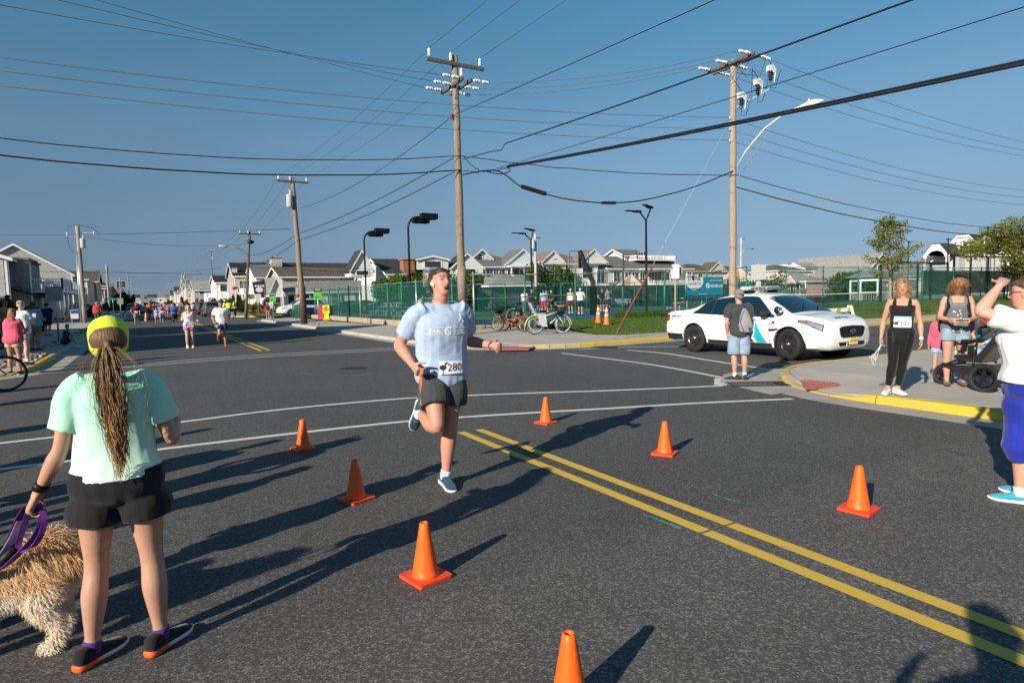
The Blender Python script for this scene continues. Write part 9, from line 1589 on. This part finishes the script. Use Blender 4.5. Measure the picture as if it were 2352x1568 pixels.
def bike(label,a,b,fm,r=.34,basket=None,lean=.0,fender=None,white=False,seat=None,bars=BLACK,step=True,rack=False,steer=0.0,tyre=None):
 "a rear contact, b front contact on the ground"
 a,b=Vector(a),Vector(b);d=(b-a);wb=d.length;rz=math.atan2(d.y,d.x);t=thing('bicycle',label,'bicycle',a,rz);t.rotation_euler=(lean,0,rz);R_=Matrix.Rotation(steer,3,'Z');fa=R_@Vector((0,1,0));y=0
 wheel_(t,(0,0,r),r,(0,1,0),tyre or DARK,STEEL,white);wheel_(t,(wb,0,r),r,fa,tyre or DARK,STEEL,white);f=MB();bbk=Vector((wb*.42,0,.29));st=Vector((wb*.30,0,.72));hd0,hd1=Vector((wb-.22,0,.62)),Vector((wb-.29,0,.86))
 f.tube([bbk,st],.017,8);f.tube([hd0,hd1],.021,8)
 if step:f.tube([hd0+Vector((0,0,.02)),Vector((wb*.66,0,.40)),bbk+Vector((.05,0,.05)),bbk],.02,8);f.tube([hd1-Vector((0,0,.03)),Vector((wb*.63,0,.52)),st-Vector((-.02,0,.22))],.016,8)
 else:f.tube([hd0,bbk],.02,8);f.tube([hd1-Vector((0,0,.04)),st-Vector((0,0,.06))],.018,8)
 for s in(-1,1):f.tube([bbk+Vector((0,s*.03,0)),Vector((0,s*.055,r))],.010,6);f.tube([st-Vector((0,0,.08)),Vector((0,s*.055,r))],.009,6)
 f.build('frame',fm,t,smooth=True);k=MB();fc=Vector((wb,0,r))
 for s in(-1,1):k.tube([hd0+fa*s*.035,Vector((wb-.12,0,.48))+fa*s*.05,fc+fa*s*.055],.012,6)
 k.build('fork',fm,t,smooth=True);hbp=hd1+Vector((-.02,0,.14));h=MB();h.tube([hd1,hbp],.014,6);fx_=R_@Vector((1,0,0))
 h.tube([hbp+fa*.30-fx_*.22+Vector((0,0,.05)),hbp+fa*.26-fx_*.05+Vector((0,0,.06)),hbp+fa*.08+fx_*.05,hbp-fa*.08+fx_*.05,hbp-fa*.26-fx_*.05+Vector((0,0,.06)),hbp-fa*.30-fx_*.22+Vector((0,0,.05))],.011,6);h.build('handlebar',bars,t,smooth=True);g=MB()
 for s in(-1,1):g.tube([hbp+fa*s*.29-fx_*.14+Vector((0,0,.053)),hbp+fa*s*.30-fx_*.24+Vector((0,0,.05))],.017,6)
 g.build('grips',BLACK,t,smooth=True);s_=MB();s_.tube([st,st+Vector((-.03,0,.13))],.012,6);s_.build('seat_post',STEEL,t);s_=MB();c=st+Vector((-.05,0,.16));s_.rings([ring(c+Vector((x,0,z)),Vector((0,1,0)),Vector((0,0,1)),w_,.03,10)for x,w_,z in((-.12,.03,.01),(-.09,.09,.0),(0,.08,0),(.08,.035,.0),(.15,.015,.0))]);s_.build('saddle',BLACK,t,smooth=True)
 c=MB();c.lathe([(.09,-.05),(.095,-.045),(.09,-.04)],bbk,20,axis='y');c.tube([bbk+Vector((0,-.06,0)),bbk+Vector((.13,-.07,-.1)),bbk+Vector((.13,-.16,-.1))],.012,5);c.tube([bbk+Vector((0,.06,0)),bbk+Vector((-.13,.07,.1)),bbk+Vector((-.13,.16,.1))],.012,5);c.tube([bbk+Vector((0,-.045,.09)),Vector((0,-.045,r+.04))],.006,4);c.tube([bbk+Vector((0,-.045,-.09)),Vector((0,-.045,r-.04))],.006,4);c.build('crank_and_chain',BLACK,t);MB().tube([Vector((wb*.3,.03,.28)),Vector((wb*.25,.16,.0))],.009,5).build('kickstand',STEEL,t)
 if fender:
  for cx,a0,a1 in((0,30,200),(wb,-10,175)):
   P=[Vector((cx+math.cos(math.radians(q))*(r+.02),0,r+math.sin(math.radians(q))*(r+.02)))for q in range(a0,a1+1,12)];MB().tube(P,.03,6,flat=.35).build('fender',fender,t,smooth=True)
 if basket:
  bc=hd1+fx_*.2+Vector((0,0,.02));m=MB()
  for kz in range(6):
   z=bc.z-.13+kz*.05;w_,l_=.13+kz*.009,.10+kz*.009;q=[Vector((bc.x,bc.y,z))+fx_*(l_*i)+fa*(w_*j)for i,j in((-1,-1),(1,-1),(1,1),(-1,1),(-1,-1))];m.tube(q,.006,4)
  for i in range(-3,4):
   for j in(-1,1):m.tube([Vector((bc.x,bc.y,bc.z-.13))+fa*(.13*i/3)+fx_*.10*j,Vector((bc.x,bc.y,bc.z+.12))+fa*(.175*i/3)+fx_*.145*j],.005,4);m.tube([Vector((bc.x,bc.y,bc.z-.13))+fx_*(.10*i/3)+fa*.13*j,Vector((bc.x,bc.y,bc.z+.12))+fx_*(.145*i/3)+fa*.175*j],.005,4)
  m.box((bc.x,bc.y,bc.z-.05),(.2,.26,.15));m.build('basket',basket,t)
 return t,st,wb,r
ORB=mat('bike_orange',(.65,.14,.02),.3,.06,5,coat=.5);BKB=mat('bike_black',(.01,.01,.012),.35,.1,5,coat=.4);BLB=mat('bike_blue',(.01,.05,.22),.3,.05,5,coat=.5);GNB=mat('bike_pale_green',(.25,.5,.38),.4,.05,5);NEON=mat('fender_neon',(.70,.8,.02),.4,.05,5);WB_=mat('bike_white',(.7,.7,.7),.35,.05,5)
Z=.13;bike('orange step-through bicycle with a black front basket at the bike rack',sat(2095,1327,Z),sat(2038,1325,Z)+Vector((-.15,.75,0)),ORB,.34,BKB,.06,ORB,steer=.2)
t,st,wb,r=bike('black cruiser bicycle with white wall tyres, grey child seat and wicker topped basket',sat(2139,1338,Z),sat(2139,1338,Z)+Vector((1.13,-.28,0)),BKB,.36,BKB,.05,None,True,steer=-.75)
GRP=mat('child_seat_grey',(.50,.51,.53),.45,.05,5);mb=MB();mb.rings([[(x0,-w,z),(x0+d_,-w*.9,z),(x0+d_,w*.9,z),(x0,w,z)]for x0,d_,w,z in((.16,.05,.10,.62),(.02,.06,.16,.78),(-.12,.06,.17,.95),(-.2,.05,.15,1.12),(-.22,.04,.10,1.24))]);mb.rings([[(.0,-.14,.84),(.0,.14,.84),(.02,.14,.76),(.02,-.14,.76)],[(.36,-.14,.80),(.36,.14,.80),(.36,.14,.72),(.36,-.14,.72)]]);o=mb.build('child_seat',GRP,t,auto=40)
for s in(-1,1):MB().prism([(.10,s*.17,.78),(.34,s*.17,.78),(.48,s*.17,.30),(.22,s*.17,.34),(.12,s*.17,.5)],(0,.02,0)).build('leg_guard',GRP,o)
for k in range(3):MB().box((-.12-k*.035,-.0,.96+k*.09),(.12,.05,.04)).build('vent_slot',BLACK,o)
mb=MB();mb.ell((wb-.05,0,1.08),(.17,.19,.07));mb.build('wicker_lid',mat('wicker',(.20,.11,.05),.8,.3,30,.5,60),t,smooth=True);P=[Vector((math.cos(math.radians(q))*.385,0,.36+math.sin(math.radians(q))*.385))for q in range(60,190,12)];MB().tube(P,.032,6,flat=.35).build('fender',NEON,t,smooth=True)
bike('pale green and white bicycle behind the child seat bicycle',sat(2150,1333,Z)+Vector((.45,.75,0)),sat(2233,1331,Z)+Vector((.75,.65,0)),WB_,.34,None,-.05,None,tyre=GNB,step=False);bike('black bicycle leaning behind the orange one',sat(2098,1325,Z)+Vector((.2,.35,0)),sat(2068,1325,Z)+Vector((.0,1.1,0)),BKB,.33,None,.05,None);t,*_=bike('dark blue bicycle lifted onto the rack against the fence',sat(2098,1322,Z)+Vector((.15,1.2,.28)),sat(2165,1322,Z)+Vector((.7,1.25,.38)),BLB,.36,None,0,None,white=True)
p=sat(2085,1318,Z)+Vector((.1,.6,.0));t=thing('bike_rack','black hoop bike rack under the bicycles','bike rack',p,.4);MB().tube([(-.45,0,0),(-.45,0,.75),(-.38,0,.86),(.38,0,.86),(.45,0,.75),(.45,0,0)],.03,8).build('hoop',BKB,t,smooth=True);MB().tube([(.85,.1,0),(.85,.1,.7),(.9,.1,.8),(1.3,.1,.8),(1.35,.1,.7),(1.35,.1,0)],.03,8).build('hoop',BKB,t,smooth=True)
p=sat(2103,1312,Z)+Vector((.25,.9,.55));t=thing('wooden_crate','pale wooden crate on the back of the blue bicycle','crate',p,.2);
for z in(-.09,0,.09):[MB().box((0,y,z),(.36,.015,.07)).build('slat',BW,t)for y in(-.14,.14)];[MB().box((x,0,z),(.015,.27,.07)).build('slat',BW,t)for x in(-.18,.18)]
MB().box((0,0,-.12),(.34,.27,.02)).build('crate_floor',BW,t)
p=at(-8,872,0);p=Vector((-2.62,16.6,0));q_=at(32,840,.34);bike('black road bicycle at the left edge with only its front wheel in view',(-3.55,15.05,0),(-2.42,15.35,0),BKB,.35,None,0,None,step=False)
# STROLLER
sp_=at(2232,897,.13);t=thing('stroller','black and red three-wheeled jogging stroller with folded canopy on the corner pavement','stroller',sp_+Vector((.30,-.06,0)),math.radians(82-90));SB=cloth('stroller_black',(.014,.014,.016));SGY=cloth('stroller_grey',(.05,.05,.055));SR=cloth('stroller_red',(.5,.02,.03))
def bw(c,r,w,n5=True):
 o=MB().lathe([(r-.05,-w*.5),(r-.01,-w),(r,-w*.5),(r,w*.5),(r-.01,w),(r-.05,w*.5)],c,28,axis='x',caps=False).build('wheel',DARK,t,auto=60);mb=MB();mb.lathe([(r-.045,-w*.6),(r-.045,w*.6),(r-.075,w*.6),(r-.075,-w*.6)],c,24,axis='x',caps=False);mb.build('rim',BKB,o,smooth=True);s=MB()
 for k in range(5):a=k*2*PI/5+.3;s.bar((c[0],c[1],c[2]),(c[0],c[1]+math.cos(a)*(r-.06),c[2]+math.sin(a)*(r-.06)),.03,.035)
 s.lathe([(.05,-w*.9),(.05,w*.9)],c,10,axis='x');s.build('spokes',BKB,o);mb=MB()
 for k in range(30):a=k*PI/15;mb.box((c[0],c[1]+math.cos(a)*r,c[2]+math.sin(a)*r),(w*1.7,.014,.014))
 tag(mb.build('tread',DARK,o),kind='stuff')
bw((.29,-.13,.20),.20,.03);bw((-.29,-.13,.20),.20,.03);bw((0,.62,.15),.15,.026);fr_=MB()
for s in(-1,1):fr_.tube([(s*.25,-.13,.2),(s*.25,.05,.42),(s*.24,.0,.75),(s*.24,-.32,1.05)],.016,8);fr_.tube([(s*.24,.03,.55),(s*.15,.45,.36),(s*.05,.60,.30)],.016,8);fr_.tube([(s*.05,.60,.30),(s*.04,.62,.15)],.014,6);fr_.tube([(s*.25,.0,.62),(s*.25,.28,.68)],.018,6);fr_.ell((s*.25,.06,.60),(.03,.07,.07))
fr_.tube([(-.29,-.13,.2),(.29,-.13,.2)],.014,6);fr_.tube([(-.24,-.32,1.05),(.24,-.32,1.05)],.02,8);fr_.build('frame',BKB,t,smooth=True);mb=MB();mb.rings([[(-.2,y0,z0),(.2,y0,z0),(.21,y1,z1),(-.21,y1,z1)]for y0,z0,y1,z1 in((.36,.50,.34,.44),(.22,.52,.18,.42),(.04,.50,-.02,.40),(-.16,.78,-.24,.72),(-.26,1.0,-.33,.95))]);me=remesh(mb,.018,2);me.materials.append(SB);link('seat',me,t)
mb=MB();R=[]
for k in range(7):a=math.radians(-20+28*k);R.append([Vector((math.cos(b*PI/8)*.23,-.14+math.cos(a)*.27*math.sin(b*PI/8)*1.0,.93+math.sin(a)*.20*math.sin(b*PI/8)+.04))for b in range(9)])
mb.rings(R,caps=False,close=False);o=mb.build('canopy',SGY,t,smooth=True);MB().tube([p+Vector((0,0,.004))for p in R[0]],.012,6).build('canopy_edge',SB,o,smooth=True);MB().tube([p*1.0 for p in R[2]],.014,6).build('red_piping',SR,o,smooth=True);MB().tube([p*1.0 for p in R[3]],.012,6).build('red_piping',SR,o,smooth=True)
mb=MB();mb.box((0,.16,.72),(.46,.14,.04));mb.box((0,.22,.69),(.44,.06,.05));mb.build('tray',BKB,t,auto=40);mb=MB();mb.lathe([(.035,.74),(.04,.84),(.03,.86),(.02,.88)],(.1,.17,0),12);mb.build('cup',mat('cup_teal',(.02,.25,.35),.3,.05,5),t,smooth=True);mb=MB();mb.rings([[(-.2,y,z),(.2,y,z),(.17,y,z-d_),(-.17,y,z-d_)]for y,z,d_ in((-.2,.40,.18),(.1,.36,.17),(.36,.34,.10))]);mb.build('storage_basket',SB,t);MB().tube([(-.19,-.1,.21),(.19,-.1,.21),(.19,.25,.23)],.012,5).build('red_strap',SR,t);MB().box((0,.48,.33),(.3,.16,.05)).build('footrest',BKB,t);MB().box((.0,-.34,1.0),(.3,.12,.16)).build('organiser',SGY,t)
M_=Matrix.Translation(t.location)@Matrix.Rotation(t.rotation_euler.z,4,'Z');person('baby in pale blue lying in the stroller, one arm and shoe showing',M_@Vector((0,.02,-.0)),82,.78,dict(sit=.55,lean=(0,-.55,.85),ra=((.3,.6,-.3),(-.1,.9,.1)),la=((-.3,.6,-.3),(.1,.9,.1)),rl=((.25,.9,.1),(0,.4,-.9)),ll=((-.25,.9,.1),(0,.6,-.7))),.01,SKL,1.1,False,('tee',c_lb),('shorts',c_lb),((.05,.05,.05),(.7,.7,.7)),None,('buzz',BLD),child=True,seed=77)
# DOG
dl=at(150,1500);DF=mat('dog_fur',(.60,.42,.24),.8,.3,5,col2=(.76,.62,.45),sheen=.3);DT=mat('dog_fur_tan',(.60,.34,.14),.7,.25,6,col2=(.74,.52,.28),sheen=.3);DC=mat('dog_fur_cream',(.74,.62,.47),.8,.2,6,col2=(.84,.76,.64),sheen=.3)
t=thing('dog','fluffy golden tan dog with a plumed tail, hind half in view at the lower left','dog',dl+Vector((-.24,.16,0)),math.radians(172));t.scale=(.8,.8,.8);mb=MB();Yd=Vector((0,1,0))
mb.rings([ring(Vector((x,0,z)),Yd,Vector((0,0,1)),a,b,18)for x,z,a,b in((-.36,.40,.05,.07),(-.30,.42,.115,.13),(-.18,.43,.135,.145),(-.02,.42,.13,.14),(.12,.415,.135,.155),(.26,.43,.13,.17),(.36,.47,.09,.12))]);limb(mb,[(.30,0,.48),(.42,0,.60),(.47,0,.66)],[.085,.075,.07],Yd);mb.ell((.52,0,.70),(.105,.09,.09));limb(mb,[(.56,0,.69),(.66,0,.66),(.70,0,.655)],[.055,.042,.03],Yd)
for s in(-1,1):
 limb(mb,[(-.26,s*.08,.42),(-.20,s*.095,.30),(-.28,s*.095,.17),(-.27,s*.095,.06),(-.25,s*.095,.03)],[(.075,.10),(.055,.075),(.032,.04),(.028,.03),(.03,.032)],Yd);mb.ell((-.235,s*.095,.028),(.055,.035,.028));limb(mb,[(.26,s*.08,.40),(.24,s*.085,.24),(.26,s*.085,.12),(.26,s*.085,.04)],[(.06,.075),(.045,.05),(.033,.036),(.03,.03)],Yd);mb.ell((.28,s*.085,.028),(.055,.035,.028));mb.ell((.49,s*.095,.66),(.035,.02,.08))
limb(mb,[(-.33,0,.50),(-.36,.0,.60),(-.26,.03,.66),(-.14,.07,.60)],[.04,.045,.045,.02],Yd);me=remesh(mb,.014,3);me.materials.append(DF);link('body',me,t);rnd=random.Random(6)
def fur(nm,m,sel,n,L_,drop,r):
 vs=[v for v in me.vertices if sel(v.co)];st=MB();V,Fc=st.v,st.f
 for _ in range(n):
  v=vs[rnd.randrange(len(vs))];p,nn_=v.co,v.normal;fl=Vector((-.5,0,-drop))+Vector((rnd.gauss(0,.3),rnd.gauss(0,.3),rnd.gauss(0,.25)));d1=(nn_*.75+fl*.55).normalized();l=L_*rnd.uniform(.6,1.25);w_=d1.cross(nn_).normalized()*r if d1.cross(nn_).length>.01 else nn_.orthogonal()*r;p1=p+d1*l*.5;p2=p1+(d1*.5+fl*.6).normalized()*l*.5;o=len(V);V.extend([tuple(p-w_),tuple(p+w_),tuple(p1+w_*.7),tuple(p1-w_*.7),tuple(p2)]);Fc.extend([(o,o+1,o+2,o+3),(o+3,o+2,o+4)])
 st.m=[0]*len(Fc);tag(st.build(nm,m,t,smooth=True),kind='stuff')
fur('cream_fur',DC,lambda c:c.z<.42,14000,.045,.8,.0017);fur('tan_fur',DT,lambda c:c.z>.40 and c.x<.4,13000,.055,.7,.0018);fur('mixed_fur',DF,lambda c:True,7000,.05,.7,.0018);fur('tail_plume',DT,lambda c:c.z>.55 and c.x<-.05,2600,.17,1.1,.0024);mb=MB();mb.ell((.715,0,.665),(.018,.02,.015));[mb.ell((.60,s*.05,.725),(.012,.012,.012),8,6)for s in(-1,1)];mb.build('nose_and_eyes',BLACK,t,smooth=True)
bpy.data.scenes.remove(TMP)
